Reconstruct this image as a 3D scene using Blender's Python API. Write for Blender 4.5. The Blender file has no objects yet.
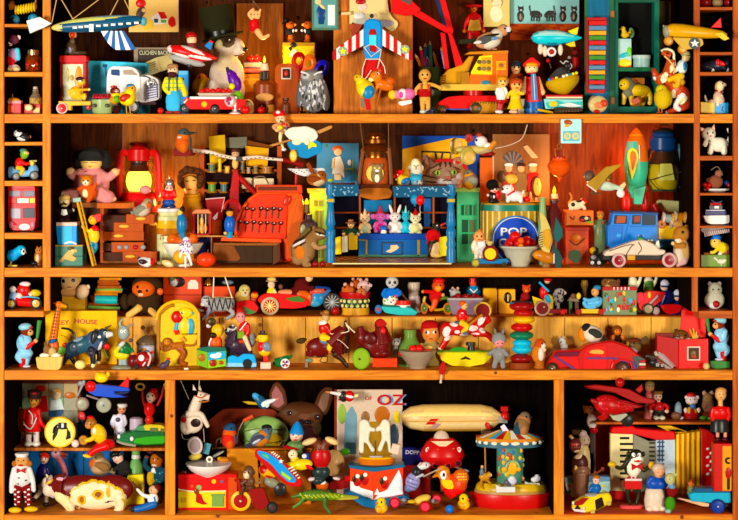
import bpy,math,random
import numpy as np
from mathutils import Vector,Matrix
random.seed(7)
SC=bpy.context.scene
COL=SC.collection
PX=0.0025 # metres per photo pixel on the cabinet's front plane
D=2000.0 # camera distance in the same pixels
CX,HY,Y0=369.0,115.0,545.0
ZC=(Y0-HY)*PX
# ---------------------------------------------------------------- materials
MATS={}
def lin(v):
 return v/12.92 if v<=.04045 else((v+.055)/1.055)**2.4
def rgb(h):
 v=[lin(int(c,16)/15.0)for c in h[:3]]
 m=sum(v)/3
 return tuple(min(.92,max(.004,m+(x-m)*1.25))for x in v)
def mat(code):
 if code in MATS:return MATS[code]
 c,fin=rgb(code),code[3:]
 m=bpy.data.materials.new('finish_'+code);m.use_nodes=True
 nt=m.node_tree;N=nt.nodes;L=nt.links
 bs=N['Principled BSDF'];out=N['Material Output']
 tc=N.new('ShaderNodeTexCoord');mp=N.new('ShaderNodeMapping');L.new(tc.outputs['Object'],mp.inputs[0])
 nz=N.new('ShaderNodeTexNoise');L.new(mp.outputs[0],nz.inputs['Vector'])
 mx=N.new('ShaderNodeMix');mx.data_type='RGBA'
 L.new(nz.outputs['Fac'],mx.inputs['Factor']);L.new(mx.outputs['Result'],bs.inputs['Base Color'])
 k,sc,ro=.14,90,.3
 bump=0
 if fin=='m':k,sc,ro,bump=.16,400,.9,.15
 elif fin=='h':k,sc,ro,bump=.42,330,.8,.5
 elif fin=='w':k,sc,ro,bump=.34,40,.45,.08;mp.inputs['Scale'].default_value=(.25,1,1.6)
 elif fin=='v':k,sc,ro,bump=.34,40,.5,.08;mp.inputs['Scale'].default_value=(1.6,1,.2)
 elif fin=='s':k,sc,ro=.2,60,.28;bs.inputs['Metallic'].default_value=.85
 elif fin=='p':k,sc,ro=.06,120,.75
 elif fin=='k':k,sc,ro=.07,60,.5
 elif fin=='g':k,sc,ro=.05,60,.06;bs.inputs['Transmission Weight'].default_value=.8;bs.inputs['IOR'].default_value=1.25
 elif fin=='l':k,sc,ro=.03,60,.5
 nz.inputs['Scale'].default_value=sc;nz.inputs['Detail'].default_value=4
 hi=tuple(min(1,x*(1+k))for x in c);lo=tuple(x*(1-k)for x in c)
 if fin=='h':nz.inputs['Roughness'].default_value=.7
 if fin in 'wv' and fin:nz.inputs['Distortion'].default_value=1.2
 mx.inputs['A'].default_value=(*lo,1);mx.inputs['B'].default_value=(*hi,1)
 bs.inputs['Roughness'].default_value=ro
 bs.inputs['Specular IOR Level'].default_value=.1 if fin not in('','s','g')else.22
 if bump:
  bp=N.new('ShaderNodeBump');bp.inputs['Strength'].default_value=bump;bp.inputs['Distance'].default_value=.002
  L.new(nz.outputs['Fac'],bp.inputs['Height']);L.new(bp.outputs[0],bs.inputs['Normal'])
 if fin=='l':
  bs.inputs['Emission Color'].default_value=(*c,1);bs.inputs['Emission Strength'].default_value=1.5
 MATS[code]=m
 return m
# ---------------------------------------------------------------- drawing in measured units
FX,FY,FK=0.0,0.0,1.0
def F(x,y,k=5.976):
 global FX,FY,FK
 FX,FY,FK=x,y,float(k)
CUR=None;PART=None;ALL=[]
def T(name,label,cat,d,group=None,snap=True,kind=None,yaw=0,yx=None):
 """start a new top-level thing, d = distance behind the cabinet's front"""
 flush()
 global CUR,PART
 CUR=dict(name=name,label=label,cat=cat,d=float(d),group=group,snap=snap,kind=kind,parts=[],yaw=yaw,yx=None if yx is None else FX+yx/FK)
 PART=None
def p(name,re=0,label=None):
 """start a part; 'a/b' makes b a sub-part of the latest part a; re=1 fuses its shapes into one continuous skin"""
 global PART
 par=None
 if '/' in name:
  a,name=name.split('/')
  par=max(i for i,q in enumerate(CUR['parts'])if q['name']==a)
 PART=dict(name=name,par=par,sh=[],re=re,paint=[],label=label)
 CUR['parts'].append(PART)
def add(c,vs,fs,sdf=None):
 if PART is None:p(CUR['name'])
 PART['sh'].append(dict(c=c,v=[(FX+a/FK,FY+b/FK,o/FK)for a,b,o in vs],f=fs,sdf=sdf))
def R2(x,y,a):
 a=math.radians(a);return x*math.cos(a)-y*math.sin(a),x*math.sin(a)+y*math.cos(a)
def e(c,x,y,rx,ry=None,rd=None,o=0,rot=0,cut=None):
 """ellipsoid; cut=(lo,hi) keeps a band of its height (0 top .. 1 bottom)"""
 ry=rx if ry is None else ry;rd=min(rx,ry)if rd is None else rd
 big=max(rx,ry)/FK
 n,m=(36,24)if big>16 else(24,14)if big>6 else(14,8)if big>2 else(9,6)
 lo,hi=cut or(0,1)
 vs=[];fs=[]
 for j in range(m+1):
  t=math.pi*(lo+(hi-lo)*j/m)
  for i in range(n):
   a=2*math.pi*i/n
   ax,ay=R2(rx*math.sin(t)*math.cos(a),-ry*math.cos(t),rot)
   vs.append((x+ax,y+ay,o+rd*math.sin(t)*math.sin(a)))
 for j in range(m):
  for i in range(n):
   fs.append((j*n+i,j*n+(i+1)%n,(j+1)*n+(i+1)%n,(j+1)*n+i))
 if hi<1:fs.append(tuple(m*n+i for i in range(n)))
 if lo>0:fs.append(tuple(n-1-i for i in range(n)))
 add(c,vs,fs,('e',FX+x/FK,FY+y/FK,o/FK,rx/FK,ry/FK,rd/FK,rot))
def tube(c,pts,n=10,sdf=None,cap=True):
 """pts: (x, y, off, r)"""
 P=[Vector(q[:3])for q in pts];k=len(P)
 vs=[];fs=[];up=None
 for i in range(k):
  t=(P[min(i+1,k-1)]-P[max(i-1,0)])
  if t.length<1e-6:t=Vector((0,1,0))
  t.normalize()
  if up is None:up=t.orthogonal().normalized()
  else:
   up=up-t*up.dot(t)
   up=up.normalized()if up.length>1e-5 else t.orthogonal().normalized()
  w=t.cross(up)
  for j in range(n):
   a=2*math.pi*j/n
   vs.append(tuple(P[i]+(up*math.cos(a)+w*math.sin(a))*pts[i][3]))
 for i in range(k-1):
  for j in range(n):
   fs.append((i*n+j,i*n+(j+1)%n,(i+1)*n+(j+1)%n,(i+1)*n+j))
 if cap:
  fs.append(tuple(range(n-1,-1,-1)));fs.append(tuple((k-1)*n+j for j in range(n)))
 add(c,vs,fs,sdf)
def c(co,x0,y0,x1,y1,r0,r1=None,o=0,o1=None,n=10):
 """straight tapered rod"""
 r1=r0 if r1 is None else r1;o1=o if o1 is None else o1
 q=lambda x,y,z,r:(FX+x/FK,FY+y/FK,z/FK,r/FK)
 tube(co,[(x0,y0,o,r0),(x1,y1,o1,r1)],n,('c',q(x0,y0,o,r0),q(x1,y1,o1,r1)))
def w(co,pts,r,o=0,n=8,r1=None,ease=1):
 """bent rod or wire through points (x, y[, off]); smooth; r tapers to r1"""
 r1=r if r1 is None else r1
 q=[Vector((a[0],a[1],a[2]if len(a)>2 else o))for a in pts]
 if ease and len(q)>2:
  s=[]
  for i in range(len(q)-1):
   a0,a1,a2,a3=q[max(i-1,0)],q[i],q[i+1],q[min(i+2,len(q)-1)]
   for j in range(4):
    t=j/4
    s.append(.5*((2*a1)+(a2-a0)*t+(2*a0-5*a1+4*a2-a3)*t*t+(3*a1-a0-3*a2+a3)*t**3))
  s.append(q[-1]);q=s
 k=len(q)-1
 rr=[r+(r1-r)*i/k for i in range(k+1)]
 cv=lambda v,g:(FX+v.x/FK,FY+v.y/FK,v.z/FK,g/FK)
 tube(co,[(*q[i],rr[i])for i in range(k+1)],n,('w',[cv(q[i],rr[i])for i in range(k+1)]))
def limb(co,pts,r,r1=None,o=0,end=None):
 """bent limb with round ends; end=(colour, radius) adds a hand or foot"""
 w(co,pts,r,o,8,r1)
 z=lambda a:a[2]if len(a)>2 else o
 e(co,pts[0][0],pts[0][1],r*.98,o=z(pts[0]))
 if end:e(end[0],pts[-1][0],pts[-1][1],end[1],o=z(pts[-1]))
 else:e(co,pts[-1][0],pts[-1][1],(r if r1 is None else r1)*.98,o=z(pts[-1]))
def g(co,pts,dep=4,o=0,bv=None,rn=0):
 """outline (x, y) points extruded dep deep from off o backwards, chamfered; rn rounds the corners"""
 if rn:
  q=[]
  for i in range(len(pts)):
   a,b_,d_=Vector(pts[i-1]),Vector(pts[i]),Vector(pts[(i+1)%len(pts)])
   u,v=a-b_,d_-b_
   r=min(rn,u.length*.45,v.length*.45)
   s,f=b_+u.normalized()*r,b_+v.normalized()*r
   for t in(0,.33,.67,1):q.append(tuple(s*(1-t)**2+b_*2*t*(1-t)+f*t*t))
  pts=q
 n=len(pts)
 bv=min(dep*.3,.4*FK)if bv is None else bv
 A=sum(pts[i][0]*pts[(i+1)%n][1]-pts[(i+1)%n][0]*pts[i][1]for i in range(n))
 if A<0:pts=pts[::-1]
 ins=[]
 for i in range(n):
  a,b_,d_=Vector(pts[i-1]),Vector(pts[i]),Vector(pts[(i+1)%n])
  u=(b_-a).normalized()if(b_-a).length>1e-6 else Vector((1,0));v=(d_-b_).normalized()if(d_-b_).length>1e-6 else u
  nn=Vector((-u.y,u.x))+Vector((-v.y,v.x))
  if nn.length<.2:nn=Vector((-u.y,u.x))
  nn.normalize()
  k=max(.4,nn.dot(Vector((-u.y,u.x))))
  ins.append(tuple(b_+nn*bv/k))
 vs=[(*q,o)for q in ins]+[(*q,o+bv)for q in pts]+[(*q,o+dep-bv)for q in pts]+[(*q,o+dep)for q in ins]
 fs=[tuple(range(n)),tuple(3*n+i for i in range(n-1,-1,-1))]
 for r in range(3):
  for i in range(n):
   fs.append((r*n+i,(r+1)*n+i,(r+1)*n+(i+1)%n,r*n+(i+1)%n))
 add(co,vs,fs)
def b(co,x0,y0,x1,y1,dep=None,o=None,bv=None,rn=0,rot=0):
 """box between two corners"""
 dep=min(abs(x1-x0),abs(y1-y0))if dep is None else dep
 o=-dep/2 if o is None else o
 pts=[(x0,y0),(x1,y0),(x1,y1),(x0,y1)]
 if rot:
  cx,cy=(x0+x1)/2,(y0+y1)/2
  pts=[(cx+R2(a-cx,q-cy,rot)[0],cy+R2(a-cx,q-cy,rot)[1])for a,q in pts]
 g(co,pts,dep,o,bv,rn)
def l(co,x,prof,o=0,rot=0,n=18,cy=None,q=1.0):
 """turned shape round an upright axis at x, prof = [(y, r), ...]; rot tips it in the picture plane about (x, cy); q flattens its depth"""
 vs=[];fs=[];m=len(prof)
 cy=prof[-1][0]if cy is None else cy
 for y,r in prof:
  for i in range(n):
   a=2*math.pi*i/n
   dx,dy=R2(r*math.cos(a),y-cy,rot)
   vs.append((x+dx,cy+dy,o+r*math.sin(a)*q))
 for j in range(m-1):
  for i in range(n):
   fs.append((j*n+i,j*n+(i+1)%n,(j+1)*n+(i+1)%n,(j+1)*n+i))
 fs.append(tuple(range(n-1,-1,-1)));fs.append(tuple((m-1)*n+i for i in range(n)))
 add(co,vs,fs)
def z(co,x,y,prof,n=20,sx=1.0,sy=1.0,a0=0,a1=360,rot=0):
 """turned shape round the depth axis, prof = [(off, r), ...] (wheels, clock faces, drums)"""
 vs=[];fs=[];m=len(prof)
 for of,r in prof:
  for i in range(n):
   a=2*math.pi*i/n
   dx,dy=R2(r*math.cos(a)*sx,r*math.sin(a)*sy,rot)
   vs.append((x+dx,y+dy,of))
 for j in range(m-1):
  for i in range(n):
   fs.append((j*n+i,j*n+(i+1)%n,(j+1)*n+(i+1)%n,(j+1)*n+i))
 fs.append(tuple(range(n-1,-1,-1)));fs.append(tuple((m-1)*n+i for i in range(n)))
 add(co,vs,fs)
def wh(x,y,R,wd=None,o=0,ct='222',ch='c33',rim=.62,sx=1.0,name='wheel',hub='ddds'):
 """a wheel facing the viewer: tyre as a part, its hub a sub-part"""
 wd=R*.5 if wd is None else wd
 p(name)
 z(ct,x,y,[(o+wd/2,R*.8),(o+wd*.3,R),(o-wd*.3,R),(o-wd/2,R*.85),(o-wd/2,R*rim)],sx=sx)
 p(name+'/hub')
 z(ch,x,y,[(o,R*rim*1.05),(o-wd*.52,R*rim),(o-wd*.62,R*.2)],sx=sx)
 if hub:e(hub,x,y,R*.15*sx,R*.15,R*.12,o-wd*.62)
def ring(co,x,y,R,r,o=0,sx=1.0,sy=1.0,n=20,rot=0,a0=0,a1=360):
 full=a1-a0>=360
 k=n+1
 pts=[]
 for i in range(k):
  a=math.radians(a0+(a1-a0)*i/n)
  dx,dy=R2(R*math.cos(a)*sx,R*math.sin(a)*sy,rot)
  pts.append((x+dx,y+dy,o,r))
 tube(co,pts,7)
def txt(co,s,x,y,h,o=0,rot=0,sx=1.0,dep=.3):
 """raised lettering, left end of its base line at (x, y), capital height h"""
 cu=bpy.data.curves.new('t','FONT');cu.body=s;cu.size=1;cu.extrude=.02;cu.offset=.022;cu.resolution_u=3
 ob=bpy.data.objects.new('t',cu);COL.objects.link(ob)
 dg=bpy.context.evaluated_depsgraph_get()
 me=bpy.data.meshes.new_from_object(ob.evaluated_get(dg))
 k=h/.69
 vs=[]
 for v in me.vertices:
  dx,dy=R2(v.co.x*k*sx,-v.co.y*k,rot)
  vs.append((x+dx,y+dy,o-v.co.z*dep*FK*10))
 fs=[tuple(q.vertices)for q in me.polygons]
 bpy.data.objects.remove(ob);bpy.data.curves.remove(cu);bpy.data.meshes.remove(me)
 add(co,vs,fs)
def pt(co,x,y,rx,ry=None,back=0,rot=0):
 """a colour patch on the front (or also the back) of the current part"""
 ry=rx if ry is None else ry
 PART['paint'].append((co,FX+x/FK,FY+y/FK,rx/FK,ry/FK,back,rot))
def dist(s,Q):
 k=s[0]
 if k=='e':
  a=math.radians(-s[7]);X=Q[:,0]-s[1];Y=Q[:,1]-s[2]
  dx=X*math.cos(a)-Y*math.sin(a);dy=X*math.sin(a)+Y*math.cos(a)
  return(np.sqrt((dx/s[4])**2+(dy/s[5])**2+((Q[:,2]-s[3])/s[6])**2)-1)*min(s[4:7])
 segs=[(s[1],s[2])]if k=='c' else list(zip(s[1][:-1],s[1][1:]))
 best=np.full(len(Q),1e9)
 for a,b_ in segs:
  A=np.array(a[:3]);d_=np.array(b_[:3])-A
  n=float(d_@d_)or 1e-9
  t=np.clip(((Q-A)@d_)/n,0,1)
  best=np.minimum(best,np.linalg.norm(Q-A-t[:,None]*d_,axis=1)-(a[3]+(b_[3]-a[3])*t))
 return best
def fuse(part):
 V=[];Fc=[]
 for s in part['sh']:
  k=len(V);V+=s['v'];Fc+=[tuple(k+i for i in f)for f in s['f']]
 me=bpy.data.meshes.new('r');me.from_pydata(V,[],Fc)
 ob=bpy.data.objects.new('r',me);COL.objects.link(ob)
 size=max(max(v[i]for v in V)-min(v[i]for v in V)for i in range(3))
 md=ob.modifiers.new('r','REMESH');md.mode='VOXEL';md.voxel_size=max(.38,size/85)
 sm=ob.modifiers.new('s','SMOOTH');sm.factor=.5;sm.iterations=3
 dg=bpy.context.evaluated_depsgraph_get();dg.update()
 m2=bpy.data.meshes.new_from_object(ob.evaluated_get(dg))
 V=[tuple(v.co)for v in m2.vertices];fs=[tuple(q.vertices)for q in m2.polygons]
 bpy.data.objects.remove(ob);bpy.data.meshes.remove(me);bpy.data.meshes.remove(m2)
 cols=[]
 S=[(s['c'],s['sdf'])for s in part['sh']if s['sdf']]
 one=len({s[0]for s in S})==1
 if one:return V,fs,[S[0][0]]*len(fs)
 VV=np.array(V);Q=np.array([VV[list(f)].mean(axis=0)for f in fs])
 best=np.argmin(np.array([dist(k[1],Q)for k in S]),axis=0)
 cols=[S[i][0]for i in best]
 return V,fs,cols
OVER=[]
def flush():
 global CUR
 t=CUR;CUR=None
 if t is None or not t['parts']:return
 built=[]
 for q in t['parts']:
  if q['re']:V,Fc,C=fuse(q)
  else:
   V=[];Fc=[];C=[]
   for s in q['sh']:
    k=len(V);V+=s['v'];Fc+=[tuple(k+i for i in f)for f in s['f']];C+=[s['c']]*len(s['f'])
  if q['paint']:
   zc=sum(v[2]for v in V)/max(1,len(V))
   VV=np.array(V);Q=np.array([VV[list(f)].mean(axis=0)for f in Fc])
   for(co,x,y,rx,ry,back,rot)in q['paint']:
    a=math.radians(-rot);X=Q[:,0]-x;Y=Q[:,1]-y
    ok=((X*math.cos(a)-Y*math.sin(a))/rx)**2+((X*math.sin(a)+Y*math.cos(a))/ry)**2<=1
    if not back:ok&=Q[:,2]<zc+.3
    for i in np.nonzero(ok)[0]:C[i]=co
  built.append((q,V,Fc,C))
 allv=[v for bt in built for v in bt[1]]
 if t['yaw']:
  ca,sa=math.cos(math.radians(t['yaw'])),math.sin(math.radians(t['yaw']))
  xs=t['yx']if t['yx']is not None else(min(v[0]for v in allv)+max(v[0]for v in allv))/2
  built=[(q,[(xs+(v[0]-xs)*ca-v[2]*sa,v[1],(v[0]-xs)*sa+v[2]*ca)for v in V],Fc,C)for q,V,Fc,C in built]
  allv=[v for bt in built for v in bt[1]]
 d=t['d'];s=(D+d)/D*PX
 yb=max(v[1]for v in allv)
 dy=0
 if t['snap']:
  for(ys,x0,x1,d0,d1)in SHELVES:
   exp=HY+(ys-HY)*D/(D+d)
   xm=sum(v[0]for v in allv)/len(allv)
   if x0<=xm<=x1 and d0<=d<=d1 and abs(exp-yb)<7:dy=exp-yb-.05
 W=lambda v:Vector(((v[0]-CX)*s,d*PX+v[2]*s,ZC-(v[1]+dy-HY)*s))
 pts=[W(v)for v in allv]
 org=Vector(((min(v.x for v in pts)+max(v.x for v in pts))/2,d*PX,min(v.z for v in pts)))
 single=len(built)==1
 root=None
 if not single:
  root=bpy.data.objects.new(t['name'],None);COL.objects.link(root);root.location=org;root.empty_display_size=.01
 objs=[]
 for q,V,Fc,C in built:
  me=bpy.data.meshes.new(q['name'])
  me.from_pydata([W(v)-org for v in V],[],[f[::-1]for f in Fc])
  names=list(dict.fromkeys(C))
  for n in names:me.materials.append(mat(n))
  ix={n:i for i,n in enumerate(names)}
  me.polygons.foreach_set('material_index',[ix[a]for a in C])
  me.polygons.foreach_set('use_smooth',[True]*len(Fc))
  me.validate();me.update()
  me.set_sharp_from_angle(angle=math.radians(38))
  ob=bpy.data.objects.new(t['name']if single else q['name'],me);COL.objects.link(ob)
  if single:ob.location=org;root=ob
  else:ob.parent=objs[q['par']]if q['par']is not None else root
  if q['label']and not single:ob['label']=q['label']
  objs.append(ob)
 if t['kind']:root['kind']=t['kind']
 if t['label']:root['label']=t['label']
 if t['cat']:root['category']=t['cat']
 if t['group']:root['group']=t['group']
 ALL.append(root)
 return root
# ---------------------------------------------------------------- common bodies
def figure(x,yt,yb,hr,skin,top,bot,shoe,hair=None,aw=None,arms=None,legs=None,tw=None,hat=None,face=True,sk=None,hairlong=0,neck=0,hx=0):
 """a little doll: head radius hr, arms and legs as lists of points, hat = (kind, colour[, band])"""
 H=yb-yt;tw=hr*.8 if tw is None else tw;lw=tw*.48;aw=tw*.38 if aw is None else aw
 hy=yt+hr;sh=yt+hr*2+neck+tw*.25;hip=sh+(yb-sh)*.5
 p('body',1)
 e(skin,x+hx,hy,hr*.92,hr,hr*.92)
 c(skin,x+hx*.5,hy+hr*.6,x,sh,hr*.35)
 e(top,x,(sh+hip)/2,tw,(hip-sh)*.62,tw*.75)
 e(bot,x,hip,tw*.92,tw*.55,tw*.75)
 if arms is None:arms=[[(x-tw,sh+aw),(x-tw*1.5,(sh+hip)/2),(x-tw*1.4,hip)],[(x+tw,sh+aw),(x+tw*1.5,(sh+hip)/2),(x+tw*1.4,hip)]]
 for a in arms:limb(top,a,aw,aw*.8,0,(skin,aw*1.05))
 if legs is None:legs=[[(x-tw*.5,hip),(x-tw*.55,yb-lw*.8)],[(x+tw*.5,hip),(x+tw*.55,yb-lw*.8)]]
 for a in legs:
  limb(bot,a,lw,lw*.8)
  e(shoe,a[-1][0],a[-1][1],lw*1.25,lw*.8,lw*1.5,(a[-1][2]if len(a[-1])>2 else 0)-lw*.4)
 if face:
  fx=x+hx*1.15
  for sgn in(-1,1):pt('211',fx+sgn*hr*.36,hy-hr*.08,max(hr*.15,.3*FK),max(hr*.18,.35*FK))
  pt('b32',fx,hy+hr*.48,hr*.3,max(hr*.1,.25*FK))
 if sk:
  p('skirt');l(sk,x,[(hip-(hip-sh)*.5,tw*.9),(hip,tw*1.2),(hip+(yb-hip)*.55,tw*1.7),(hip+(yb-hip)*.5,tw*1.3)],0,q=.8)
 if hair:
  p('hair');e(hair,x+hx,hy-hr*.1,hr*1.06,hr*1.02,hr*1.02,hr*.3)
  e(hair,x+hx,hy-hr*.5,hr*.95,hr*.6,hr*.9,-hr*.1)
  if hairlong:
   for sgn in(-1,1):e(hair,x+hx+sgn*hr*.85,hy+hr*.3,hr*.35,hr*hairlong,hr*.4,hr*.2)
 if hat:
  k,hc=hat[0],hat[1]
  p('hat');hx_=x+hx
  if k=='cap':e(hc,hx_,hy-hr*.45,hr*1.05,hr*.75,hr*1.05,cut=(0,.55));e(hc,hx_+(hat[2]if len(hat)>2 else 0)*hr*.9,hy-hr*.42,hr*.8,hr*.14,hr*.7,-hr*.5)
  elif k=='top':l(hc,hx_,[(hy-hr*2,hr*.75),(hy-hr*.7,hr*.68),(hy-hr*.68,hr*1.15),(hy-hr*.5,hr*1.15)])
  elif k=='cone':l(hc,hx_,[(hy-hr*2.3,hr*.08),(hy-hr*1.2,hr*.55),(hy-hr*.4,hr*.98)])
  elif k=='flat':l(hc,hx_,[(hy-hr*1.15,hr*.95),(hy-hr*.95,hr*1.1),(hy-hr*.5,hr*.85)])
  elif k=='brim':l(hc,hx_,[(hy-hr*1.4,hr*.5),(hy-hr*1.25,hr*.75),(hy-hr*.6,hr*.8),(hy-hr*.58,hr*1.5),(hy-hr*.4,hr*1.5)])
  elif k=='helm':e(hc,hx_,hy-hr*.25,hr*1.12,hr*1.0,hr*1.1,hr*.1,cut=(0,.6))
  elif k=='bow':e(hc,hx_-hr*.5,hy-hr,hr*.5,hr*.35);e(hc,hx_+hr*.5,hy-hr,hr*.5,hr*.35)
def bird(body,rx,ry,rot,head,hr,beak,tail,cb,cbelly=None,ch=None,cw=None,ck='da3',ct=None,foot=None,cl='a74',wing=True,eye=None,blen=None):
 """body=(x, y); head=(x, y); beak, tail = end points; foot = y of the ground"""
 x,y=body;ch=ch or cb;cw=cw or cb;ct=ct or cw
 sg=1 if head[0]>x else-1
 p('body',1)
 e(cb,x,y,rx,ry,ry*.9,0,rot)
 e(ch,head[0],head[1],hr)
 if cbelly:e(cbelly,x+sg*rx*.15,y+ry*.32,rx*.72,ry*.74,ry*.9,-ry*.08,rot)
 mx,my=(x*.45+head[0]*.55),(y*.45+head[1]*.55)
 e(cb if not cbelly else cbelly,mx,my,(hr+ry)*.45)
 p('beak');dx,dy=beak[0]-head[0],beak[1]-head[1]
 n=math.hypot(dx,dy)or 1
 c(ck,head[0]+dx/n*hr*.8,head[1]+dy/n*hr*.8,beak[0],beak[1],hr*.34,hr*.05)
 p('eye');e('111',head[0]+sg*hr*.25,head[1]-hr*.2,max(hr*.18,.35*FK),None,hr*.15,-hr*.9)
 p('tail');tx,ty=tail;ux,uy=tx-x,ty-y;n=math.hypot(ux,uy)or 1;ux,uy=ux/n,uy/n
 k=ry*.32;s0=rx*.75
 g(ct,[(x+ux*s0-uy*k,y+uy*s0+ux*k),(tx-uy*k*.9,ty+ux*k*.9),(tx+uy*k*.9,ty-ux*k*.9),(x+ux*s0+uy*k,y+uy*s0-ux*k)],ry*.3,-ry*.15)
 if wing:
  p('wing');e(cw,x-sg*rx*.22,y-ry*.05,rx*.68,ry*.52,ry*.3,-ry*.75,rot)
 if foot:
  for i in(-.18,.22):
   p('leg');w(cl,[(x+i*rx,y+ry*.7),(x+i*rx+sg*rx*.08,foot-.3*FK),(x+i*rx+sg*rx*.35,foot-.15*FK)],max(rx*.05,.28*FK),ease=0)
def eyes(x1,y1,x2,y2,r,o,co='111'):
 for x,y in((x1,y1),(x2,y2)):
  p('eye');e(co,x,y,r,r,r*.6,o)
def wheels2(a,b_,y,R,**k):
 wh(a,y,R,**k);wh(b_,y,R,**k)
SHELVES=[]
# ---------------------------------------------------------------- the cabinet
def woodmat(name,c1,c2,vertical=False,planks=0,rough=.42,scale=1.0):
 m=bpy.data.materials.new(name);m.use_nodes=True
 N=m.node_tree.nodes;L=m.node_tree.links;bs=N['Principled BSDF']
 tc=N.new('ShaderNodeTexCoord');mp=N.new('ShaderNodeMapping');L.new(tc.outputs['Object'],mp.inputs[0])
 mp.inputs['Scale'].default_value=(7*scale,4,.7*scale)if vertical else(.7*scale,4,9*scale)
 nz=N.new('ShaderNodeTexNoise');nz.inputs['Scale'].default_value=9;nz.inputs['Detail'].default_value=7;nz.inputs['Distortion'].default_value=1.6
 L.new(mp.outputs[0],nz.inputs['Vector'])
 n2=N.new('ShaderNodeTexNoise');n2.inputs['Scale'].default_value=5;n2.inputs['Detail'].default_value=3;L.new(tc.outputs['Object'],n2.inputs['Vector'])
 ad=N.new('ShaderNodeMath');ad.operation='MULTIPLY_ADD';L.new(nz.outputs['Fac'],ad.inputs[0]);ad.inputs[1].default_value=1.5;
 s=N.new('ShaderNodeMath');s.operation='MULTIPLY_ADD';L.new(n2.outputs['Fac'],s.inputs[0]);s.inputs[1].default_value=.5;s.inputs[2].default_value=-.5
 L.new(s.outputs[0],ad.inputs[2])
 rp=N.new('ShaderNodeValToRGB');L.new(ad.outputs[0],rp.inputs[0])
 rp.color_ramp.elements[0].position=.25;rp.color_ramp.elements[0].color=(*c2,1)
 rp.color_ramp.elements[1].position=.75;rp.color_ramp.elements[1].color=(*c1,1)
 last=rp.outputs[0]
 # small knots
 vo=N.new('ShaderNodeTexVoronoi');vo.inputs['Scale'].default_value=13;L.new(tc.outputs['Object'],vo.inputs['Vector'])
 kn=N.new('ShaderNodeMath');kn.operation='LESS_THAN';L.new(vo.outputs['Distance'],kn.inputs[0]);kn.inputs[1].default_value=.07
 mk=N.new('ShaderNodeMix');mk.data_type='RGBA';L.new(kn.outputs[0],mk.inputs['Factor']);L.new(last,mk.inputs['A']);mk.inputs['B'].default_value=(c2[0]*.35,c2[1]*.3,c2[2]*.3,1)
 last=mk.outputs['Result']
 L.new(last,bs.inputs['Base Color']);bs.inputs['Roughness'].default_value=rough+.1;bs.inputs['Specular IOR Level'].default_value=.02 if c1[0]<.2 else.15
 bp=N.new('ShaderNodeBump');bp.inputs['Strength'].default_value=.12;bp.inputs['Distance'].default_value=.002
 L.new(nz.outputs['Fac'],bp.inputs['Height']);L.new(bp.outputs[0],bs.inputs['Normal'])
 return m
MATS['frame']=woodmat('frame_wood',(.86,.29,.012),(.56,.14,.005))
MATS['framev']=woodmat('frame_wood_upright',(.86,.29,.012),(.56,.14,.005),True)
MATS['redw']=woodmat('right_light_wood',(.60,.13,.01),(.36,.06,.005))  # frame wood again; redder, dimmer right-hand light put into its colour
MATS['redv']=woodmat('right_light_upright',(.60,.13,.01),(.36,.06,.005),True)  # upright copy, with the same light put into its colour
MATS['pine']=woodmat('pine_boards',(.90,.50,.07),(.72,.30,.03),True)
MATS['panel']=woodmat('orange_panel',(.66,.20,.012),(.36,.08,.005),True)
MATS['back']=woodmat('back_boards',(.075,.024,.008),(.03,.009,.004),True,rough=.7)
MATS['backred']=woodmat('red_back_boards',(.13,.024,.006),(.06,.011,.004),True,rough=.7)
MATS['dark']=woodmat('dark_back_and_shade',(.007,.003,.002),(.003,.0015,.001),True,rough=.8)  # near-black for niche backs and for shade on the side boards
MATS['glowback']=woodmat('red_glow_boards',(.26,.05,.006),(.13,.02,.004),True,rough=.7)  # red-orange glow on these back boards is put into their colour
MATS['amberback']=woodmat('amber_glow_boards',(.28,.095,.008),(.13,.04,.004),True,rough=.7)  # lantern and candle glow on the back boards put into their colour
MATS['redfloor']=woodmat('red_floor_boards',(.78,.10,.01),(.55,.06,.006),rough=.4)
F(0,0,1)
def board(nm,co,x0,y0,x1,y1,d0,d1,at=0,lab=None):
 """a board whose front face at depth d0 covers the given frame of the picture plane 'at'"""
 s=(D+at)/D
 p(nm,label=lab)
 q=lambda x,y:(CX+(x-CX)*s,HY+(y-HY)*s)
 a,b_=q(x0,y0),q(x1,y1)
 g(co,[a,(b_[0],a[1]),b_,(a[0],b_[1])],d1-d0,d0,.5)
T('toy_cabinet','large orange wooden display cabinet whose shelves and cubbyholes hold all the toys','cabinet',0,snap=False)
W0,W1=-16,752
for x0,y0,x1,y1,m in((-16,-30,4,545,'framev'),(733,-30,752,545,'redv'),(42.5,-30,50.5,268,'framev'),(44,277,50,311,'framev'),(165,380,175,515,'framev'),(554,380,564,515,'framev'),(694,-30,700,268,'redv'),(692,277,698,312,'redv')):
 board('upright',m,x0,y0,x1,y1,0 if x0 not in(-16,733)else-1,140)
for x0,x1,m in((40,46,'framev'),(694,700,'redv')):board('upright',m,x0,311,x1,368,62,140,62)
board('top_board','frame',4,-40,733,-30,0,140)
for y0,y1 in((114,123),(268,277),(370.5,380)):
 board('shelf','frame',4,y0,733,y1,.4,140)
board('base_board','frame',4,515,733,545,0,140)
board('niche_floor','redfloor',564,514.2,733,515,1,138,lab='red painted floor board')
for y0,y1 in((24,27),(72,76.5),(142,145.5),(181,186),(233,239),(311,317)):
 board('cubby_shelf','frame',4,y0,43.5,y1,.5,50)
for y0,y1 in((7,10),(52,55),(72,75.5),(156,160.5),(193,195.5),(226,228),(311,318.5)):
 board('cubby_shelf','redw',699,y0,733,y1,.5,50)
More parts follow.
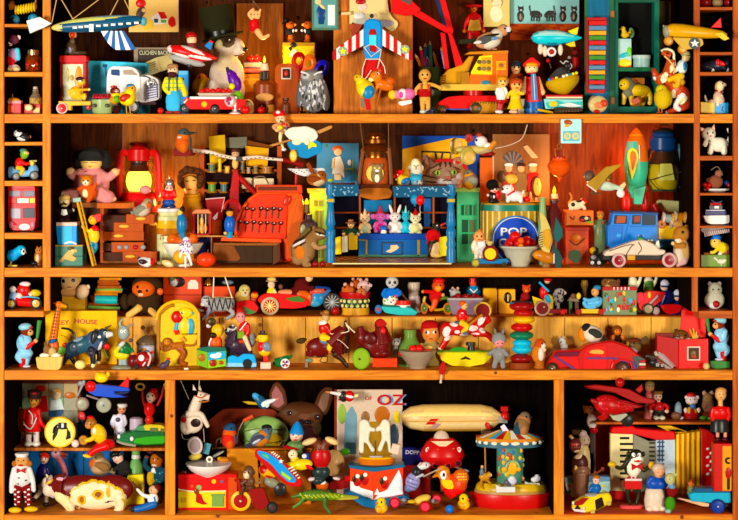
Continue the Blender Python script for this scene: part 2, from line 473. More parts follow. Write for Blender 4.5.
for x0,y0,x1,y1,d0,m in((4,-30,43,370,50,'dark'),(699,-30,733,370,50,'dark'),(4,380,165,515,130,'dark'),(175,380,554,515,130,'dark'),(564,380,733,515,130,'dark'),
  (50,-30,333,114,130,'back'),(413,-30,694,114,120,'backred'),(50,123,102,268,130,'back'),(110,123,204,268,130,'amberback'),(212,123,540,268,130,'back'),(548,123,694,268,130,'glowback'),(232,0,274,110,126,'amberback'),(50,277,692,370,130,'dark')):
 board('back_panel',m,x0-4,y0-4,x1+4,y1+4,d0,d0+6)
board('post','panel',333,-30,413.5,114,34,120,lab='broad knotty orange post')
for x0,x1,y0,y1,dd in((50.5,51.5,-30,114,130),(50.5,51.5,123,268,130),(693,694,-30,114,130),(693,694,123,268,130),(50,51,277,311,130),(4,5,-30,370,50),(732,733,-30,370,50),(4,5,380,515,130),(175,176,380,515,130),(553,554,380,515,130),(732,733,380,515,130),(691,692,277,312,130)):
 board('side_lining','dark',x0,y0+.2,x1,y1-.2,3,dd)  # thin near-black boards added to hold the shade inside the uprights
# stepped pine riser on the third shelf
for i in range(14):
 x0=90+i*43.2
 board('riser_board','pine',x0,317,x0+42.6,364,62,66,62)
s_=(D+62)/D
board('ledge','frame',52,316.4,692,318,62,130,62)
# inner half shelves of the bottom row
board('half_shelf','panel',6,448,165,451,52,130,52)
board('half_shelf','redw',596,422,731,424.5,52,130,52)
flush()
up=lambda y,at:HY+(y-HY)*(D+at)/D
SHELVES+=[(114,44,700,0,130),(268,44,698,0,130),(370.5,0,733,0,61),(515,0,733,0,130),(up(316.4,62),44,700,62,130),(up(448,52),4,166,52,130),(up(422,52),590,733,52,130)]
SHELVES+=[(y,0,44,0,50)for y in(24,72,114,142,181,233,268,311)]+[(y,699,735,0,50)for y in(7,52,72,114,156,193,226,268,311)]
# ================================================================ top shelf
F(0,0)
T('pull_along_dog','yellow coil-bodied pull-along dog on blue wheels in the topmost cubby on the yellow side','toy dog',26)
p('body')
for i in range(8):e('ec2',95+i*16,60-3*i,10,30,26)
p('head',1);e('a63h',62,36,30,24);e('c85h',40,48,20,12);e('742h',70,12,16,12)
p('tail',1);e('b85h',205,38,18,22);c('b85',210,20,216,-6,8,3)
for x,y in((90,118),(200,112)):
 p('wheel');z('28a',x,y,[(-20,30),(-24,20),(24,20),(24,30)])
 p('wheel/hub');e('8cd',x,y,10,10,4,-24)
T('jointed_monkey','monkey doll with pale face, red apron and blue sleeves beside a jar of red beads','doll',22)
p('body',1);e('634h',82,235,34,30);e('fdc',62,250,18,24);e('b9bm',78,330,36,45);e('eccm',76,405,44,26);limb('7cem',[(105,300),(112,350)],17,15,-14,('fdc',12));limb('bbem',[(45,300),(36,360)],13,12,-6,('edc',11));pt('211',58,246,4,5);pt('a33',56,264,9,3)
p('apron');e('d23m',66,358,28,30,18,-20)
p('ear');e('fdch',112,222,12,14,6)
p('foot');e('ec9',55,412,24,16,22,-20)
p('foot');e('ec9',102,412,24,16,22,-20)
T('bead_jar','square glass jar full of red beads with a metal lid, beside the monkey doll','jar',22)
p('glass');l('b64g',198,[(320,40),(345,48),(415,48),(422,44)],n=8)
p('lid');l('b97s',198,[(288,34),(304,34),(320,32)])
p('beads')
for i in range(22):e(random.choice(['c31','d52','a22']),198+random.uniform(-30,30),350+60*random.random(),11,o=random.uniform(-34,-12))
PART['name']='bead_filling'
F(0,36)
T('tin_box','red tin with a pale top beneath an orange gourd in a cubby','tin',22)
p('body');b('c22',28,445,130,508,60);b('e99',28,428,130,447,62)
p('label');b('e64',34,456,90,500,4,-34)
T('gourd','round orange gourd resting on the small red tin','gourd',22,snap=False)
p('fruit');e('ea2',78,398,52,30,30)
p('stem');c('974',76,372,73,345,5,3)
T('oil_bottle','clear bottle of yellow oil standing on a red matchbox','bottle',26,snap=False)
p('glass');l('edbg',212,[(318,16),(345,18),(370,36),(446,38)])
p('oil');l('fc2',212,[(372,32),(380,34),(443,34)])
p('stopper');l('dcb',212,[(303,13),(318,15)])
T('matchbox','small red matchbox with a yellow corner under the oil bottle','box',24)
b('c22',150,449,246,508,60);b('ed9',205,470,243,505,6,-33)
T('egg','white egg leaning against the oil bottle on the matchbox','egg',12,snap=False)
e('feb',172,428,24,21)
# ---- hanging airship
F(0,0)
T('toy_airliner','long blue and cream tin airliner with a white box tail, hung on strings','toy plane',-12,snap=False)
p('fuselage');e('257',590,142,285,46,42,0,-5);pt('dd8',540,110,260,18,1,-6);pt('8ab',690,92,150,10,1,-3);pt('dc8',340,165,34,30,1)
p('nose');e('6ab',858,128,20,28)
p('windows')
for i,x in enumerate((440,475,510,580,624,668,712,760,806)):b('efe',x,160-i*3.6,x+28,174-i*3.6,5,-48+abs(i-4))
PART['name']='window'
p('door');b('efe',538,145,566,192,5,-46)
p('tail');g('fff',[(160,125),(240,102),(252,170),(182,200)],40,-20);g('eee',[(240,102),(312,140),(252,172)],36,-18)
p('wing')
for i in range(8):
 Q=[(608,188),(625,222),(646,254),(670,280),(694,298),(724,300),(756,300),(786,299),(818,296)]
 g(('fff','26a')[i%2],[(640+105*i/8,186),(640+105*(i+1)/8,186),Q[i+1],Q[i]],10,-40,.5)
for a,q in(((310,135),(345,-40)),((480,190),(345,-40)),((480,190),(420,120)),((430,118),(640,-40)),((655,98),(715,-20)),((790,95),(725,-40))):
 p('string');c('ca7m',a[0],a[1],q[0],q[1],3.2,n=6)
# ---- red dispenser group
T('seal','dark brown tin seal balancing a red and yellow ball on its nose','toy seal',40,snap=False)
p('body',1);e('543',425,290,34,44,30,0,-10);e('654',432,250,18,24);c('543',430,240,432,224,15,8);e('432',470,316,50,15,24);c('432',480,312,512,316,12,5);pt('98a',420,300,12,18)
p('flipper');e('332',402,306,14,26,8,-24,20)
p('ball');e('c42',436,208,25);pt('ed6',456,208,10,22);pt('ed6',418,208,7,20)
T('dispenser_tin','tall red tin with a cream picture panel, under the tin seal','tin',42)
F(0,36)
p('body');b('b22',368,160,522,392,120,rn=4)
p('lid');b('d33',364,118,526,162,130,rn=14)
p('picture');b('fec',384,170,505,390,6,-66);e('e93',480,270,24,90,3,-66);e('dc8',415,230,10,40,3,-67);e('ca6',440,250,12,18,3,-67)
T('pull_toy_musician','seated yellow tin figure on a yellow platform with a big red wheel','toy figure',14)
p('platform');g('fb2',[(352,388),(545,388),(545,412),(430,414),(430,442),(370,440)],60,-30)
p('body',1);e('eb3',450,338,38,40,26);e('ec4',484,270,26,24);limb('fb3',[(440,320),(415,330),(425,355)],11,9,-16,('fda',9));limb('eb3',[(470,370),(510,350),(500,385)],13,10,-12,('642',12));limb('da3',[(470,320),(535,318)],9,8,-12,('fda',9));pt('311',494,266,5);pt('fff',480,268,8)
p('cap');e('322',478,254,26,14,24,-4)
wh(376,430,34,24,-34,'fdd','d11',.8)
wh(530,424,22,24,10,'432','a22')
T('green_bowl','square pale green bowl heaped with red berries in front of the yellow pull toy','bowl',12)
p('bowl');l('9a7',612,[(372,66),(440,60),(458,52)],n=10,q=.7)
p('motif');e('443',570,408,16,12,4,-44);e('443',648,408,16,12,4,-44)
for i in range(14):
 T('berry','glossy red berry heaped in the pale green bowl','berry',12,'berries in the green bowl',snap=False)
 e(random.choice(['b24','913','c35']),562+(i%7)*17,366-(i//7)*11,10.5,o=-16+26*(i//7)+random.uniform(-8,8))
T('blue_tin','large sky-blue tin box standing behind the white truck','tin',78)
F(0,0)
p('body');g('6ce',[(505,322),(735,330),(890,338),(890,640),(505,640)],150,-75,rn=12)
p('latch');b('246',625,345,650,362,8,-80);c('46a',640,362,645,420,4,o=-78)
p('rim');b('fff',505,556,745,566,6,-78)
# ---- white truck
F(100,36)
T('toy_truck','white pressed-metal truck with a blue window and ridged grille','toy truck',46)
p('cab');g('eee',[(48,392),(50,240),(62,195),(85,182),(190,184),(225,198),(250,240),(250,392)],150,-75,rn=20)
p('hood');g('eee',[(240,236),(300,232),(358,260),(362,300),(362,380),(275,398),(240,396)],130,-65,rn=18)
p('window');g('247',[(76,202),(126,202),(128,240),(76,234)],6,-79,rn=8)
p('windscreen');g('a98',[(146,205),(200,202),(236,236),(150,232)],6,-78,rn=6)
p('grille');g('ccds',[(275,285),(345,276),(352,372),(280,392)],10,-74)
for i in range(6):p('grille/bar');c('889',278,302+i*15,350,292+i*14,4,o=-78)
p('headlight');z('ddds',312,282,[(-74,10),(-88,22),(-72,26)])
p('wiper');w('544',[(225,238),(290,246),(320,270)],4,-70)
wh(205,424,42,34,-62,'333','bbb',.6)
wh(90,424,42,34,-40,'222','999',.6)
p('chassis');b('311',60,390,340,412,100)
p('badge');e('c42',92,306,20,10,4,-78)
T('hooded_figure','small squat figure with a dark red hood and yellow-green body before the truck','toy figure',8)
p('body',1);e('e92',88,372,32,26);e('dc2',92,340,28,20);e('6a2',100,368,20,24,20,-12);e('311m',100,430,26,26)
p('head');e('722',90,318,30,24);e('ecb',100,318,14,10,12,-16);eyes(94,316,106,316,3,-28)
T('tin_canary','yellow tin bird with a blue cap and orange wing standing in front of the truck','toy bird',6)
bird((165,365),52,44,-20,(188,312),30,(218,308),(118,340),'fc1','fd3','fa2','b42','fc6','fb2',458,'da3')
p('cap');e('48b',182,292,26,14,24)
T('red_ball','small glossy red ball by the feet of the bearded farmer doll','ball',8)
e('c21',362,444,19)
# ---- farmer
T('farmer_doll','bearded wooden farmer doll with yellow plaid shirt and sky-blue trousers','doll',12)
p('body',1);e('fca',436,200,32,36,30);e('ed4m',440,280,48,46,30);e('6bem',438,380,46,70,30);limb('fd4m',[(400,252),(386,300),(412,330)],17,15,-10,('ea6',13));limb('fd4m',[(478,252),(500,310),(508,345)],17,15,-8,('ea6',13));e('6bem',418,410,24,36,26);e('6bem',460,410,24,36,26)
for y in(250,275,300):pt('8a5',440,y,60,4)
for x in(415,440,465):pt('8a5',x,280,4,45)
pt('211',424,192,4);pt('211',448,192,4)
p('beard');e('422h',434,222,28,22,20,-16)
p('cap');e('a86m',434,172,34,16,32,0);e('b97m',420,184,26,6,20,-22)
p('braces');c('357',418,236,412,320,4,o=-26);c('357',460,236,464,320,4,o=-26)
p('shoe');b('822',394,440,436,458,50,rn=6)
p('shoe');b('822',440,440,482,458,50,rn=6)
T('straw_toy','small straw-coloured toy dangling beside the bearded farmer doll','toy',14,snap=False)
p('body',1);e('db4m',498,316,20,26);e('eb5m',508,340,18,20)
p('bead');e('742',494,258,10)
T('blue_box','narrow sky-blue box standing upright behind the farmer doll','box',64)
p('box');b('49d',470,208,530,458,60,rn=4);p('lid');b('7be',472,200,528,226,62,rn=4)
T('duckling','fluffy orange-yellow duckling peering out behind the red wagon','duckling',92)
bird((620,350),44,100,0,(606,250),34,(566,266),(665,330),'da3h',None,'e93h','c92h','a86',None,458)
# ---- pictures
F(100,0)
T('house_card','yellow picture card showing a red-roofed house and a bird in a red cap','picture',100,snap=False)
p('card');b('ec8p',172,-12,470,192,10)
p('house');g('eee',[(308,104),(350,74),(380,108),(405,104),(405,140),(325,148)],3,-8);g('c22',[(345,70),(385,72),(404,110),(366,114)],4,-9);g('345',[(322,112),(348,112),(348,136),(326,136)],3,-10);g('6a4',[(365,118),(398,118),(396,136),(365,136)],3,-10)
p('motif');e('544',245,74,24,38,4,-8,30);e('c23',245,20,30,26,6,-9);e('fc9',262,62,14,12,4,-11);g('fc6',[(270,112),(325,130),(318,165),(285,180),(262,180)],3,-8)
p('red_shape');g('c22',[(410,118),(430,95),(450,110),(455,150),(430,166),(408,145)],3,-8,rn=8)
T('slate_board','grey framed slate board headed with pale lettering, behind the white truck','board',96)
p('frame');b('987',203,292,430,690,18,rn=4)
p('panel');b('321',228,305,425,690,6,-13)
p('lettering');txt('cca','CUCHEN BACKEN',236,336,24,-14,sx=.72)
T('recipe_book','open cream cookery book propped on the slate board','book',84,snap=False)
p('page');g('dc9p',[(252,382),(340,342),(366,425),(272,462)],8,-4)
p('page');g('cb8p',[(340,342),(428,322),(436,404),(366,428)],8,-4)
for i in range(4):p('page/line');c('864',272,392+i*14,330,366+i*14,2,o=-5,n=6)
T('bent_wire','thin grey wire arm lying over the truck bonnet','wire',30,snap=False)
w('776',[(235,455),(300,436),(345,414)],5)
T('rocket_racer','red and white streaked tin rocket racer with a helmeted pilot','toy rocket',26,snap=False)
p('body',1);e('e32',540,318,130,40,46,0,14);c('e32',640,340,700,350,26,6);e('fdd',425,292,26,24)
pt('d22',470,290,50,24,1,20);pt('fee',560,300,80,12,1,22);pt('eee',600,345,70,9,1,10);pt('eee',480,330,60,8,1,14);pt('d22',650,320,40,18,1,20)
p('keel');e('aaa',520,362,110,26,34,4,14)
p('pilot',1);e('fca',548,238,30,34);c('733',548,265,548,290,26)
p('pilot/helmet');e('a33',545,214,34,26,34,4);PART['name']='helmet'
p('wheel');e('222',540,388,22,22,10,-10)
p('fin');g('48c',[(625,275),(655,242),(675,255),(662,300)],10,-5);g('c33',[(648,250),(660,238),(678,248),(672,262)],11,-5.5)
# ---- wagon
F(100,36)
T('tin_wagon','red tin wagon with black wheels and a yellow disc on its side','toy wagon',14)
p('body');g('d22',[(498,384),(520,366),(740,372),(870,378),(880,420),(860,438),(540,436)],80,-40,rn=10)
p('stripe');g('edc',[(500,398),(522,372),(528,378),(510,402)],6,-44);b('eee',540,360,820,376,84,-42)
p('disc');z('fb2',626,406,[(-40,18),(-45,16)])
wh(512,430,30,20,-28,'222','444');wh(690,432,32,20,-30,'222','333');wh(840,432,28,20,-28,'222','333')
T('tray','low grey tray of cherries resting on the red wagon','tray',20,snap=False)
g('cba',[(580,340),(790,340),(770,362),(600,362)],60,-30,rn=4)
for i in range(6):
 T('cherry','shiny red cherry on the grey tray on the wagon','cherry',20,'cherries on the wagon tray',snap=False)
 e('c12',612+i*32,330-(i%2)*6,17)
# ---- puppy
F(195,0)
T('puppy','beige puppy with a dark eye patch wearing a black top hat','puppy',66)
p('body',1);e('cbah',190,470,105,130,80);e('ba9h',180,560,120,110,80);e('cbah',205,296,92,62,78);e('dcbh',258,318,42,36,46,-22);c('dcbh',270,325,296,326,27,19,-26);c('cb9h',192,320,190,430,52,84)
limb('dcbh',[(120,520),(110,600),(112,672)],34,24,-50,('dcbh',26));limb('cb9h',[(240,520),(250,600),(250,674)],34,24,-50,('dcbh',26))
pt('543h',200,258,44,46);pt('543h',170,230,50,30);pt('edch',266,262,16,60);pt('cb8h',145,286,26,28)
p('nose');e('211',300,314,17,14,18,-36)
p('eye');e('321',208,264,17,16,12,-70);e('fff',212,258,4,4,4,-82)
p('mouth');w('432',[(240,352),(270,350),(296,336)],3,-52)
p('ear');e('432h',130,286,24,36,20,20,14)
T('top_hat','tall black felt top hat worn by the puppy','hat',66,snap=False)
p('crown');l('221m',148,[(38,104),(60,103),(215,88),(222,90)],0,-9,cy=215)
p('band');l('111',148,[(188,93),(216,91)],0,-9,cy=215)
p('brim');l('221m',165,[(212,60),(214,128),(224,128),(228,60)],0,-14,cy=218)
F(195,36)
T('purple_toucan','purple speckled toucan toy with a dark beak and green base beside the puppy','toy bird',20)
p('body',1);e('639',236,262,36,66,30,0,-24);e('528',208,215,20,24);e('7b2',258,362,30,40)
p('beak');c('333',200,205,190,180,14,8);e('eee',208,205,10)
p('ball');e('fd3',222,295,20,o=-28)
p('foot');e('432',258,430,26,30,22)
T('glass_goblet','small glass goblet with a painted white ball in it at the shelf edge','goblet',8)
p('ball');e('dcc',212,388,36,36);pt('a46',205,385,16,24);pt('fff',222,395,10,12)
p('stem');l('eee',240,[(400,10),(430,6),(448,10),(460,36),(465,36)])
# ---- books and candle
T('cloth_book','grey cloth-bound book lying topmost of the pile behind the puppy','book',86,snap=False)
p('cover');b('667',292,158,400,195,110,rn=4);p('pages');b('998p',296,165,396,188,114)
T('cloth_book','salmon-red book lying in the middle of the pile behind the puppy','book',84,snap=False)
p('cover');b('b54',292,196,410,222,116,rn=4);p('pages');b('c76',296,200,406,218,120)
T('cloth_book','thick mustard-yellow book at the bottom of the pile behind the puppy','book',84)
p('cover');b('b82',290,224,420,460,120,rn=4);p('spine_band');b('da3',288,250,424,330,124,-62)
for i,x in enumerate((335,368)):
 T('red_apple',('red apple beside another on the grey cloth book, nearer the puppy','red apple on the grey cloth book, nearer the candle')[i],'apple',86,snap=False)
 p('fruit');e('c22',x,138,24,21);p('stem');c('432',x,122,x+3,108,3)
T('candle','short white lit candle standing on the mouth of the brown bottle','candle',50,snap=False)
p('wax');l('edb',415,[(165,20),(185,24),(200,26),(206,30)])
p('wick');c('222',415,166,415,150,2)
p('flame');l('fc6l',415,[(118,1),(135,7),(150,9),(160,4)])
T('brown_bottle','amber glass bottle with a dark neck and a pale oval label','bottle',50)
p('glass');l('842',415,[(256,20),(262,45),(285,66),(455,68),(460,60)])
p('neck');l('211',415,[(206,28),(256,30)])
for x in(395,415,435):p('neck/rib');c('543',x,210,x,252,4,o=-27)
p('label');e('c96p',420,360,54,24,8,-66)
T('apple_basket','tiny wicker basket holding a red apple at the foot of the bottle','basket',14)
p('basket');l('a75m',312,[(400,40),(430,42),(450,34)]);p('handle');ring('b96',312,400,34,5,a0=180,a1=360)
p('lid');e('986m',312,398,34,22)
T('red_apple','red apple sitting in front of the tiny wicker basket','apple',6)
p('fruit');e('c12',300,440,30,26);p('stem');c('432',300,416,303,405,3)
T('red_apple','red apple on the shelf between the basket and the bottle','apple',16)
p('fruit');e('b12',398,445,25,22);p('stem');c('432',398,424,400,414,3)
T('wooden_peg','plain turned wooden peg standing before the amber bottle','peg',24)
l('963v',452,[(402,10),(408,22),(462,24)])
T('vial','little brown glass vial with a narrow neck beside the wooden box','bottle',20)
p('glass');l('632',542,[(384,14),(400,28),(455,30)]);p('lip');l('421',542,[(360,20),(372,20),(376,13),(388,13)])
T('wooden_box','tall rounded wooden box with a framed stamp portrait on its front','box',62)
p('body');g('a52v',[(480,460),(480,185),(500,162),(590,160),(620,200),(625,460)],120,-60,rn=24)
p('stamp');b('dcb',518,184,578,254,5,-64);b('222',526,192,570,246,4,-67);e('c42',548,218,12,18,4,-70)
T('yellow_tin','yellow tin showing a man in a bowler hat, below two toy dogs','tin',92)
p('body');b('dc4',528,40,716,460,110,rn=6);p('lid');b('a83',526,34,718,56,114,rn=5)
p('picture');e('fec',596,100,22,26,4,-58);e('222',590,50,20,16,4,-59);e('211',572,72,10,12,4,-58);e('fff',600,108,34,14,4,-57)
F(280,0)
for i,(x,k)in enumerate(((62,1),(166,-1))):
 T('terrier_figurine',('wooden toy dog in a black jacket and bowler facing its partner on the yellow tin','bare-headed wooden toy dog in a black jacket facing the bowlered one')[i],'toy dog',90,snap=False)
 p('body',1);e('b62',x,150,26,24);e('eb7',x+k*22,148,16,10);e('222m',x-k*4,190,24,24);e('b62',x+k*2,225,17,24);limb('222m',[(x,180),(x+k*34,182)],9,8,-10,('fff',9));pt('fff',x+k*18,186,6,12);pt('211',x+k*8,142,4)
 p('nose');e('111',x+k*38,144,5)
 p('foot');e('b62',x+k*4,244,20,8,18,-6)
 p('hat' if not i else 'ear')
 if i:e('422',x+20,134,12,16,10)
 else:e('111',x-24,122,22,18,20,0,-20);e('111',x-24,136,28,5,24,0,-10)
# ---- owl and skeins
F(280,36)
T('owl','grey speckled owl with frowning white brows perched at the shelf edge','owl',26)
p('body',1);e('777h',200,355,88,115,75);e('888h',190,255,68,46,60);e('555h',262,370,34,90,50,14,-10);e('666h',125,350,28,90,44,10,8)
random.seed(3)
for i in range(75):pt(random.choice(['dddh','444h','eeeh','333h','bbch']),200+random.uniform(-80,70),360+random.uniform(-85,90),random.uniform(3,7),random.uniform(8,20),0,random.uniform(-15,15))
for x in(152,226):
 pt('bbbh',x,248,27,22);pt('222',x+2,244,19,5)
 p('brow');w('eeeh',[(x-26,226),(x,232),(x+22,246)]if x<200 else[(x-22,246),(x,232),(x+28,226)],6,-54)
p('beak');c('987',190,250,190,272,9,3,-58)
for x in(165,205):
 p('foot');[c('554',x,466,x+a,474,5,3,-20,-34)for a in(-12,0,12)]
for i,(x,y,co,a)in enumerate(((112,150,'a11',0),(172,165,'e72',8),(248,195,'11a',32))):
 T('yarn_skein',('twisted dark red skein of shiny thread behind the owl','twisted orange skein of shiny thread behind the owl','twisted deep blue skein of shiny thread hooked behind the owl')[i],'skein',52,'thread skeins',snap=False)
 for k in range(5):ring(co,x,y,24+k*3,9,-12+k*6,1,1.35,16,a)
 if i==0:w(co,[(x,y+30),(x,y+70),(x+6,y+110)],16,0,r1=8)
T('folding_stand','dark stand holding the thread skeins behind the owl','stand',60)
c('311',130,470,150,180,6);c('311',210,470,180,190,6);c('311',260,470,250,220,6);c('311',120,460,270,460,6)
F(280,0)
T('framed_picture','teal framed print of a boy in blue beside a bright doorway','picture',30,snap=False)
p('frame');b('576',190,-20,350,180,18,rn=4)
p('print');b('699',204,-10,338,166,4,-11);b('eff',286,30,328,152,3,-13);e('247',245,72,26,40,4,-12);e('fc9',228,10,18,18,4,-12);g('247',[(228,100),(270,100),(262,145),(230,145)],3,-13);e('ec9',252,40,22,9,4,-14,40)
T('clothes_peg','small pale wooden peg driven into the orange post','peg',26,snap=False)
c('ec9v',366,82,424,78,9,12)
F(195,0)
T('swing_acrobat','small bear-eared doll in a red suit swinging by both hands from a thin wire','doll',60,snap=False)
p('body',1);e('eb8k',365,88,28,26,22);e('b12m',352,150,32,46,24);limb('eb8k',[(376,190),(404,226),(440,210)],20,9,-6);limb('eb8k',[(340,110),(322,84),(348,56)],11,9,-8);limb('eb8k',[(378,104),(384,80),(390,60)],10,8,-8);pt('211',356,88,4);pt('211',374,88,4);pt('d44',352,140,9,20)
p('ear');e('eb8',345,66,8,9,5)
p('ear');e('eb8',384,70,8,9,5)
p('wire');c('654',346,56,350,-20,2.5);c('654',392,60,350,6,2.5)
F(280,0)
T('paper_figure','cream cut-out card of a rounded figure pinned high on the orange post','cut-out',30,snap=False)
p('card');g('dc9p',[(415,-20),(640,-20),(650,60),(668,100),(708,135),(700,165),(672,190),(650,180),(610,150),(540,110),(440,130),(415,150)],10,-5,rn=14)
p('face');e('fcb',490,40,32,28,8,-8);e('a33',482,10,30,18,8,-12);pt('211',500,38,4)
p('shoe');e('ccbp',490,125,58,20,8,-9);e('eeep',475,95,34,22,8,-10);e('aabp',620,140,60,22,8,-8)
p('cloth');g('a54p',[(415,150),(500,135),(470,190),(430,215)],6,-9)
T('stunt_plane','hanging toy plane with a blue body and red and white striped wings bearing star roundels','toy plane',14,snap=False)
p('fuselage');g('39d',[(502,140),(515,122),(545,112),(580,116),(604,130),(612,180),(610,300),(595,358),(512,358),(500,300)],54,-40,10,rn=14)
p('cockpit');g('a12',[(530,200),(538,178),(556,172),(572,180),(576,205),(578,300),(570,318),(535,306)],10,-46,rn=10);b('7df',532,210,577,272,10,-49)
p('propeller');b('ba8',516,84,582,112,14,-48,rn=4);z('332',548,98,[(-46,14),(-56,8)],12)
for s,lab in((-1,'striped wing'),(1,'striped wing')):
 p('wing');n=8
 X=lambda t:500-186*t if s<0 else 610+182*t
 for i in range(n):
  a,q=i/n,(i+1)/n
  g(('eee','c12')[i%2]if i<7 else 'b11',[(X(a),172+136*a),(X(q),172+136*q),(X(q),272+100*q-(14 if i==7 else 0)),(X(a),272+100*a)],16,-28)
 p('wing/roundel');rx=376 if s<0 else 746
 z('9a9',rx,308 if s<0 else 296,[(-28,28),(-33,27)]);cy=308 if s<0 else 296
 g('fe2',[(rx+(24 if k%2==0 else 10)*math.sin(k*math.pi/5),cy-(24 if k%2==0 else 10)*math.cos(k*math.pi/5))for k in range(10)],4,-37,.3)
p('tail');g('b11',[(514,356),(600,356),(624,420),(622,470),(592,490),(520,482),(496,460),(492,420)],16,-24,rn=10)
for q in([(500,280),(545,340),(604,295)],[(500,290),(550,258),(604,300)],[(604,300),(590,380),(582,410)],[(512,354),(494,410),(490,465)],[(596,354),(624,400),(630,440)],[(512,354),(596,354)],[(545,420),(520,460),(500,480)]):
 p('string');w('edc',q,3,-46,6,ease=0)
F(280,36)
T('parrot','yellow, blue and red toy parrot hanging by the crossed strings','toy bird',8,snap=False)
bird((510,312),62,50,42,(466,252),26,(446,240),(530,440),'ec2','fd4','eb2','38b','332','b11',None,'a74',False)
p('wing');e('48b',528,336,36,42,20,-34,20);PART['name']='wing'
p('crest');e('a82',462,236,22,10,12,0,-10)
p('tail_feather');g('776',[(480,370),(506,380),(504,432),(482,424)],10,0)
T('wooden_squirrel','orange wooden squirrel leaning on a thin stick beside the hanging parrot','toy squirrel',10,snap=False)
p('body',1);e('d71',624,292,58,34,34,0,18);e('d82',574,240,38,34);e('fea',545,260,18,14,14,-12);e('c61',660,268,30,26);limb('d82',[(590,290),(572,320),(562,338)],13,10,-14);pt('fff',586,224,9,7);pt('211',582,226,5)
p('ear');e('b51',596,206,12,18,8)
p('stick');c('a62v',602,318,576,420,6,o=-4)
F(390,36)
T('pink_piglet','small pink and white toy pig lying against the orange post','toy pig',14,snap=False)
p('body',1);e('f8b',114,345,38,34);e('eee',76,346,30,34);e('fc5',14,350,26,30);e('f9a',40,350,30,26);pt('e6a',66,352,12,20)
p('foot');g('eee',[(50,392),(128,380),(132,402),(70,418),(52,408)],26,-13,rn=6)
# ---- doll and pencils
T('celluloid_doll','bald bare-limbed baby doll in rust red shorts holding out one arm','doll',14)
figure(208,198,470,40,'da6k','da6k','da6k','ddc',arms=[[(180,295),(158,318),(150,345)],[(236,290),(264,296),(300,312)]],legs=[[(192,375),(196,455)],[(226,375),(230,452)]],tw=34,aw=13)
p('romper');e('a33m',208,340,40,38,30);PART['name']='shorts'
p('strap');c('b54m',188,290,186,330,5,o=-24);p('strap');c('b54m',228,290,232,330,5,o=-24)
T('blue_shoe','single little dark blue doll shoe by the baby doll','shoe',8)
p('shoe',1);e('224',240,466,26,12,14);e('224',256,455,14,14)
T('pencil_cup','dark green tin cup holding pencils behind the baby doll','cup',86)
p('cup');l('453',240,[(190,70),(198,70),(470,66)]);
random.seed(5)
for i,(x,y,x2,co,lab)in enumerate(((180,60,205,'a24','crimson'),(210,40,215,'37a','slate blue'),(237,28,245,'399','teal'),(150,108,190,'b73','pale tan, leaning most'),(216,112,235,'c55','short pink'),(258,90,285,'e93','orange'),(302,66,330,'437','violet'))):
 T('pencil',lab+' pencil standing in the dark green cup','pencil',86,'pencils in the green cup',snap=False)
 dx,dy=x2-x,186-y;n=math.hypot(dx,dy);ux,uy=dx/n,dy/n;o=random.uniform(-40,20)
 p('shaft');c(co,x+ux*24,y+uy*24,x2,196,10,o=o,n=6)
 p('tip');c('dc8',x,y,x+ux*24,y+uy*24,1.5,10,o=o,n=6)
# ---- crane
F(390,0)
T('toy_crane','toy excavator with an orange and yellow cab, red crossed booms and red tracked base','toy crane',44)
p('boom');g('d21',[(288,-20),(325,-20),(380,190),(372,215),(345,212)],26,0);g('d21',[(343,195),(372,215),(446,420),(408,480)],26,-20);g('235',[(262,-20),(290,-20),(345,195),(325,200)],18,-6);g('c21',[(300,200),(330,205),(364,480),(336,490)],22,4)
p('arm');g('d32',[(140,55),(350,185),(345,212),(325,205),(140,105)],22,-130)
p('bucket');g('d21',[(10,-20),(85,-20),(180,70),(150,100),(90,110),(5,88)],60,-160,rn=8)
p('bucket/plate');b('655',70,-10,130,36,6,-166,rot=25)
F(390,36)
p('platform');b('db6',300,296,660,334,190,rn=4);b('a71',420,224,470,330,180,rn=4)
p('cab');g('e71',[(470,308),(470,250),(560,108),(698,104),(698,308)],180,-90,rn=6)
p('roof');g('c81',[(440,120),(470,104),(700,96),(702,112),(560,118)],186,-93)
p('window');g('fd3',[(478,226),(530,130),(606,122),(606,240),(480,238)],6,-94);g('da4',[(520,214),(545,140),(598,136),(598,226)],6,-98)
for i in range(6):p('window/picture');e(('653','875','764')[i%3],528+i%3*28,165+i//3*40,13,12,3,-100)
p('side_window');b('fc5',630,160,686,212,5,-94);b('e93',636,166,680,206,5,-96);e('964',658,185,14,12,4,-99)
p('panel');e('489',566,290,30,18,4,-91);b('fc5',632,214,636,300,5,-93)
p('engine');g('c93',[(300,300),(305,250),(345,210),(430,180),(470,130),(500,128),(440,300)],130,-30);
for i in range(4):p('engine/louvre');c('742',306,252+i*12,332,246+i*12,4,o=-32)
p('turret');l('a21',500,[(330,60),(368,60)])
p('base');g('d21',[(275,440),(285,405),(340,372),(420,364),(680,364),(700,390),(700,440),(560,446),(500,440)],170,-80,rn=14)
p('trim');w('56a',[(300,442),(400,446),(480,444)],5,-84)
p('track');g('b84',[(470,436),(480,410),(510,398),(640,404),(690,420),(690,450),(640,464),(500,474),(478,460)],30,-112,rn=14)
for i in range(12):p('track/tread');b('542',500+i*16,400+i*.6,508+i*16,410+i*.6,34,-114)
for x,y,r in((506,438,34),(306,446,26),(680,436,28)):
 p('wheel');z('432',x,y,[(-60,r),(-118,r),(-122,r*.7)]);p('wheel/hub');z('864',x,y,[(-120,r*.5),(-128,r*.4)])
F(390,0)
T('jay','pinkish jay with a black and blue wing perched on the crane cab roof','bird',36,snap=False)
bird((590,240),84,48,-16,(676,180),36,(734,190),(410,250),'c97h','edch','c97h','555h','222','221',295,'b87')
p('wing_patch');e('79bh',606,232,44,12,8,-40,-6);e('221h',600,214,54,9,8,-38,-10);e('eeeh',540,250,44,12,10,-38,-12)
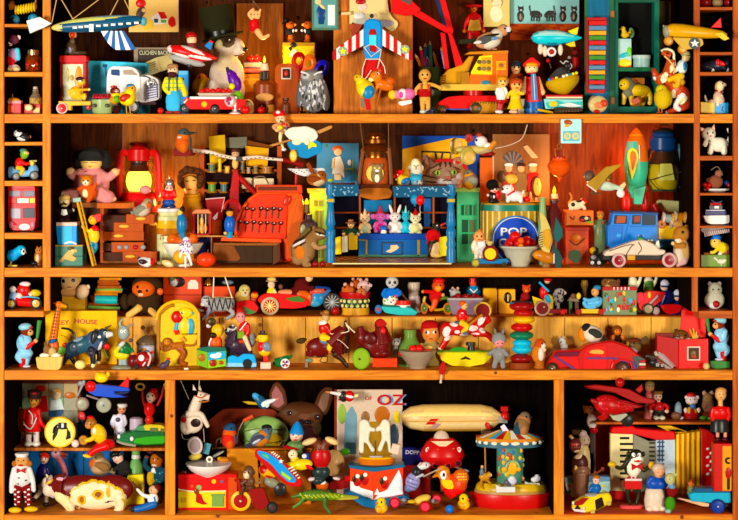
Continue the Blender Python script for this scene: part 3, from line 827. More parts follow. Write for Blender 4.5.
p('face_patch');e('eeeh',706,176,16,20,8,-28);e('222h',712,196,14,5,6,-30)
T('wooden_maid','jointed red wooden doll in a pale apron hanging on the red back boards','doll',104,snap=False)
figure(502,24,300,24,'d73','c22','c22','a21',arms=[[(478,96),(456,130),(446,185)],[(530,96),(546,130),(560,185)]],legs=[[(480,190),(478,280)],[(522,190),(526,216)]],tw=36,aw=12)
p('hat');l('c22',502,[(26,22),(30,54),(42,48),(46,22)],q=.7);e('c73',502,38,20,16)
p('apron');g('eb6',[(478,118),(500,124),(530,116),(546,182),(462,186)],10,-34,rn=8)
T('portrait_card','cream card with a faint drawing of a plump child, beside the cat picture','picture',100,snap=False)
p('card');b('dc8p',558,-20,716,160,10)
p('drawing');e('eec',636,84,38,50,4,-7);e('edb',640,16,32,32,5,-7);ring('a86',640,14,30,2,-11,a0=180,a1=400);w('b98',[(628,30),(640,34),(652,28)],1.6,-12);pt
F(490,0)
T('cat_picture','wide picture of five black cats sitting along a brick wall','picture',108,snap=False)
p('board');b('9ccp',120,-30,534,142,8)
p('brick_wall')
b('b52p',120,142,534,240,10,-5)
for r in range(6):
 for k in range(9):
  x=122+k*46+(r%2)*22
  if x<520:b('c62p' if(r+k)%3 else 'a41p',x,146+r*15.6,min(x+42,532),158+r*15.6,4,-7)
PART['name']='brick_wall'
for i,x in enumerate((182,270,362,434,500)):
 p('painted_cat')
 if i in(1,2):
  e('333',x,84,34,22,3,-5);e('333',x+(24,-22)[i-1],92,18,16,3,-6);w('333',[(x+(-26,24)[i-1],76),(x+(-34,20)[i-1],50),(x+(-32,18)[i-1],34)],5,-5)
  for k in(-22,-8,10,24):c('333',x+k,96,x+k,128,5,o=-5)
 else:
  e('333',x,98,22,34,3,-5);e('333',x+2,56,18,16,3,-6);g('333',[(x-16,50),(x-14,32),(x-2,44)],3,-6);g('333',[(x+18,50),(x+18,32),(x+6,44)],3,-6);e('987',x,100,7,20,3,-8);e('876',x+2,62,8,6,3,-9)
 pt('ddd',x+2,60,5,6)
T('toy_airship','pale turquoise tin airship with yellow tail fins and white engine pods','toy airship',46,snap=False)
p('hull');l('5cd',395,[(245,2),(258,24),(290,40),(340,48),(395,47),(450,36),(500,22),(548,5)],0,-90,cy=395,n=28)
for v in range(len(PART['sh'][-1]['v'])):
 a=PART['sh'][-1]['v'][v];PART['sh'][-1]['v'][v]=(a[0],a[1]+(226-395)/FK,a[2])
pt('cff',380,196,110,9,1);pt('9ee',390,212,130,8,1);pt('28a',380,268,120,10,1,-3)
p('tail_fin');g('fd3',[(465,185),(530,160),(522,205),(500,212)],10,-5);p('tail_fin');g('ec3',[(450,264),(505,246),(512,278),(480,280)],10,-5)
for x,y in((300,292),(328,306),(420,298)):
 p('pod');e('edc',x,y,16,34,16,-10);c('a98',x,y-30,x,y-50,4)
p('wheel');z('eee',366,310,[(-14,30),(-24,26)]);z('a12',366,310,[(-24,17),(-29,14)])
F(490,36)
T('toddler_doll','blond toddler doll in a white shirt and dark red shorts, facing the girl doll','doll',12)
figure(66,246,474,34,'fc8k','eee','a22','eee',hair='d92',arms=[[(46,324),(40,350),(52,366)],[(90,324),(98,345),(92,362)]],legs=[[(58,390),(46,460)],[(72,390),(60,462)]],tw=30,hx=8)
T('girl_doll','doll in a golden yellow dress with auburn hair, facing the toddler doll','doll',14)
figure(152,262,472,38,'fb7k','fc3','fb8k','eca',hair='b52',arms=[[(128,340),(112,355),(104,372)],[(172,340),(186,352),(196,350)]],legs=[[(144,400),(130,460)],[(162,400),(148,462)]],tw=30,sk='fc2',hx=6)
T('boy_doll','brown-coated boy doll in a dark cap standing behind the girl doll','doll',48)
figure(156,158,470,36,'fc9k','a52','742','321',arms=[[(136,240),(118,270),(104,272)],[(184,240),(196,280),(180,310)]],tw=38,hair='321',hat=('cap','345',-.4))
T('white_block','plain white block beside the girl doll, topmost of two','block',34,snap=False)
b('ddc',172,376,220,424,46,rn=3)
T('white_block','plain white block beneath another one beside the girl doll','block',34)
b('dcb',166,426,220,458,50,rn=3)
T('peg_doll','tall wooden peg doll with a red hood, red tunic and blue skirt','doll',30)
p('body',1);e('fda',248,190,40,38,36);c('d22',252,240,262,390,40,52);limb('ca8k',[(216,250),(204,300),(196,330)],15,18,0,('fc9',20));limb('fb8k',[(286,250),(302,300),(312,332)],15,18,0,('fc9',20))
for x in(234,262):pt('211',x,186,4)
pt('c43',248,206,8,3)
p('hood');g('d32',[(194,166),(240,124),(256,124),(300,162),(290,186),(278,164),(248,154),(216,166),(204,184)],60,-30,rn=8)
p('hair');e('da3',248,168,40,16,26,-16)
p('skirt');l('26a',262,[(380,54),(430,58),(462,56)],q=.8)
p('panel');g('58b',[(240,222),(270,222),(284,380),(246,380)],8,-54);w('dde',[(256,226),(264,378)],3,-58)
T('spinning_top','large tin humming top with a dark dome and picture-painted sides','spinning top',40,snap=False)
p('dome');l('444',420,[(185,4),(196,30),(216,46),(244,62),(268,72)],0,12,cy=268)
p('bowl');l('ca4',430,[(232,50),(250,98),(268,108),(298,96),(328,60),(352,20)],0,-14,cy=270)
random.seed(4)
for i in range(26):e(random.choice(['fd4','48b','d42','eec','6a4','334']),350+i%9*20,262+i//9*20-(i%9)*5,10,9,4,-96+abs(i%9-4)*9+i//9*8)
PART['name']='bowl'
p('tip');c('556',430,310,452,352,60,12,n=16)
p('spindle');c('321',365,192,356,160,5)
p('knob');e('a22',346,148,14)
T('black_horse','small black toy horse with a white bridle behind the spinning top','toy horse',74,snap=False)
p('body',1);e('222',464,176,34,42);c('222',450,165,420,156,22,12);c('222',466,200,470,340,24);e('ccc',474,130,12)
p('bridle');w('eee',[(416,150),(436,166),(452,150),(486,176),(474,200)],4,-26)
T('red_rider','plain red wooden figure with a round red head behind the spinning top','figure',72,snap=False)
p('body',1);e('b44',510,88,22,24);c('a22',512,125,516,200,20,28);c('a22',516,200,520,340,28)
p('eye');e('211',502,84,3,3,3,-20);p('eye');e('211',518,84,3,3,3,-20)
T('picture_book','red-covered book topmost of the pile beneath the humming top','book',40,snap=False)
p('cover');b('b22',324,352,548,370,130,rn=3)
p('pages');b('edbp',330,362,546,374,126,-66)
T('picture_book','pale turquoise picture book in the middle of the pile beneath the humming top','book',36,snap=False)
p('cover');g('9dd',[(316,376),(548,380),(548,436),(326,436)],130,-65)
p('picture');g('5bb',[(326,400),(400,384),(440,400),(546,390),(546,424),(340,430)],4,-68);e('fc3',372,406,26,18,3,-70);g('eee',[(400,412),(470,398),(546,418),(480,430)],3,-70)
T('picture_book','thin yellow-edged dark book at the bottom of the pile, sticking out','book',24)
p('cover');g('321',[(380,440),(548,440),(548,464),(380,474)],100,-50);p('pages');g('ca4p',[(280,444),(376,464),(376,478),(282,460)],60,-34)
for i in range(7):p('tooth');b('654',410+i*18,458,418+i*18,466,4,-53)
# ---- teal cabinet
F(580,0)
T('teal_cupboard','worn teal wooden cupboard with its door swung open and two inner shelves','cupboard',70)
p('door');b('268v',14,-30,190,680,26,-120);b('364v',14,-30,34,680,32,-124);b('364v',160,-30,188,680,32,-124)
for y in(70,580):p('door/hinge');b('a61',168,y,190,y+40,10,-128)
p('side');b('265v',186,-30,216,680,100,-105)
p('side');b('265v',430,-30,460,680,130,-105)
p('side_panel');g('542v',[(460,0),(545,10),(545,680),(460,680)],10,10)
p('shelf');b('264w',200,404,440,428,92,-100)
p('bottom');b('265w',186,636,460,672,100,-106)
p('top');b('254w',186,-6,460,20,100,-106)
p('back');b('111m',200,0,440,660,8,8)
T('xylophone','toy xylophone of coloured metal bars in a red frame hung on the open teal door','xylophone',36,snap=False)
p('frame');b('a12',36,104,158,124,14,-6);b('811',34,118,56,548,14,-4);b('811',136,118,156,548,14,-4);b('a12',40,536,146,556,14,-6)
for i in range(14):p('bar');b(('c32','68a','da3','483')[i%4]if i<14 else 'c32',52,125+i*29.6,158-i*.9,151+i*29.4,10,-18,rn=4)
T('painted_shell','pale scallop shell with a painted red flower resting on the shelf by the teal door','shell',26)
F(580,36)
p('shell');e('cb8',108,416,58,52,20,0,-20);e('976',70,400,20,40,14,6,20)
p('flower');e('c53',140,408,22,22,8,-20);e('b32',98,458,18,14,8,-18);e('d86',112,420,30,20,6,-18)
F(580,0)
T('toy_carton','cardboard carton printed with a bluebird, on the upper shelf of the teal cupboard','box',60,snap=False)
p('box');b('bdd',222,232,304,402,56,rn=3);b('c52',222,388,304,402,58,rn=2)
p('picture');e('fd4',264,376,40,22,4,-29);e('5bc',260,330,34,14,4,-30,-20);e('7c4',290,310,14,30,4,-29)
T('yellow_duck','small yellow toy duck standing on the bluebird carton','toy duck',60,snap=False)
bird((268,208),28,20,0,(258,172),16,(232,176),(304,190),'fc2',None,'fc2','eb2','e81',None,None)
T('green_frog','small green toy on the carton behind the yellow duck','toy',66,snap=False)
e('8a6',306,196,22,32,20)
T('grey_tin','round pale grey lidded tin on the upper shelf of the teal cupboard','tin',56,snap=False)
p('body');l('9bb',368,[(350,50),(402,50)]);p('lid');l('bcc',368,[(330,54),(334,55),(350,54)])
F(583.6,36)
T('toy_lion','yellow toy lion with a grey mane in the lower part of the teal cupboard','toy lion',54,snap=False)
p('body',1);e('db3',330,325,74,36,34);e('db3',244,290,34,36);e('ec4',236,300,17,16,16,-12);
for pts in([(246,350),(242,375),(238,400)],[(282,350),(286,378),(288,402)],[(360,345),(362,375),(358,401)],[(388,330),(398,365),(394,401)]):limb('db3',pts,18,13)
limb('ca3',[(398,320),(412,350),(408,400)],6,5,16)
pt('432',238,288,4);pt('432',222,296,7,5)
p('mane',1);e('665h',284,320,34,52,36,8,10);e('665h',262,270,36,24,30,12);e('776h',260,340,28,30,28)
F(580,36)
T('letter_block','wooden block bearing a red letter behind the toy lion','block',64,snap=False)
p('block');b('b73v',300,250,384,300,40,rn=3);b('963v',302,300,382,424,40)
p('letter');txt('b22','T',322,290,28,-21)
T('foot_block','pinkish wooden wedge lying under the toy lion','block',40,snap=False)
b('b65v',310,372,356,406,20,rot=-25)
# ---- right of cupboard
F(615,0)
T('yellow_plane','yellow tin toy plane with a red tail fin and star roundels flying over the cowboy','toy plane',-14,snap=False)
p('fuselage');l('da3',0,[(-30,30),(0,44),(60,46),(180,36),(300,22),(330,6)],0,-86,cy=0,n=20)
for sh in PART['sh']:sh['v']=[(v[0]+340/FK,v[1]+184/FK,v[2])for v in sh['v']]
p('nose');e('998',308,190,22,40,36,0,-10);c('888',290,150,300,220,6)
p('tail_fin');g('d22',[(572,164),(632,104),(638,166)],10,-5)
p('tailplane');g('ec5',[(580,200),(640,195),(680,232),(650,244)],24,-30,rn=6)
p('wing');g('ca5',[(330,226),(510,232),(520,270),(480,290),(400,300)],12,-70,rn=14)
p('wing/roundel');z('345',464,262,[(-70,34),(-75,33)]);g('eee',[(464+(30 if k%2==0 else 13)*math.sin(k*math.pi/5),262-(26 if k%2==0 else 11)*math.cos(k*math.pi/5))for k in range(10)],4,-80,.3)
for x,y in((312,246),(395,296)):wh(x,y,28,18,-50,'b72','da5',.6)
p('strut');c('887',340,226,390,280,5,o=-54);c('887',380,226,410,280,5,o=-54)
F(580,36)
T('cowboy_horse','rearing brown and white horse cut-out ridden by a cowboy in a white shirt','toy horse',22,snap=False)
p('body',1);c('b52',470,230,500,280,44,40);e('b52',560,310,60,62,24);e('a42',620,360,42,60,24);c('b52',530,240,545,140,44,26);c('b52',540,120,490,95,26,16)
limb('a42',[(460,240),(445,225),(440,205)],22,16,-10);limb('b52',[(480,260),(455,240),(448,250)],18,12,-16,('eee',16));limb('a42',[(630,370),(640,420),(570,440),(520,458)],26,14,6,('eee',14));limb('eee',[(610,360),(570,410),(590,440)],22,14,-12)
for q in((500,250,20,34,20),(610,385,34,18,-40),(545,190,12,30,20),(556,350,14,30,0)):pt('fec',*q[:4],1,q[4])
pt('211',520,104,6)
p('mane');w('fec',[(484,90),(520,78),(556,96),(562,140),(570,200)],8,0)
p('bridle');w('ec8',[(500,120),(540,160),(560,210),(530,240)],5,-30)
p('rider',1);e('fc9',634,130,26,24);e('dee',612,185,34,44);limb('eee',[(610,165),(575,200),(550,220)],16,12,-14,('fc9',12));limb('eb3',[(600,240),(560,250),(530,262)],22,16,-26);limb('da2',[(590,250),(575,300),(555,290)],18,14,-28,('732',14));pt('48b',622,180,12,26)
p('rider/hat');e('cc9',636,108,28,20,20);e('bb8',640,120,40,8,30,0,14)
p('saddle');e('da3',590,270,40,26,34,-4,20)
T('chick','fluffy yellow chick standing beside the rearing horse','chick',14)
p('body',1);e('db3h',494,380,52,66,50);e('ec4h',486,330,34,34);e('da2h',530,380,22,46,24)
p('beak');c('c93',478,334,466,340,8,2,-34);p('eye');e('211',488,326,4,4,4,-34)
for x in(470,488):p('leg');w('c62',[(x,438),(x+2,462),(x-12,470)],4,ease=0)
F(615,0)
for i,(x,co,y,r)in enumerate(((540,'811',10,36),(612,'875',14,34),(688,'911',6,36))):
 T('bauble',('dark red bauble nearest the post in the top red cubby','dull green bauble between two red ones','dark red bauble at the outer side of the top red cubby')[i],'bauble',22)
 p('ball');e(co,x,y,r);p('cap');l('ba5s',x,[(y-r-8,8),(y-r+2,9)])
T('black_toy_dog','black toy dog lying with a red ribbon in the slim red cubby','toy dog',22)
p('body',1);e('223',600,385,66,34,28);e('223',674,372,28,26);e('223',545,390,26,26);limb('223',[(650,400),(672,412)],14,12,-12,('eed',14));limb('223',[(560,400),(580,412)],13,12,-12,('eed',13));e('ddd',690,372,8,20,12,-14)
p('ribbon');e('c23',632,372,30,14,6,-26,20);e('b12',610,366,14,20,6,-28)
F(615,76)
T('block_with_letter','yellow and blue toy block marked with a black letter, under the sitting dog','block',22,yaw=0)
p('yellow_face');g('ec3',[(508,182),(592,188),(592,254),(508,246)],50,-25)
p('blue_face');g('3af',[(592,188),(674,186),(674,250),(592,254)],50,-25)
p('letter');txt('123','L',628,234,28,-27,15)
T('sitting_dog','cream china dog sitting on the yellow and blue block','dog figurine',22,snap=False)
p('body',1);e('dba',622,140,34,50,30,0,-20);e('dba',580,162,32,24);e('edb',628,60,28,32);e('edb',650,52,18,13,14,-6);limb('edb',[(632,120),(634,174)],12,11,-14);limb('edb',[(612,130),(610,174)],12,11,-20);limb('dcb',[(556,160),(544,140),(540,118)],9,6,8)
pt('321',640,46,4);pt('321',664,48,4)
p('ear');e('b96',606,60,11,24,10,-8,10)
p('collar');ring('933',624,94,22,5,sy=.35)
# ================================================================ second shelf
F(0,118)
T('toy_puffin','little black and white tin puffin with an orange tail in a slim cubby','toy bird',22)
bird((138,105),44,26,8,(104,84),22,(76,96),(186,104),'222','eee','eee','222','c42','d63',None)
p('cap');e('222',112,72,20,10,20)
T('scooter_frog','green-headed toy rider in red on a pale blue scooter','toy scooter',22)
p('body',1);e('8be',70,335,40,36,26);c('8be',90,345,190,340,20);e('8be',200,320,32,34,22);c('8be',200,320,205,275,14,9)
p('seat');e('543',92,312,26,8,18)
p('handlebar');c('cc8',180,268,222,266,6,o=-16);e('ed7',196,280,14,16,12,-20)
wh(100,358,24,18,-20,'333','888');wh(208,352,28,18,-20,'333','888')
p('rider',1);e('d32',116,280,28,34);e('7a4',146,226,26,30);e('ec4',160,220,16,12,18,-8);limb('d32',[(126,270),(160,285),(182,276)],12,9,-16,('7a4',9));limb('eb3',[(110,308),(140,315),(128,345)],15,12,-16);e('586',140,205,24,14,24)
pt('eee',152,216,6);pt('211',154,216,3)
F(0,188)
T('toy_bus','red double-decker tin bus seen head-on with grey windows','toy bus',26)
p('body');g('b12',[(50,-4),(66,-10),(200,-10),(218,-4),(222,200),(215,250),(190,258),(90,258),(62,246),(52,190)],140,-50,rn=16)
p('window');b('889',64,22,132,54,5,-53,rn=4);p('window');b('778',150,22,216,54,5,-53,rn=4)
p('windscreen');b('aab',72,126,132,186,5,-53,rn=6);p('windscreen');b('334',146,124,216,182,5,-53,rn=6)
p('sign');b('d11',58,66,110,94,4,-53);p('sign');b('ffd',112,66,180,94,5,-53);p('sign');b('ec3',186,64,218,94,4,-53)
p('band');b('d44',54,98,222,108,5,-52);b('d44',58,8,218,14,5,-52)
p('grille');e('eef',155,236,34,20,6,-52);e('d45',90,215,22,8,6,-51,25)
for x in(76,204):p('headlight');e('c89',x,222,14,20,6,-52)
for x in(80,196):p('wheel');b('222',x-10,244,x+10,266,60,-30,rn=4)
T('blue_chick','sky-blue toy bird with a white face on a little wooden stand','toy bird',20)
bird((72,408),44,36,-15,(124,378),32,(158,392),(30,398),'3af',None,'4bf','29d','eb8',None,None)
p('face');e('fff',142,384,14,20,16,-20);e('111',146,382,5,8,4,-36)
p('leg');c('db5',66,440,62,466,6)
p('stand');b('ec7v',46,464,104,474,46,rn=3)
T('small_squirrel','tiny brown squirrel standing by the blue toy bird','squirrel',24)
p('body',1);e('b74h',230,415,26,40,24);e('c85h',232,374,22,20);e('edb',228,420,12,26,10,-18);e('a63h',222,356,6,10,5);e('a63h',244,356,6,10,5);e('b74h',236,450,24,18,24);pt('211',226,372,4);pt('211',240,372,4)
T('spider_toy','small black wire-legged toy creature at the cubby edge','toy spider',5)
p('body');e('111',204,450,22,14,14)
for i,x in enumerate((186,197,212,226)):p('leg');w('111',[(200+i*4,450),(x,462),(x+(i-1.5)*3,474)],3.5,-6,ease=0)
# ---- dresser and doll
F(0,188)
T('drawer_cabinet','little brown wooden drawer cabinet with its drawers pulled out unevenly','cabinet',64)
p('case');b('742v',440,90,606,120,200,-70);b('531v',450,120,606,455,10,90)
F(95,188)
p('case');b('b62v',20,92,226,124,220,-80);b('a52v',38,124,62,450,200,-60);b('632v',62,124,300,450,20,120);b('853v',62,424,300,452,190,-60);b('632v',296,124,312,450,150,-10)
PART['name']='case'
for(x0,x1,y0,y1,ex,kx)in((200,366,156,212,60,288),(124,300,198,262,40,186),(62,300,262,316,10,150),(112,304,322,382,50,210),(180,384,376,440,60,226)):
 p('drawer');b('a53v',x0,y0,x1,y1,12,-60-ex);b('421v',62,y0+6,x1-8,y1-6,120+ex,-52-ex)
 if y0!=322:p('drawer/handle');e('eb6',kx,(y0+y1)/2-2,32,11,12,-66-ex)
for q in(160,200,255,300):
 p('drawer/trinket')
 e(('999','c53','b85','a32')[q%4],q,352,16,14,10,-112)
T('robin','greyish robin with an orange face perched on the top open drawer','bird',40,snap=False)
bird((284,130),56,36,-28,(316,92),32,(352,108),(214,150),'998h','cbah','a97h','887h','543','776',None)
p('breast');e('c63h',324,100,16,22,12,-24)
T('pink_ornament','small pinkish ornament peeping over the drawer top below the lantern','ornament',60,snap=False)
e('d99',300,10,34,26,24)
F(0,117)
T('bob_haired_doll','doll with a black bobbed fringe, closed eyes and a pink suit','doll',74,snap=False)
p('body',1);e('d99m',545,396,110,106,70);e('fc8k',545,270,70,48,58);limb('d99m',[(480,340),(440,350),(424,330)],34,28,-20,('fc9k',30));limb('d99m',[(610,350),(650,360),(690,330)],32,24,-10,('fc9k',26));limb('d99m',[(500,460),(430,470),(400,480)],50,44,-40,('fca',46));limb('d99m',[(590,450),(640,480),(650,480)],52,46,-40,('fc9',44));limb('fc9',[(690,330),(712,318)],12,9,-10);e('fc9',650,488,54,24,30,-44)
for x in(516,568):pt('853',x,272,18,3)
pt('c64',545,296,10,3)
p('hair');e('222h',548,240,98,62,74,8,0,(0,.62));e('222h',468,250,36,56,50,20,8);e('222h',628,252,36,60,50,20,-8);g('222h',[(478,216),(512,200),(600,204),(622,244),(560,238),(500,244),(476,256)],24,-68,4,rn=14)
p('button');e('c44',520,324,5,5,3,-60)
T('toy_tiger','small orange and white tiger cub cuddled in the lap of the bob-haired doll','toy tiger',56,snap=False)
p('body',1);e('d61h',530,450,52,54,40);e('e84h',518,380,38,34);e('fec',516,390,22,18,16,-24);e('feb',516,455,20,28,16,-28);e('d61h',488,356,11,11,8);e('d61h',546,356,11,11,8);limb('d61h',[(496,420),(472,430)],14,12,-20);limb('d61h',[(560,430),(575,400)],14,11,-20);limb('d61h',[(545,470),(530,498)],22,16,-20)
pt('311',504,380,5);pt('311',530,380,5);pt('422',516,394,5,4)
F(0,188)
T('card_corner','pale green scrap of card on the ledge beside the clown doll','card',40,snap=False)
b('9ba',436,58,484,84,20,rot=-6)
T('clown_doll','black-coated clown doll with a cream hat and drooping moustache on the blue tin','doll',34,snap=False)
p('body',1);e('eda',384,80,34,36,30);e('211m',380,150,42,44,32);limb('211m',[(350,140),(334,132)],14,12,-16,('fff',12));limb('211m',[(410,140),(440,132)],14,12,-16,('fff',12));e('211',364,190,22,12,20,-10);e('211',404,190,22,12,20,-10);pt('211',374,70,4);pt('211',396,70,4);pt('a43',386,82,6)
p('shirt');g('fff',[(372,126),(402,126),(410,156),(386,164),(368,156)],8,-36)
p('moustache');w('432h',[(366,100),(384,92),(402,98)],6,-30)
p('hat');e('db7',384,60,38,22,34,0,-8)
T('blue_tin','pale-topped bright blue tin with a white swoosh, under the clown doll','tin',34,snap=False)
p('body');g('39d',[(342,222),(466,222),(466,338),(352,334)],110,-55,rn=4);p('lid');b('ecb',344,202,468,224,114,-57,rn=4);p('corner');b('5bf',380,226,440,334,4,-58)
p('swoosh');w('fff',[(392,330),(430,318),(466,332)],6,-58)
T('picture_tin','teal tin trunk printed with a tumbling cherub, under the bright blue tin','tin',36)
p('body');b('476',318,342,504,466,150,-70,rn=4);b('b95',320,340,504,350,152,-71)
p('picture');g('ca6',[(356,440),(420,372),(460,360),(474,376),(440,400),(470,420),(450,440),(400,424),(380,444)],4,-72,rn=8);e('543',436,360,20,10,4,-75);e('dc8',446,376,14,12,4,-76)
p('band');b('245',318,404,504,410,4,-71);b('688',350,352,356,466,4,-71)
T('ladder_doll','jointed doll in a red pointed cap and yellow jacket climbing the yellow ladder','doll',26,snap=False)
p('body',1);e('eb5',556,190,28,30,26);e('fc2',562,285,34,50,26);e('d31',566,246,28,22,24);limb('fc2',[(560,246),(526,256),(496,230)],12,10,-10,('eb6',11));limb('38a',[(552,330),(545,356),(562,380)],17,14,-6,('eb4',12));limb('38a',[(568,330),(572,360),(552,392)],16,12,4,('eb4',12));e('eb5',536,190,9,6,8,-8)
pt('311',546,184,4)
p('cap');g('d21',[(548,166),(596,150),(610,160),(604,196),(584,204)],40,-20,rn=8)
T('toy_ladder','yellow wooden ladder leaning against the drawer cabinet ledge','ladder',22)
p('rail');c('ea3v',462,88,560,468,8,o=8,o1=-20,n=6)
p('rail');c('da3v',478,86,572,466,6,o=26,o1=0,n=6)
for i in range(8):
 t=.1+i*.11;p('rung');c('da3v',462+98*t,88+380*t,478+94*t,86+380*t,4,o=8-28*t,o1=26-26*t,n=6)
# ---- red lantern
F(95,118)
T('red_lantern','lit red hurricane lantern glowing on the drawer cabinet','lantern',104,snap=False)
p('base');l('c11',262,[(440,80),(450,96),(470,104),(526,112),(560,112)])
p('cap');l('b11',262,[(156,24),(182,52),(190,66),(250,70),(256,64)]);l('611s',262,[(140,12),(146,52),(164,56),(172,30)])
p('burner');l('421',262,[(256,52),(280,50),(300,58),(318,66)])
for i in range(6):p('burner/hole');e('110',226+i*14,272,5,7,4,-50)
p('globe');l('fd7l',262,[(316,58),(340,72),(380,78),(410,72),(436,60)])
p('guard');ring('a52',262,330,80,4,sy=.12);ring('a52',262,428,80,4,sy=.12)
for s in(-1,1):
 p('side_tube');w('b11',[(262+s*58,214),(262+s*96,206),(262+s*112,250),(262+s*118,380),(262+s*112,460),(262+s*84,490)],20,0)
 p('bail');w('733',[(262+s*100,210),(262+s*94,120),(262+s*90,20)],3,10)
T('kingfisher','kingfisher with a teal back and orange breast on a brown perch, above the doll bust','bird',60,snap=False)
bird((524,150),46,56,0,(530,96),36,(610,86),(500,200),'c61h','d72h','455h','456h','333','345',None,wing=False)
p('throat');e('eddh',512,116,18,10,16,-26);p('wing');e('455h',566,150,12,46,20,-4)
T('perch','reddish brown wooden block fixed to the back boards under the kingfisher','perch',76,snap=False)
b('722v',474,186,580,226,320,-90,rn=4)
T('doll_bust','brown-curled doll head with a scarf, on a mustard bust behind the jar','doll',96,snap=False)
p('body',1);e('eb7k',572,394,48,62,50);c('eb7k',575,440,580,480,34,44);e('b83m',580,590,76,130,60);e('b83m',582,486,60,36,50)
pt('432',554,376,10,4);pt('432',594,372,10,4);pt('c42',568,424,12,5)
p('hair')
random.seed(2)
for i in range(26):
 a=math.radians(150+i*10);e('532h',574+60*math.cos(a)+random.uniform(-8,8),366+58*math.sin(a)+random.uniform(-8,8),22,22,24,random.uniform(-20,20))
e('532h',578,350,56,46,50,18)
p('band');w('a62',[(528,352),(566,336),(610,340)],5,-48)
p('neckerchief');e('c94m',580,462,52,14,40,-10)
T('toy_soldier','round-headed toy soldier with a silver helmet and red coat on top of the crock','toy soldier',60,snap=False)
p('body',1);e('fba',444,420,28,26);e('c21',440,460,42,40,30);e('259',440,504,40,24,30);limb('c21',[(410,440),(404,470)],14,12,-10,('fba',10));limb('c21',[(472,440),(480,470)],14,12,-10,('fba',10));e('136',418,528,24,12,22,-14);e('136',462,528,24,12,22,-14);pt('211',434,418,5);pt('211',456,418,5)
p('helmet');e('bbbs',446,392,28,28,28,0,0,(0,.62));c('aaas',446,366,446,352,5)
p('hair');e('532',420,412,10,16,16);e('532',468,412,10,16,16)
F(95,188)
T('stoneware_crock','white stoneware crock with a yellow waist and orange base band, under the toy soldier','jar',58)
p('body');l('dda',440,[(128,62),(150,60),(160,70),(225,72),(440,70)]);l('eb3',440,[(180,72.5),(186,73),(226,73),(228,72)]);l('b72',440,[(226,74),(258,74),(262,72)])
p('lid');l('eee',440,[(106,60),(110,72),(128,72),(132,62)])
T('gourd','tall pale green-white gourd vase between the drawers and the crock','vase',104)
l('cb9',346,[(214,22),(230,44),(290,48),(350,44),(440,30)])
T('peg_figure','teal peg figure with a black-capped head swinging in the wire frame','toy figure',22,snap=False)
p('body',1);e('17a',518,216,32,64,28);c('28b',520,260,528,310,18,12);e('fc7',506,146,20,18)
p('cap');e('211',522,126,16,18)
p('eye');e('211',494,144,3,3,3,-18)
T('wire_trapeze','wire frame with a red roofed lantern house and dark blue sides, holding two bar acrobats','toy',42)
p('frame');w('a63',[(392,290),(392,264),(735,268)],4,0,ease=0);w('c96',[(500,262),(560,266),(850,268)],5,-34,ease=0);c('854',698,268,698,440,5,o=-24)
p('blue_board');b('125',610,284,696,400,16,36)
p('house');b('a32',582,130,598,266,60,-30);b('a32',682,130,698,266,60,-30);b('a32',582,252,698,266,60,-30);b('432',598,136,682,252,8,26)
p('roof');g('d86',[(578,132),(604,108),(680,108),(700,132)],70,-35)
for x in(618,642,664):p('bar');c('dba',x,136,x,250,3,o=-30)
p('house/lamp');e('ea2',642,222,32,32,20);e('fc4',638,180,14,24,12)
T('white_bowl','big white china bowl holding oranges on the second shelf','bowl',28)
p('bowl');l('eed',524,[(322,124),(330,122),(380,92),(420,50),(450,44),(452,60),(460,60)])
for i,(x,y)in enumerate(((470,308),(575,304),(520,318))):
 T('orange',('orange in the white bowl nearest the crock','orange in the white bowl under the lantern house','orange half hidden in the middle of the white bowl')[i],'orange',34,snap=False)
 e('e72',x,y,42,34,34,(10,10,-30)[i])
T('frosted_apple','apple dripping with white frosting and sprinkles in front of the white bowl','apple',8)
p('fruit');e('da5',528,420,62,48,44)
p('frosting',1);e('eee',546,372,48,44,36,-14);e('eee',546,330,24,30,22,-10);limb('eee',[(520,390),(512,420)],14,8,-36);limb('eee',[(560,400),(580,466)],12,7,-36);limb('eee',[(545,420),(545,480)],9,6,-44)
random.seed(8)
for i in range(34):pt(random.choice(['a6c','646','e8b','769']),546+random.uniform(-44,40),365+random.uniform(-46,34),4,5)
T('persimmon','shiny round orange persimmon with a dark stalk at the shelf edge','fruit',12)
p('fruit');e('d51',665,430,58,44,44);p('stem');c('432',672,392,676,368,5,3)
T('lemon_slice','pale lemon half lying by the frosted apple','lemon',8)
p('fruit');e('ec8',434,446,38,20,20,0,20);p('cut_face');e('fdb',440,446,24,14,8,-16,20)
T('shore_bird','small black, white and red bird ornament lying below the drawers','bird ornament',10)
bird((300,436),44,30,12,(340,434),22,(362,440),(256,410),'ddd','eee','c23','322','b22','322',None)
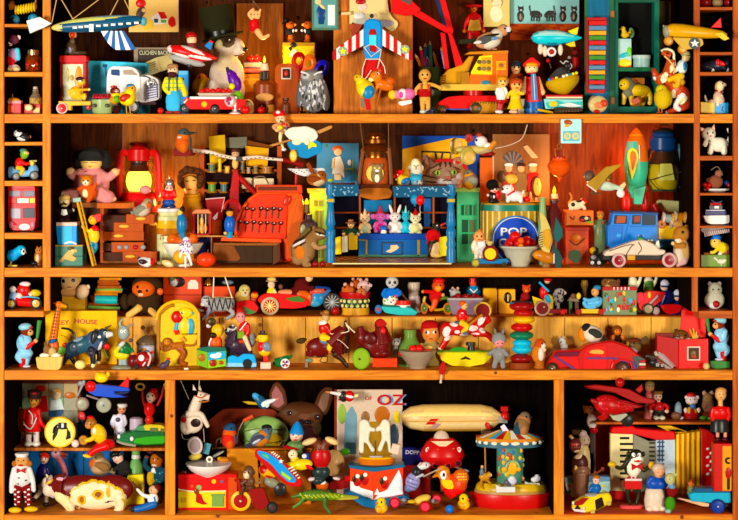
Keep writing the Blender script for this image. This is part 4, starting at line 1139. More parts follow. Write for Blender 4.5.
# ---- shelf of spools
F(190,110)
T('spool_shelf','small brown wooden shelf unit holding cards and thread spools behind the cash register','shelf unit',108)
p('side');b('a52v',60,240,88,920,60,-40);p('side');b('a52v',522,236,550,920,60,-40)
for y in(376,496,620):p('board');b('953w',88,y,522,y+16,60,-40)
p('back');b('211m',88,250,522,900,6,22)
for i,(q,co,lab)in enumerate((([(112,158),(208,148),(216,300),(122,372)],'ca4p','tall tan card'),([(208,166),(340,160),(336,372),(222,372)],'776p','grey card'),([(330,214),(470,230),(462,350),(334,330)],'da3p','tilted golden card'),([(340,180),(500,216),(480,240),(340,214)],'742p','dark brown card'))):
 T('postcard',lab+' standing on top of the spool shelf','card',112 if i in(1,3)else 104,'cards on the spool shelf',snap=False)
 g(co,q,6,0+i*4,.6)
for i,(x,y0,y1,r,co)in enumerate(((130,318,374,28,'564'),(178,286,372,15,'cb4'),(224,334,378,22,'db3'),(312,304,378,18,'665'),(350,340,380,14,'998'),(392,330,380,20,'763'),(460,338,378,44,'a74'))):
 T('thread_spool',('squat green','tall yellow','round golden','grey','small white','olive','wide brown bowl-like')[i]+' spool on the upper spool shelf','spool',98,'spools on the upper board',snap=False)
 p('thread');l(co,x,[(y0+6,r*.7),(y1-6,r*.7)]);p('flange');l('a73',x,[(y0,r),(y0+7,r)]);p('flange');l('a73',x,[(y1-7,r),(y1-1,r)])
for i,(x,co)in enumerate(((132,'583'),(204,'466'),(296,'7a2'))):
 T('thread_spool',('green','slate blue','lime')[i]+' cotton spool on the lower spool shelf','spool',98,'spools on the lower board',snap=False)
 p('thread');l(co,x,[(442,22),(488,22)]);p('flange');l('a73',x,[(430,34),(444,24)]);p('flange');l('a73',x,[(486,24),(495,34)])
T('train_set','pale little tin train carriage on the lower board of the spool shelf','toy train',96,snap=False)
p('body');b('cb9',305,404,376,470,40,rn=18);p('body');b('dca',382,408,502,466,40,rn=8);PART['name']='carriage'
p('window');b('b43',390,446,500,470,4,-22);p('roof');w('765',[(376,470),(376,410),(440,398),(470,440)],4,-22)
F(190,110)
T('balancing_pilot','red metal tower toy topped by a tiny pilot with outstretched birch-white wings','toy',90,snap=False)
p('tower');g('a12',[(258,356),(284,356),(296,400),(290,700),(232,700),(236,520)],40,-20);c('a12',290,400,395,500,16);c('811',395,500,420,700,16)
p('body',1);e('eb7',270,320,20,34,20);e('ca8k',272,262,24,26);pt('211',264,260,3);pt('211',280,260,3)
p('helmet');e('532',272,246,24,20,24,2)
p('wing');w('edc',[(10,240),(120,252),(190,272),(280,290)],13,-20,r1=10);
for i in range(9):p('wing/mark');e('654',40+i*25,246+i*4.6,6,3,4,-32)
p('wing');w('edc',[(316,290),(400,280),(470,290),(556,298)],12,-20,r1=8)
for i in range(7):p('wing/mark');e('543',340+i*26,284+abs(i-3)*2,6,3,4,-31)
p('hub');b('444',276,278,318,306,30,-30,rn=6)
p('tail_bar');c('722',556,298,676,326,17,15,0);c('811',640,340,630,480,13,o=4)
T('red_can','open dark red picture tin behind the lantern house and the blue peg doll','tin',84)
F(190,188)
p('body');g('922',[(96,64),(210,54),(196,190),(112,196)],80,-40);p('rim');w('ecc',[(96,64),(210,54),(190,140)],4,-42,ease=0)
p('label');g('eee',[(136,176),(170,140),(166,176),(150,190)],4,-43)
p('bottom');b('a53',104,190,190,440,70)
T('blue_peg_doll','bright blue wooden peg doll with a black cap beside the cash register','doll',24)
p('body',1);e('16b',238,220,34,60,30);c('29c',238,260,236,300,22,16);e('d95',238,150,22,22)
p('cap');e('211',238,132,20,14,20)
p('hand');e('db7',214,268,12,10,10,-30)
p('hoop');ring('a22',250,130,52,10,30,.9,1.1,16,0,180,360)
CUR['snap']=False
# ---- cash register
T('cash_register','orange-red toy cash register with rows of black-stemmed keys and its dark drawer pulled out','cash register',56)
p('body');g('e62',[(268,320),(272,240),(300,160),(350,90),(410,50),(660,54),(676,120),(640,200),(612,330),(606,452),(552,452),(540,350),(200,338),(190,320)],180,-60,6,rn=16)
p('front');g('e51',[(280,320),(290,240),(322,160),(380,88),(420,64),(580,60),(586,110),(578,330)],16,-74,4,rn=12)
p('side');g('c63',[(600,452),(578,330),(584,200),(606,130),(660,54),(678,110),(676,300),(640,452)],60,-66,4,rn=8)
p('window_rail');b('c54',400,10,668,62,110,-40,rn=6);b('632',408,20,640,42,6,-45)
p('badge');e('b42',582,102,20,34,6,-78,25)
for r,(n,x0,dx,y0)in enumerate(((6,336,37,148),(7,298,40,226))):
 for i in range(n):
  k=12 if r==0 and i>1 else 0
  p('key');x=x0+dx*i+k;y=y0+(i%2)*4+i*(1.5 if r else 0)
  c('222',x+2,y+10,x-4,y+58,3,o=-80);e('211',x+6,y,13,12,8,-88);e('ecc',x+10,y-4,5,4,4,-96)
p('shelf');g('e63',[(196,318),(548,330),(552,352),(190,340)],150,-90)
p('drawer');b('321v',148,366,500,470,10,-120);g('742v',[(148,362),(270,362),(310,440),(290,458),(148,450)],6,-124);g('532v',[(500,370),(544,352),(546,456),(500,482)],100,-116);b('853v',150,350,540,366,120,-116)  # lighter slab puts the lit left end into the drawer front
for x in(190,250,318,410):p('drawer/divider');b('532v',x,344,x+8,368,100,-112)
p('foot');b('d42',556,440,606,462,140,-50)
F(190,110)
T('biplane_boy','little boy pilot in a red cap and checked shirt beside a cream-winged blue biplane','doll',-8,snap=False)
p('body',1);e('fca',540,50,32,32);e('b86m',555,100,44,44,30);limb('c97m',[(520,90),(500,100),(520,120)],13,11,-18,('fc9',12));limb('fda',[(545,140),(540,176),(556,222)],14,9,-6);e('eee',562,236,18,10,14,-6)
random.seed(6)
for i in range(16):pt(random.choice(['c33','eda','654','368']),555+random.uniform(-34,34),100+random.uniform(-34,34),7)
pt('211',530,52,4);pt('211',550,52,4)
p('cap');e('c12',534,22,40,24,34);e('eee',528,14,14,10,10,-28)
p('yellow_flower');e('fc2',538,104,18,14,8,-36)
T('toy_biplane','bright blue toy biplane with a frosted cream upper wing and a tan wheel','toy plane',-14,snap=False)
p('body');F(190,110);g('28b',[(578,190),(640,176),(760,180),(790,200),(790,250),(700,290),(650,280),(600,240)],90,-40,rn=18)
p('wing');g('eed',[(560,136),(600,104),(700,96),(755,120),(770,160),(740,190),(660,196),(600,180)],40,-50,6,rn=18);e('fec',640,190,30,20,14,-44);e('fec',700,186,18,24,12,-46)
p('propeller');g('b85v',[(472,208),(600,174),(610,182),(500,216)],14,-60,rn=6)
p('propeller');F(290,118);g('b85v',[(160,78),(240,44),(256,48),(250,62),(176,94)],14,-40,rn=6)
p('emblem');g('fd2',[(108,168),(118,146),(140,142),(162,160),(160,174),(134,170),(112,188)],6,-48,rn=6)
wh(22,224,38,22,-48,'c94','ec7',.7,.62)
T('wren','brown wren with cocked tail perched on a white paper wing above the register','bird',30,snap=False)
bird((160,366),60,40,0,(186,346),32,(222,340),(104,270),'a62h','cb9h','952h','842h','a85','842h',None)
T('paper_wing','speckled white paper aeroplane wing lying under the wren','paper wing',36,snap=False)
p('wing');g('ddd',[(-20,300),(60,304),(200,298),(214,312),(150,340),(90,350),(40,336)],30,-10,rn=10)
for i in range(10):p('speck');e('766',10+i*15,312+i%3*6,5,3,3,-11)
PART['name']='speck'
F(290,188)
T('chipmunk','chipmunk with black and white back stripes nibbling at the shelf edge','chipmunk',16)
p('body',1);e('975h',80,390,72,86,60);e('864h',130,330,40,62,40,0,25);e('864h',170,292,48,40,40);c('975h',190,300,218,304,26,14);limb('a86h',[(140,350),(170,375),(212,366)],18,11,-24);limb('975h',[(100,440),(90,470),(120,474)],26,12,-34);e('975h',50,440,40,40,40)
pt('321h',50,330,50,9,1,-28);pt('eddh',54,344,46,7,1,-28);pt('321h',60,358,44,6,1,-28);pt('321h',180,284,36,6,0,18);pt('edch',182,296,30,5,0,14);pt('c72h',60,400,26,40)
p('ear');e('864h',142,258,11,16,8);p('eye');e('111',178,290,7,6,5,-38)
p('tail');w('653h',[(30,440),(20,380),(60,320),(120,260)],18,26,r1=14)
for i,(x,y)in enumerate(((150,458),(196,452))):
 T('cherry',('dark red cherry nearer the chipmunk','dark red cherry beside the shop post')[i],'cherry',8)
 p('fruit');e('812',x,y,20,20);p('stem');w('432',[(x,y-18),(x+4,y-30)],2)
T('dark_jar','dark brown glass jar with a narrow neck behind the chipmunk','jar',36)
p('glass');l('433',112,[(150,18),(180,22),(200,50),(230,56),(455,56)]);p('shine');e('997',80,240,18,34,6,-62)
T('candle','yellow glowing lamp stub standing on the dark jar neck','candle',36,snap=False)
p('holder');l('642',100,[(96,16),(120,18),(148,16)]);p('flame');l('fc3l',100,[(62,2),(80,12),(96,14)])
# ---- toy shop
F(290,188)
T('dolls_house','lime green dolls-house front with panelled windows at the shop end by the chipmunk','dolls house',82)
p('wall');b('8b5',118,24,230,440,60,-20);p('cornice');b('cb6',104,-2,232,26,80,-30)
for x0,y0,x1,y1 in((140,66,200,112),(148,128,200,270),(160,330,210,420)):
 p('window');b('9a5',x0,y0,x1,y1,4,-24);b('674',x0+5,y0+6,(x0+x1)/2-3,y1-6,4,-26);b('674',(x0+x1)/2+3,y0+6,x1-5,y1-6,4,-26)
T('toy_shop','toy sweet shop with blue spotted valance, turned blue posts, shelves and a checkered floor','toy shop',12)
random.seed(12)
def bk(x,y,d):
 k=(2000+d)/2012
 return(x-472)*k+472,(y+436)*k-436
def bb(co,x0,y0,x1,y1,d,dep):b(co,*bk(x0,y0,d),*bk(x1,y1,d),dep,(d-12)*6)
p('floor');g('eda',[(254,470),(964,470),(964,478),(254,478)],620,-36,2)
for r in range(6):
 for k in range(24):
  if(r+k)%2:p('floor/tile')if r==0 and k==1 else None;b('a63',258+k*29,468.5,258+k*29+28,470.5,98,-30+r*100,.2)
p('back');bb('112m',236,60,980,450,118,8)
for y in(166,256):p('shelf');bb('842v',246,y,970,y+10,108,50)
for x in(412,620,852):p('divider');bb('953v',x,66,x+12,300,106,60)
p('valance');g('257',[(240,4),(412,4),(412,70),(240,76)],30,-20,rn=6)
for i in range(18):e('9bc',random.uniform(250,400),random.uniform(16,66),8,3.5,3,-21,random.choice([-40,40]))
p('valance');g('257',[(612,12),(964,12),(964,78),(620,80)],30,-20,rn=6)
for i in range(34):e('9bc',random.uniform(630,950),random.uniform(20,70),8,3.5,3,-21,random.choice([-40,40]))
p('roof');b('853v',240,4,390,16,330,10)
p('roof');b('853v',624,12,980,22,330,10)
p('roof');b('953v',412,70,620,80,60,260)
p('panel');bb('37a',440,96,612,260,112,6)
p('panel');bb('36a',800,86,846,260,112,6)
for x in(242,962):
 p('post');l('27a',x,[(4,26),(60,28),(84,20),(88,26),(110,26),(120,18),(200,24),(240,30),(262,20),(274,28),(300,30),(330,22),(360,30),(380,24),(400,28),(470,26)],0,q=.8)
 p('post/cap');b('ba5',x-22,88,x+22,108,40,-24)
p('yellow_bag');g('ec4',[(268,330),(302,322),(306,430),(268,434)],20,160,rn=6)
p('white_bag');g('ddc',[(306,326),(342,320),(344,420),(306,424)],20,200,rn=6)
p('yellow_sack');g('db3',[(346,320),(402,324),(402,410),(348,412)],20,260,rn=6)
p('yellow_bag');g('dc3',[(900,330),(946,320),(950,440),(902,444)],30,160,rn=6)
T('shop_counter','blue panelled counter with a framed cat picture inside the toy shop','counter',92,snap=False)
p('top');b('25a',402,270,836,304,110,-55,rn=4);p('body');b('26a',410,304,822,408,96,-46)
p('trim');b('a94',410,304,456,310,6,-50);b('b94',452,306,462,404,6,-50);b('b94',760,306,776,404,6,-50);b('587',410,394,822,408,100,-50)
p('picture');b('345',544,318,674,398,6,-52);b('36a',556,328,664,390,4,-54);g('ec9',[(570,376),(600,360),(600,338),(640,336),(652,352),(630,370),(600,384)],4,-57,rn=5)
def party(x,yt,yb,rx,co,belly,hat,ears,lab,d=92,hx=0):
 T('party_animal',lab,'toy animal',d,'animal figures on the shop counter',snap=False)
 h=yb-yt;hy=yt+h*.28
 p('body',1);e(co,x,yb-h*.26,rx,h*.28,rx*.8);e(co,x+hx,hy,rx*.82,h*.2,rx*.7);e(belly,x,yb-h*.24,rx*.55,h*.2,rx*.4,-rx*.5);limb(co,[(x-rx*.6,yb-h*.42),(x-rx*.85,yb-h*.25)],rx*.26,rx*.22,-rx*.3);limb(co,[(x+rx*.6,yb-h*.42),(x+rx*.85,yb-h*.25)],rx*.26,rx*.22,-rx*.3);e(co,x-rx*.55,yb-h*.06,rx*.4,h*.07,rx*.4,-rx*.3);e(co,x+rx*.55,yb-h*.06,rx*.4,h*.07,rx*.4,-rx*.3)
 pt('322',x+hx-rx*.3,hy-2,4,4);pt('322',x+hx+rx*.3,hy-2,4,4);pt('a45',x+hx,hy+h*.08,5,3)
 for s in(-1,1):
  p('ear')
  if ears=='long':e(co,x+hx+s*rx*.55,yt-h*.04,rx*.22,h*.24,rx*.2,4,s*18)
  elif ears=='wide':e(co,x+hx+s*rx*.95,hy,rx*.4,h*.13,rx*.15,2)
  else:g(co,[(x+hx+s*rx*.75,hy-h*.05),(x+hx+s*rx*.7,yt-h*.02),(x+hx+s*rx*.2,hy-h*.17)],rx*.4,-rx*.1,rn=3)
 if hat:p('party_hat');l(hat,x+hx,[(yt-h*.22,2),(yt+h*.12,rx*.36)])
party(448,150,270,38,'edb','bdb','ec9','cat','cream toy cat in a party hat, nearest the clerk doll on the counter')
party(540,134,266,44,'c7b','d48','d45','wide','lilac and pink toy elephant in a red party hat on the counter')
party(628,134,268,44,'ddd','eee',None,'long','white long-eared toy rabbit on the shop counter')
F(380,188)
party(154,134,268,30,'4bd','5ce','9dd','cat','turquoise toy animal in a pale party hat on the counter')
party(212,148,272,42,'fec','fea','c23','cat','cream toy kitten in a red party hat at the balloon end of the counter')
F(290,188)
T('toy_mushroom','small blue-capped toy toadstool between the elephant and the rabbit','toadstool',80,snap=False)
p('cap');e('36b',560,240,26,18,20);p('stalk');l('dee',560,[(246,16),(270,18)])
T('clerk_doll','small doll in a wide tan hat and dark green coat behind the counter end','doll',66)
figure(364,196,300,22,'fc9k','243','243','321',hair='532',tw=30,hat=('brim','964'))
CUR['snap']=False
p('bib');e('bb7',368,284,20,20,10,-22);p('skirt');l('243m',364,[(240,28),(300,40),(312,38)],q=.7)
F(380,186.5)
T('toy_penguin','toy penguin wearing a red jacket, walking out of the toy shop','toy penguin',70,snap=False)
p('body',1);e('321',322,330,40,92,40,0,8);e('222',338,240,26,28);e('ec9',328,370,34,54,30,-16,10);e('db7',340,412,34,14,28,-10)
p('beak');c('b42',352,238,392,218,10,4)
p('jacket');e('c21m',318,296,44,44,42,-4,10);g('b11m',[(290,300),(276,340),(300,344),(306,310)],40,-22,rn=6);g('b11m',[(350,290),(362,330),(340,336)],30,-30,rn=6)
p('flipper');e('432',304,360,12,50,10,-32,18)
p('eye');e('fff',340,232,5,5,4,-24)
F(380,188)
T('red_balloon','small red balloon tied to the shop valance','balloon',6,snap=False)
p('balloon');e('d33',240,72,27,30);p('knot');c('c22',240,100,240,110,4,7);p('string');w('ccc',[(240,108),(238,130),(244,150)],1.6)
T('blue_balloon','pale blue balloon behind the small red balloon','balloon',9,snap=False)
p('balloon');e('49c',208,68,26,32);p('knot');c('38b',208,98,208,108,4,7)
T('dolls_house','sea-green dolls-house front with dark windows at the shop end by the popcorn tin','dolls house',84)
p('wall');b('5a7',460,20,592,440,60,-20);p('cornice');b('9b6',428,-4,594,22,80,-30)
for x0,y0,x1,y1 in((484,100,524,160),(532,100,570,160),(488,188,570,262),(488,272,570,332)):
 p('window');b('4a7',x0-6,y0-6,x1+6,y1+6,4,-23);b('243',x0,y0,(x0+x1)/2-3,y1,4,-25);b('564',(x0+x1)/2+3,y0,x1,y1,4,-25)
# ---- above the shop
F(290,118)
T('child_card','blue-green picture card of a child in a white nightshirt with a small bird chair','picture',100,snap=False)
p('card');g('58a',[(160,150),(412,150),(412,430),(160,430)],10,-5)
p('figure');e('fc9',286,200,24,26,4,-8);e('c63',284,186,32,22,4,-7);g('eed',[(262,236),(300,226),(322,280),(326,360),(300,330),(252,336)],4,-8,rn=6);g('fc9',[(264,336),(306,336),(306,370),(266,370)],4,-7);c('fc9',262,240,256,300,8,o=-8)
p('motif');b('8a5',330,300,380,308,4,-8);b('8a5',372,250,380,340,4,-8);e('eee',356,266,12,18,4,-9);e('ac5',240,372,16,10,4,-8);e('475',216,166,12,10,4,-8)
p('wave');g('6af',[(300,430),(340,360),(398,310),(410,430)],4,-9,rn=6)
T('red_ball','dark red ball on the shop roof before the child picture','ball',50,snap=False)
e('911',370,406,22)
T('miners_lantern','old brown lantern with a cat figure inside, hung on wires above the shop','lantern',44,snap=False)
p('frame');w('742',[(440,180),(420,300),(410,420)],12,0);w('742',[(590,180),(600,300),(606,420)],12,0);b('632',420,396,600,420,80,rn=6)
p('base');g('a62',[(408,430),(440,416),(590,416),(614,440),(600,476),(500,490),(420,470)],110,-55,rn=14)
p('top');l('853s',510,[(90,36),(104,60),(112,40),(120,40),(128,58),(150,60),(154,40),(180,70),(196,76),(200,64),(224,56),(236,56)],q=.8)
p('ring');ring('963',510,196,84,6,sy=.14)
p('globe');l('a51',510,[(238,60),(260,76),(390,80),(396,76)],24,q=.5)
p('cat',1);e('875h',518,340,36,50,20,-18);e('986h',520,300,32,26,20,-22);e('875h',494,282,8,12,6,-20);e('875h',548,282,8,12,6,-20)
for x in(506,534):pt('ec3',x,298,6,5)
pt('eed',520,360,14,26);pt('eee',520,314,12,8);pt('422',520,330,6,6)
p('moon');z('ec7',508,330,[(4,50),(-16,52),(-18,50)])
p('wire');c('641',440,190,418,20,3);p('wire');c('641',590,190,588,-20,3)
F(380,118)
T('big_poster','blue and yellow poster standing behind the tabby cat','picture',116,snap=False)
p('board');b('25a',132,106,592,432,10);p('yellow_field');g('fb2',[(134,186),(440,118),(520,126),(520,430),(134,430)],4,-8)
p('lines');w('222',[(256,300),(250,200),(420,206),(420,250)],6,-10,ease=0);c('222',330,204,340,250,6,o=-10);c('222',374,206,366,250,6,o=-10)
T('tabby_cat','grey-brown tabby cat with green eyes peering over the shop roof','cat',94,snap=False)
p('body',1);e('976h',390,345,122,92,80);e('876h',290,385,60,54,50);e('975h',455,330,60,70,60);c('976h',300,290,266,225,44,16,20);e('eddh',366,392,40,36,40,-56);e('eddh',440,392,46,40,40,-50);e('eddh',460,350,36,40,40,-30);e('987h',400,345,26,40,40,-60)
for q in((330,285,40,5,-30),(360,270,8,26,10),(390,268,6,26,0),(418,270,8,24,-8),(300,350,44,5,10),(300,380,44,5,8),(340,310,34,4,-25),(460,300,30,4,20),(280,240,6,30,-20)):pt('432h',*q[:4],0,q[4])
pt('dba',276,252,12,26,0,-20);pt('eddh',400,410,70,34)
for x,y in((342,326),(440,322)):p('eye');e('9b5',x,y,19,17,8,-80);e('111',x,y,6,12,6,-86)
p('nose');e('b65',400,352,14,9,12,-98);p('mouth');w('433',[(372,374),(398,366),(424,374)],2.5,-94)
p('hat');g('a11',[(322,262),(340,244),(430,244),(520,280),(524,310),(480,300),(420,272)],80,-30,rn=10)
T('toy_rooster','yellow and blue toy rooster with a red comb and spotted head','toy bird',56,snap=False)
bird((140,378),42,34,-30,(106,346),24,(82,354),(180,392),'fc2',None,'d32','37b','ea2','37b',None)
p('comb');e('d32',118,322,26,14,10);e('fff',104,340,5,5,3,-22);e('fff',96,368,6,5,3,-18)
p('tail_disc');e('27a',160,386,28,32,16)
for x in(104,128):p('leg');c('ea3',x,400,x,416,4)
T('blue_cat','little blue and white toy cat head with a blue cap on the shop roof','toy cat',52,snap=False)
p('body',1);e('9bc',222,388,36,34,30);e('5ac',216,362,38,28,30);e('ddd',236,388,18,18,14,-18)
pt('234',222,380,5);pt('234',246,376,5);pt('a56',238,396,5)
p('ear');e('49c',192,340,9,12,6);p('ear');e('49c',244,340,9,12,6)
T('toy_sheep','pale pinkish woolly toy sheep standing behind the blue toy cat','toy sheep',74,snap=False)
p('body',1);e('edch',214,310,40,62,36);e('fec',212,276,28,36,24,-16);e('edch',178,300,12,20,10);e('edch',250,300,12,20,10)
p('face');w('765',[(200,282),(214,288),(228,282)],2.5,-40);c('765',214,288,214,306,2.5,o=-39)
p('leg');b('dba',190,360,240,415,30)
T('goldfinch','grey and orange small bird perched at the cat side of the shop roof','bird',56,snap=False)
bird((540,376),46,50,0,(530,334),28,(502,336),(560,420),'876h','e93h','776h','998h','a86','665',None)
T('open_cockpit_plane','tan and olive toy aeroplane with round wings flown by a white bird','toy plane',28,snap=False)
p('fuselage',1);e('cb7',560,190,110,26,34);e('a97',610,196,60,24,30);c('c83',640,190,690,140,20,14)
p('wing');e('a95',522,226,46,54,10,-36);e('ca6',534,236,36,40,8,-42)
p('wing');e('a84',455,176,34,44,10,20);e('ca6',455,156,40,34,8,16)
p('strut');c('543',430,220,440,120,4);c('543',430,140,450,116,5)
p('wheel');ring('a76',466,262,22,9,-20)
p('keel');e('822',640,214,50,16,26)
p('string');w('cba',[(690,182),(780,160),(850,120),(880,40)],3)
T('white_bird_pilot','small white bird pilot with a brown cap seated in the tan aeroplane','toy bird',28,snap=False)
p('body',1);e('eee',604,140,38,34);e('eee',640,164,30,18);pt('211',576,132,7)
p('cap');e('943',592,102,20,14,18)
T('propeller_ball','pinkish brown ball on the nose of the tan aeroplane','ball',26,snap=False)
p('ball');e('b55',532,120,26);e('922',530,124,13,13,10,-18)
# ---- popcorn group
F(475,118)
T('wooden_post','plain orange wooden upright post standing at the back beside the popcorn tin','post',112,snap=False)
b('b62v',28,236,104,900,40)
T('band_picture','brown picture panel of a fairground band with drums and a peacock fan','picture',112,snap=False)
p('board');b('864v',104,96,446,520,12);b('dcb',102,230,112,520,8,-12)
p('fan');
for k in range(11):
 a=math.radians(200+k*14);g(('456','876')[k%2],[(226,280),(226+62*math.cos(a),268+70*math.sin(a)),(226+62*math.cos(a+.25),268+70*math.sin(a+.25))],5,-12,.3)
for i,(x,co)in enumerate(((200,'a43'),(275,'764'),(345,'a32'))):
 p('painted_musician');e('ca8',x,300,22,24,6,-14);g(co,[(x-30,330),(x+32,326),(x+42,440),(x-40,440)],6,-12,rn=10);e(('eee','321','eee')[i],x,280,26,12,5,-15)
 c('ca8',x-14,440,x-12,500,8,o=-10);c('ca8',x+16,440,x+20,500,8,o=-10)
p('horn');g('dca',[(284,170),(312,162),(380,238),(340,240)],6,-14,rn=5)
p('drum');e('532',366,410,34,64,8,-18);e('ca6',372,410,25,54,6,-24);e('876',372,392,6,8,4,-29)
p('drum');e('543',160,350,24,36,6,-16)
T('yellow_ball','pale yellow ball balanced above the white china dog','ball',70,snap=False)
e('db6',216,364,38,32,32)
T('guardsman','little guardsman figure in a black bearskin and red coat on the popcorn tin','toy soldier',52,snap=False)
p('body',1);e('fba',116,428,26,24);e('211',110,470,34,34,26);e('c22',136,460,20,30,20,-6);e('111',112,498,34,14,24);pt('211',106,426,5);pt('211',128,426,5);pt('c22',118,440,8,4);pt('eee',112,470,5,10)
p('hat');e('111h',104,400,38,34,32);e('111',112,414,42,8,30,-6)
p('hand');e('fcb',76,460,9,9,8,-20)
T('china_dog','white china dog with a red collar standing on the popcorn tin','dog figurine',52,snap=False)
p('body',1);e('eee',236,466,52,34,32);e('eee',196,426,36,30);e('fff',174,436,18,14,14,-14);limb('eee',[(200,470),(196,494)],14,13,-14);limb('eee',[(268,470),(272,494)],15,14,-14);limb('eee',[(284,450),(290,436)],9,6)
pt('211',190,420,4);pt('211',162,424,9,8)
p('collar');w('c33',[(190,462),(216,446),(236,434)],5,-30)
p('ear');e('ddd',212,412,10,18,8,-20)
T('red_tomato','small red ball behind the china dog','ball',56,snap=False)
e('c32',310,486,22)
F(475,188)
T('popcorn_tin','striped popcorn tin with a teal lid band and a round blue label lettered in white','tin',68)
p('body');l('a83',225,[(82,184),(92,190),(440,190)],0,n=40,q=.55)
for i in range(13):
 a=math.radians(188+i*13.7);x=225+190*math.cos(a);o_=104*math.sin(a)
 p('stripe')if i==0 else None;b('dc8',x-6,136,x+6,440,4,o_-3)
p('lid');l('276',225,[(100,192),(136,192)],n=40,q=.55);l('632',225,[(84,188),(98,190)],n=40,q=.55)
p('label');z('37b',235,305,[(-90,145),(-112,144)],40);z('ddd',235,305,[(-110,137),(-114,135)],40);z('15b',235,305,[(-112,131),(-116,130)],40)
p('lettering');txt('eee','POP',142,278,44,-117,sx=1.35);txt('eee','CORN',132,342,44,-117,sx=1.1)
T('blue_cart','blue wooden pull cart carrying the baby doll and the yellow drum','toy cart',20)
p('deck');b('27a',18,432,194,462,60,rn=6)
wh(2,456,24,16,-30,'885','ba4');p('wheel');z('332',172,462,[(-20,12),(-36,12)])
T('cherub_doll','chubby bare-headed baby doll in a white bib standing on the blue cart','doll',26,snap=False)
F(380,188)
figure(592,254,432,36,'ea7k','edc','edc','eec',arms=[[(566,324),(556,350),(566,380)],[(620,322),(636,340),(640,320)]],tw=38,legs=[[(580,390),(578,428)],[(606,390),(608,428)]])
p('bib');g('fff',[(580,320),(628,314),(632,390),(600,400)],8,-36,rn=8);p('curl');e('c73',598,252,12,9,12)
F(475,188)
T('toy_drum','round toy drum with a bright yellow face on the blue cart','drum',14,snap=False)
p('shell');z('721',92,390,[(40,42),(30,48),(-22,48),(-28,42)]);p('face');z('fc1',90,392,[(-24,36),(-31,34)]);p('knob');l('cb7',88,[(318,22),(326,22),(346,8)])
T('cherry_bowl','footed white enamel bowl piled with shiny red fruit before the popcorn tin','bowl',26)
p('bowl');l('bba',268,[(346,124),(356,126),(372,106),(400,92),(440,62),(462,50),(468,54)])
for i,(x,y,r,co)in enumerate(((210,330,30,'b11'),(240,292,34,'c12'),(310,322,36,'b11'),(262,330,30,'c12'),(345,330,24,'a11'),(270,312,20,'d62'),(192,346,22,'b12'),(268,346,18,'e95'))):
 T('plum','shiny red plum heaped in the footed enamel bowl' if co[0]in 'abc' else('small orange fruit among the red plums' if co=='d62' else 'small pale peach fruit at the bowl rim'),'fruit',26,'red plums in the enamel bowl' if co[0]in 'abc' else None,snap=False)
 e(co,x,y,r,r*.95,r*.8,(20,20,10,-20,20,-50,0,-70)[i])
T('swallowtail','teal and ochre long-winged ornamental bird standing on its tail at the shelf edge','toy bird',8)
p('body',1);e('b72',420,410,66,40,36,0,20);e('c83',380,400,36,28,26);c('b72',440,420,490,440,26,12)
p('wing');g('cb7',[(384,136),(420,170),(446,230),(462,310),(440,400),(400,370),(376,330),(392,230)],12,-24,rn=14);g('c93',[(410,250),(440,240),(456,310),(438,370),(410,340)],6,-32,rn=10)
for i in range(7):p('wing/stripe');c('654',380,270+i*14,404,262+i*14,3,o=-28)
p('wing');g('255',[(484,168),(500,200),(524,240),(526,290),(490,330),(466,290)],12,-4,rn=12);
p('tail');g('244',[(462,340),(500,370),(524,420),(500,530),(486,500),(470,420)],12,-20,rn=10);b('ddd',466,390,474,450,6,-24)
p('ball');e('864',424,462,26,22,20,-10)
CUR['snap']=False
T('green_bottle','pale green glass bottle neck behind the swallow-winged bird','bottle',44)
l('8a7',404,[(48,22),(70,18),(140,22),(200,26),(450,28)])
T('wine_bottle','dark red bottle with a lit candle stub behind the winged bird','bottle',56)
p('glass');l('522',472,[(70,22),(96,22),(130,46),(445,48)]);p('collar');l('322',472,[(64,28),(78,28)])
T('candle','white lit candle stub on the dark red bottle under the paper lantern','candle',56,snap=False)
p('wax');l('fda',474,[(36,20),(62,24)]);p('flame');l('fb3l',474,[(-12,1),(6,9),(20,12),(36,6)])
F(475,118)
T('paper_lantern','orange ribbed paper lantern hanging from a wire loop','lantern',50,snap=False)
p('shade');l('d62',505,[(236,42),(252,44),(262,62),(284,74),(308,68),(332,46),(344,32),(350,14),(380,3)],n=12);p('rim');l('a31',505,[(232,42),(240,42)])
p('wire');w('853',[(484,236),(478,184),(528,182),(534,236)],4,0,ease=0);ring('752',503,168,12,3);c('752',503,160,503,30,2)
T('hanging_card','pale blue card with a little brown bird and two pale rings, on the shelf edge','card',-3,snap=False)  # card pinned flat against the shelf front
p('card');b('bee',512,6,636,152,6,rn=8)
p('print');b('7bc',526,78,624,138,3,-5,rn=6);z('ec8',552,108,[(-6,22),(-8,21)]);z('ec8',600,108,[(-6,22),(-8,21)]);z('9cc',552,108,[(-8,12),(-9.5,11)]);z('9cc',600,108,[(-8,12),(-9.5,11)]);e('a52',556,26,26,16,3,-5,10);e('ea6',552,44,20,10,3,-5,-20)
# ---- orange boxes
F(475,188)
T('toy_puppy','cream toy puppy with black patches and raised tail on the orange matchbox','toy dog',60,snap=False)
p('body',1);e('edb',600,104,44,30,26);c('edb',630,95,652,70,24,18);limb('edb',[(580,114),(572,126)],16,14,-10);limb('edb',[(640,104),(654,122)],13,11,-10);limb('c84',[(560,90),(578,60),(566,30)],7,5)
pt('222',584,98,12,12);pt('222',620,76,18,10)
p('collar');w('c32',[(634,66),(650,74),(668,84)],6,-18)
T('orange_matchbox','orange box printed with small black and red toy animals, under the toy puppy','box',58,snap=False)
p('box');b('d72',532,132,704,220,100,rn=4);b('a42',530,138,544,216,102)
p('picture');e('222',640,182,24,20,4,-52);e('222',672,182,16,20,4,-52);e('c32',634,190,10,12,4,-54);e('eca',660,178,12,10,4,-55);w('632',[(562,168),(580,186),(590,166)],4,-52);e('7a3',680,202,18,8,4,-53)
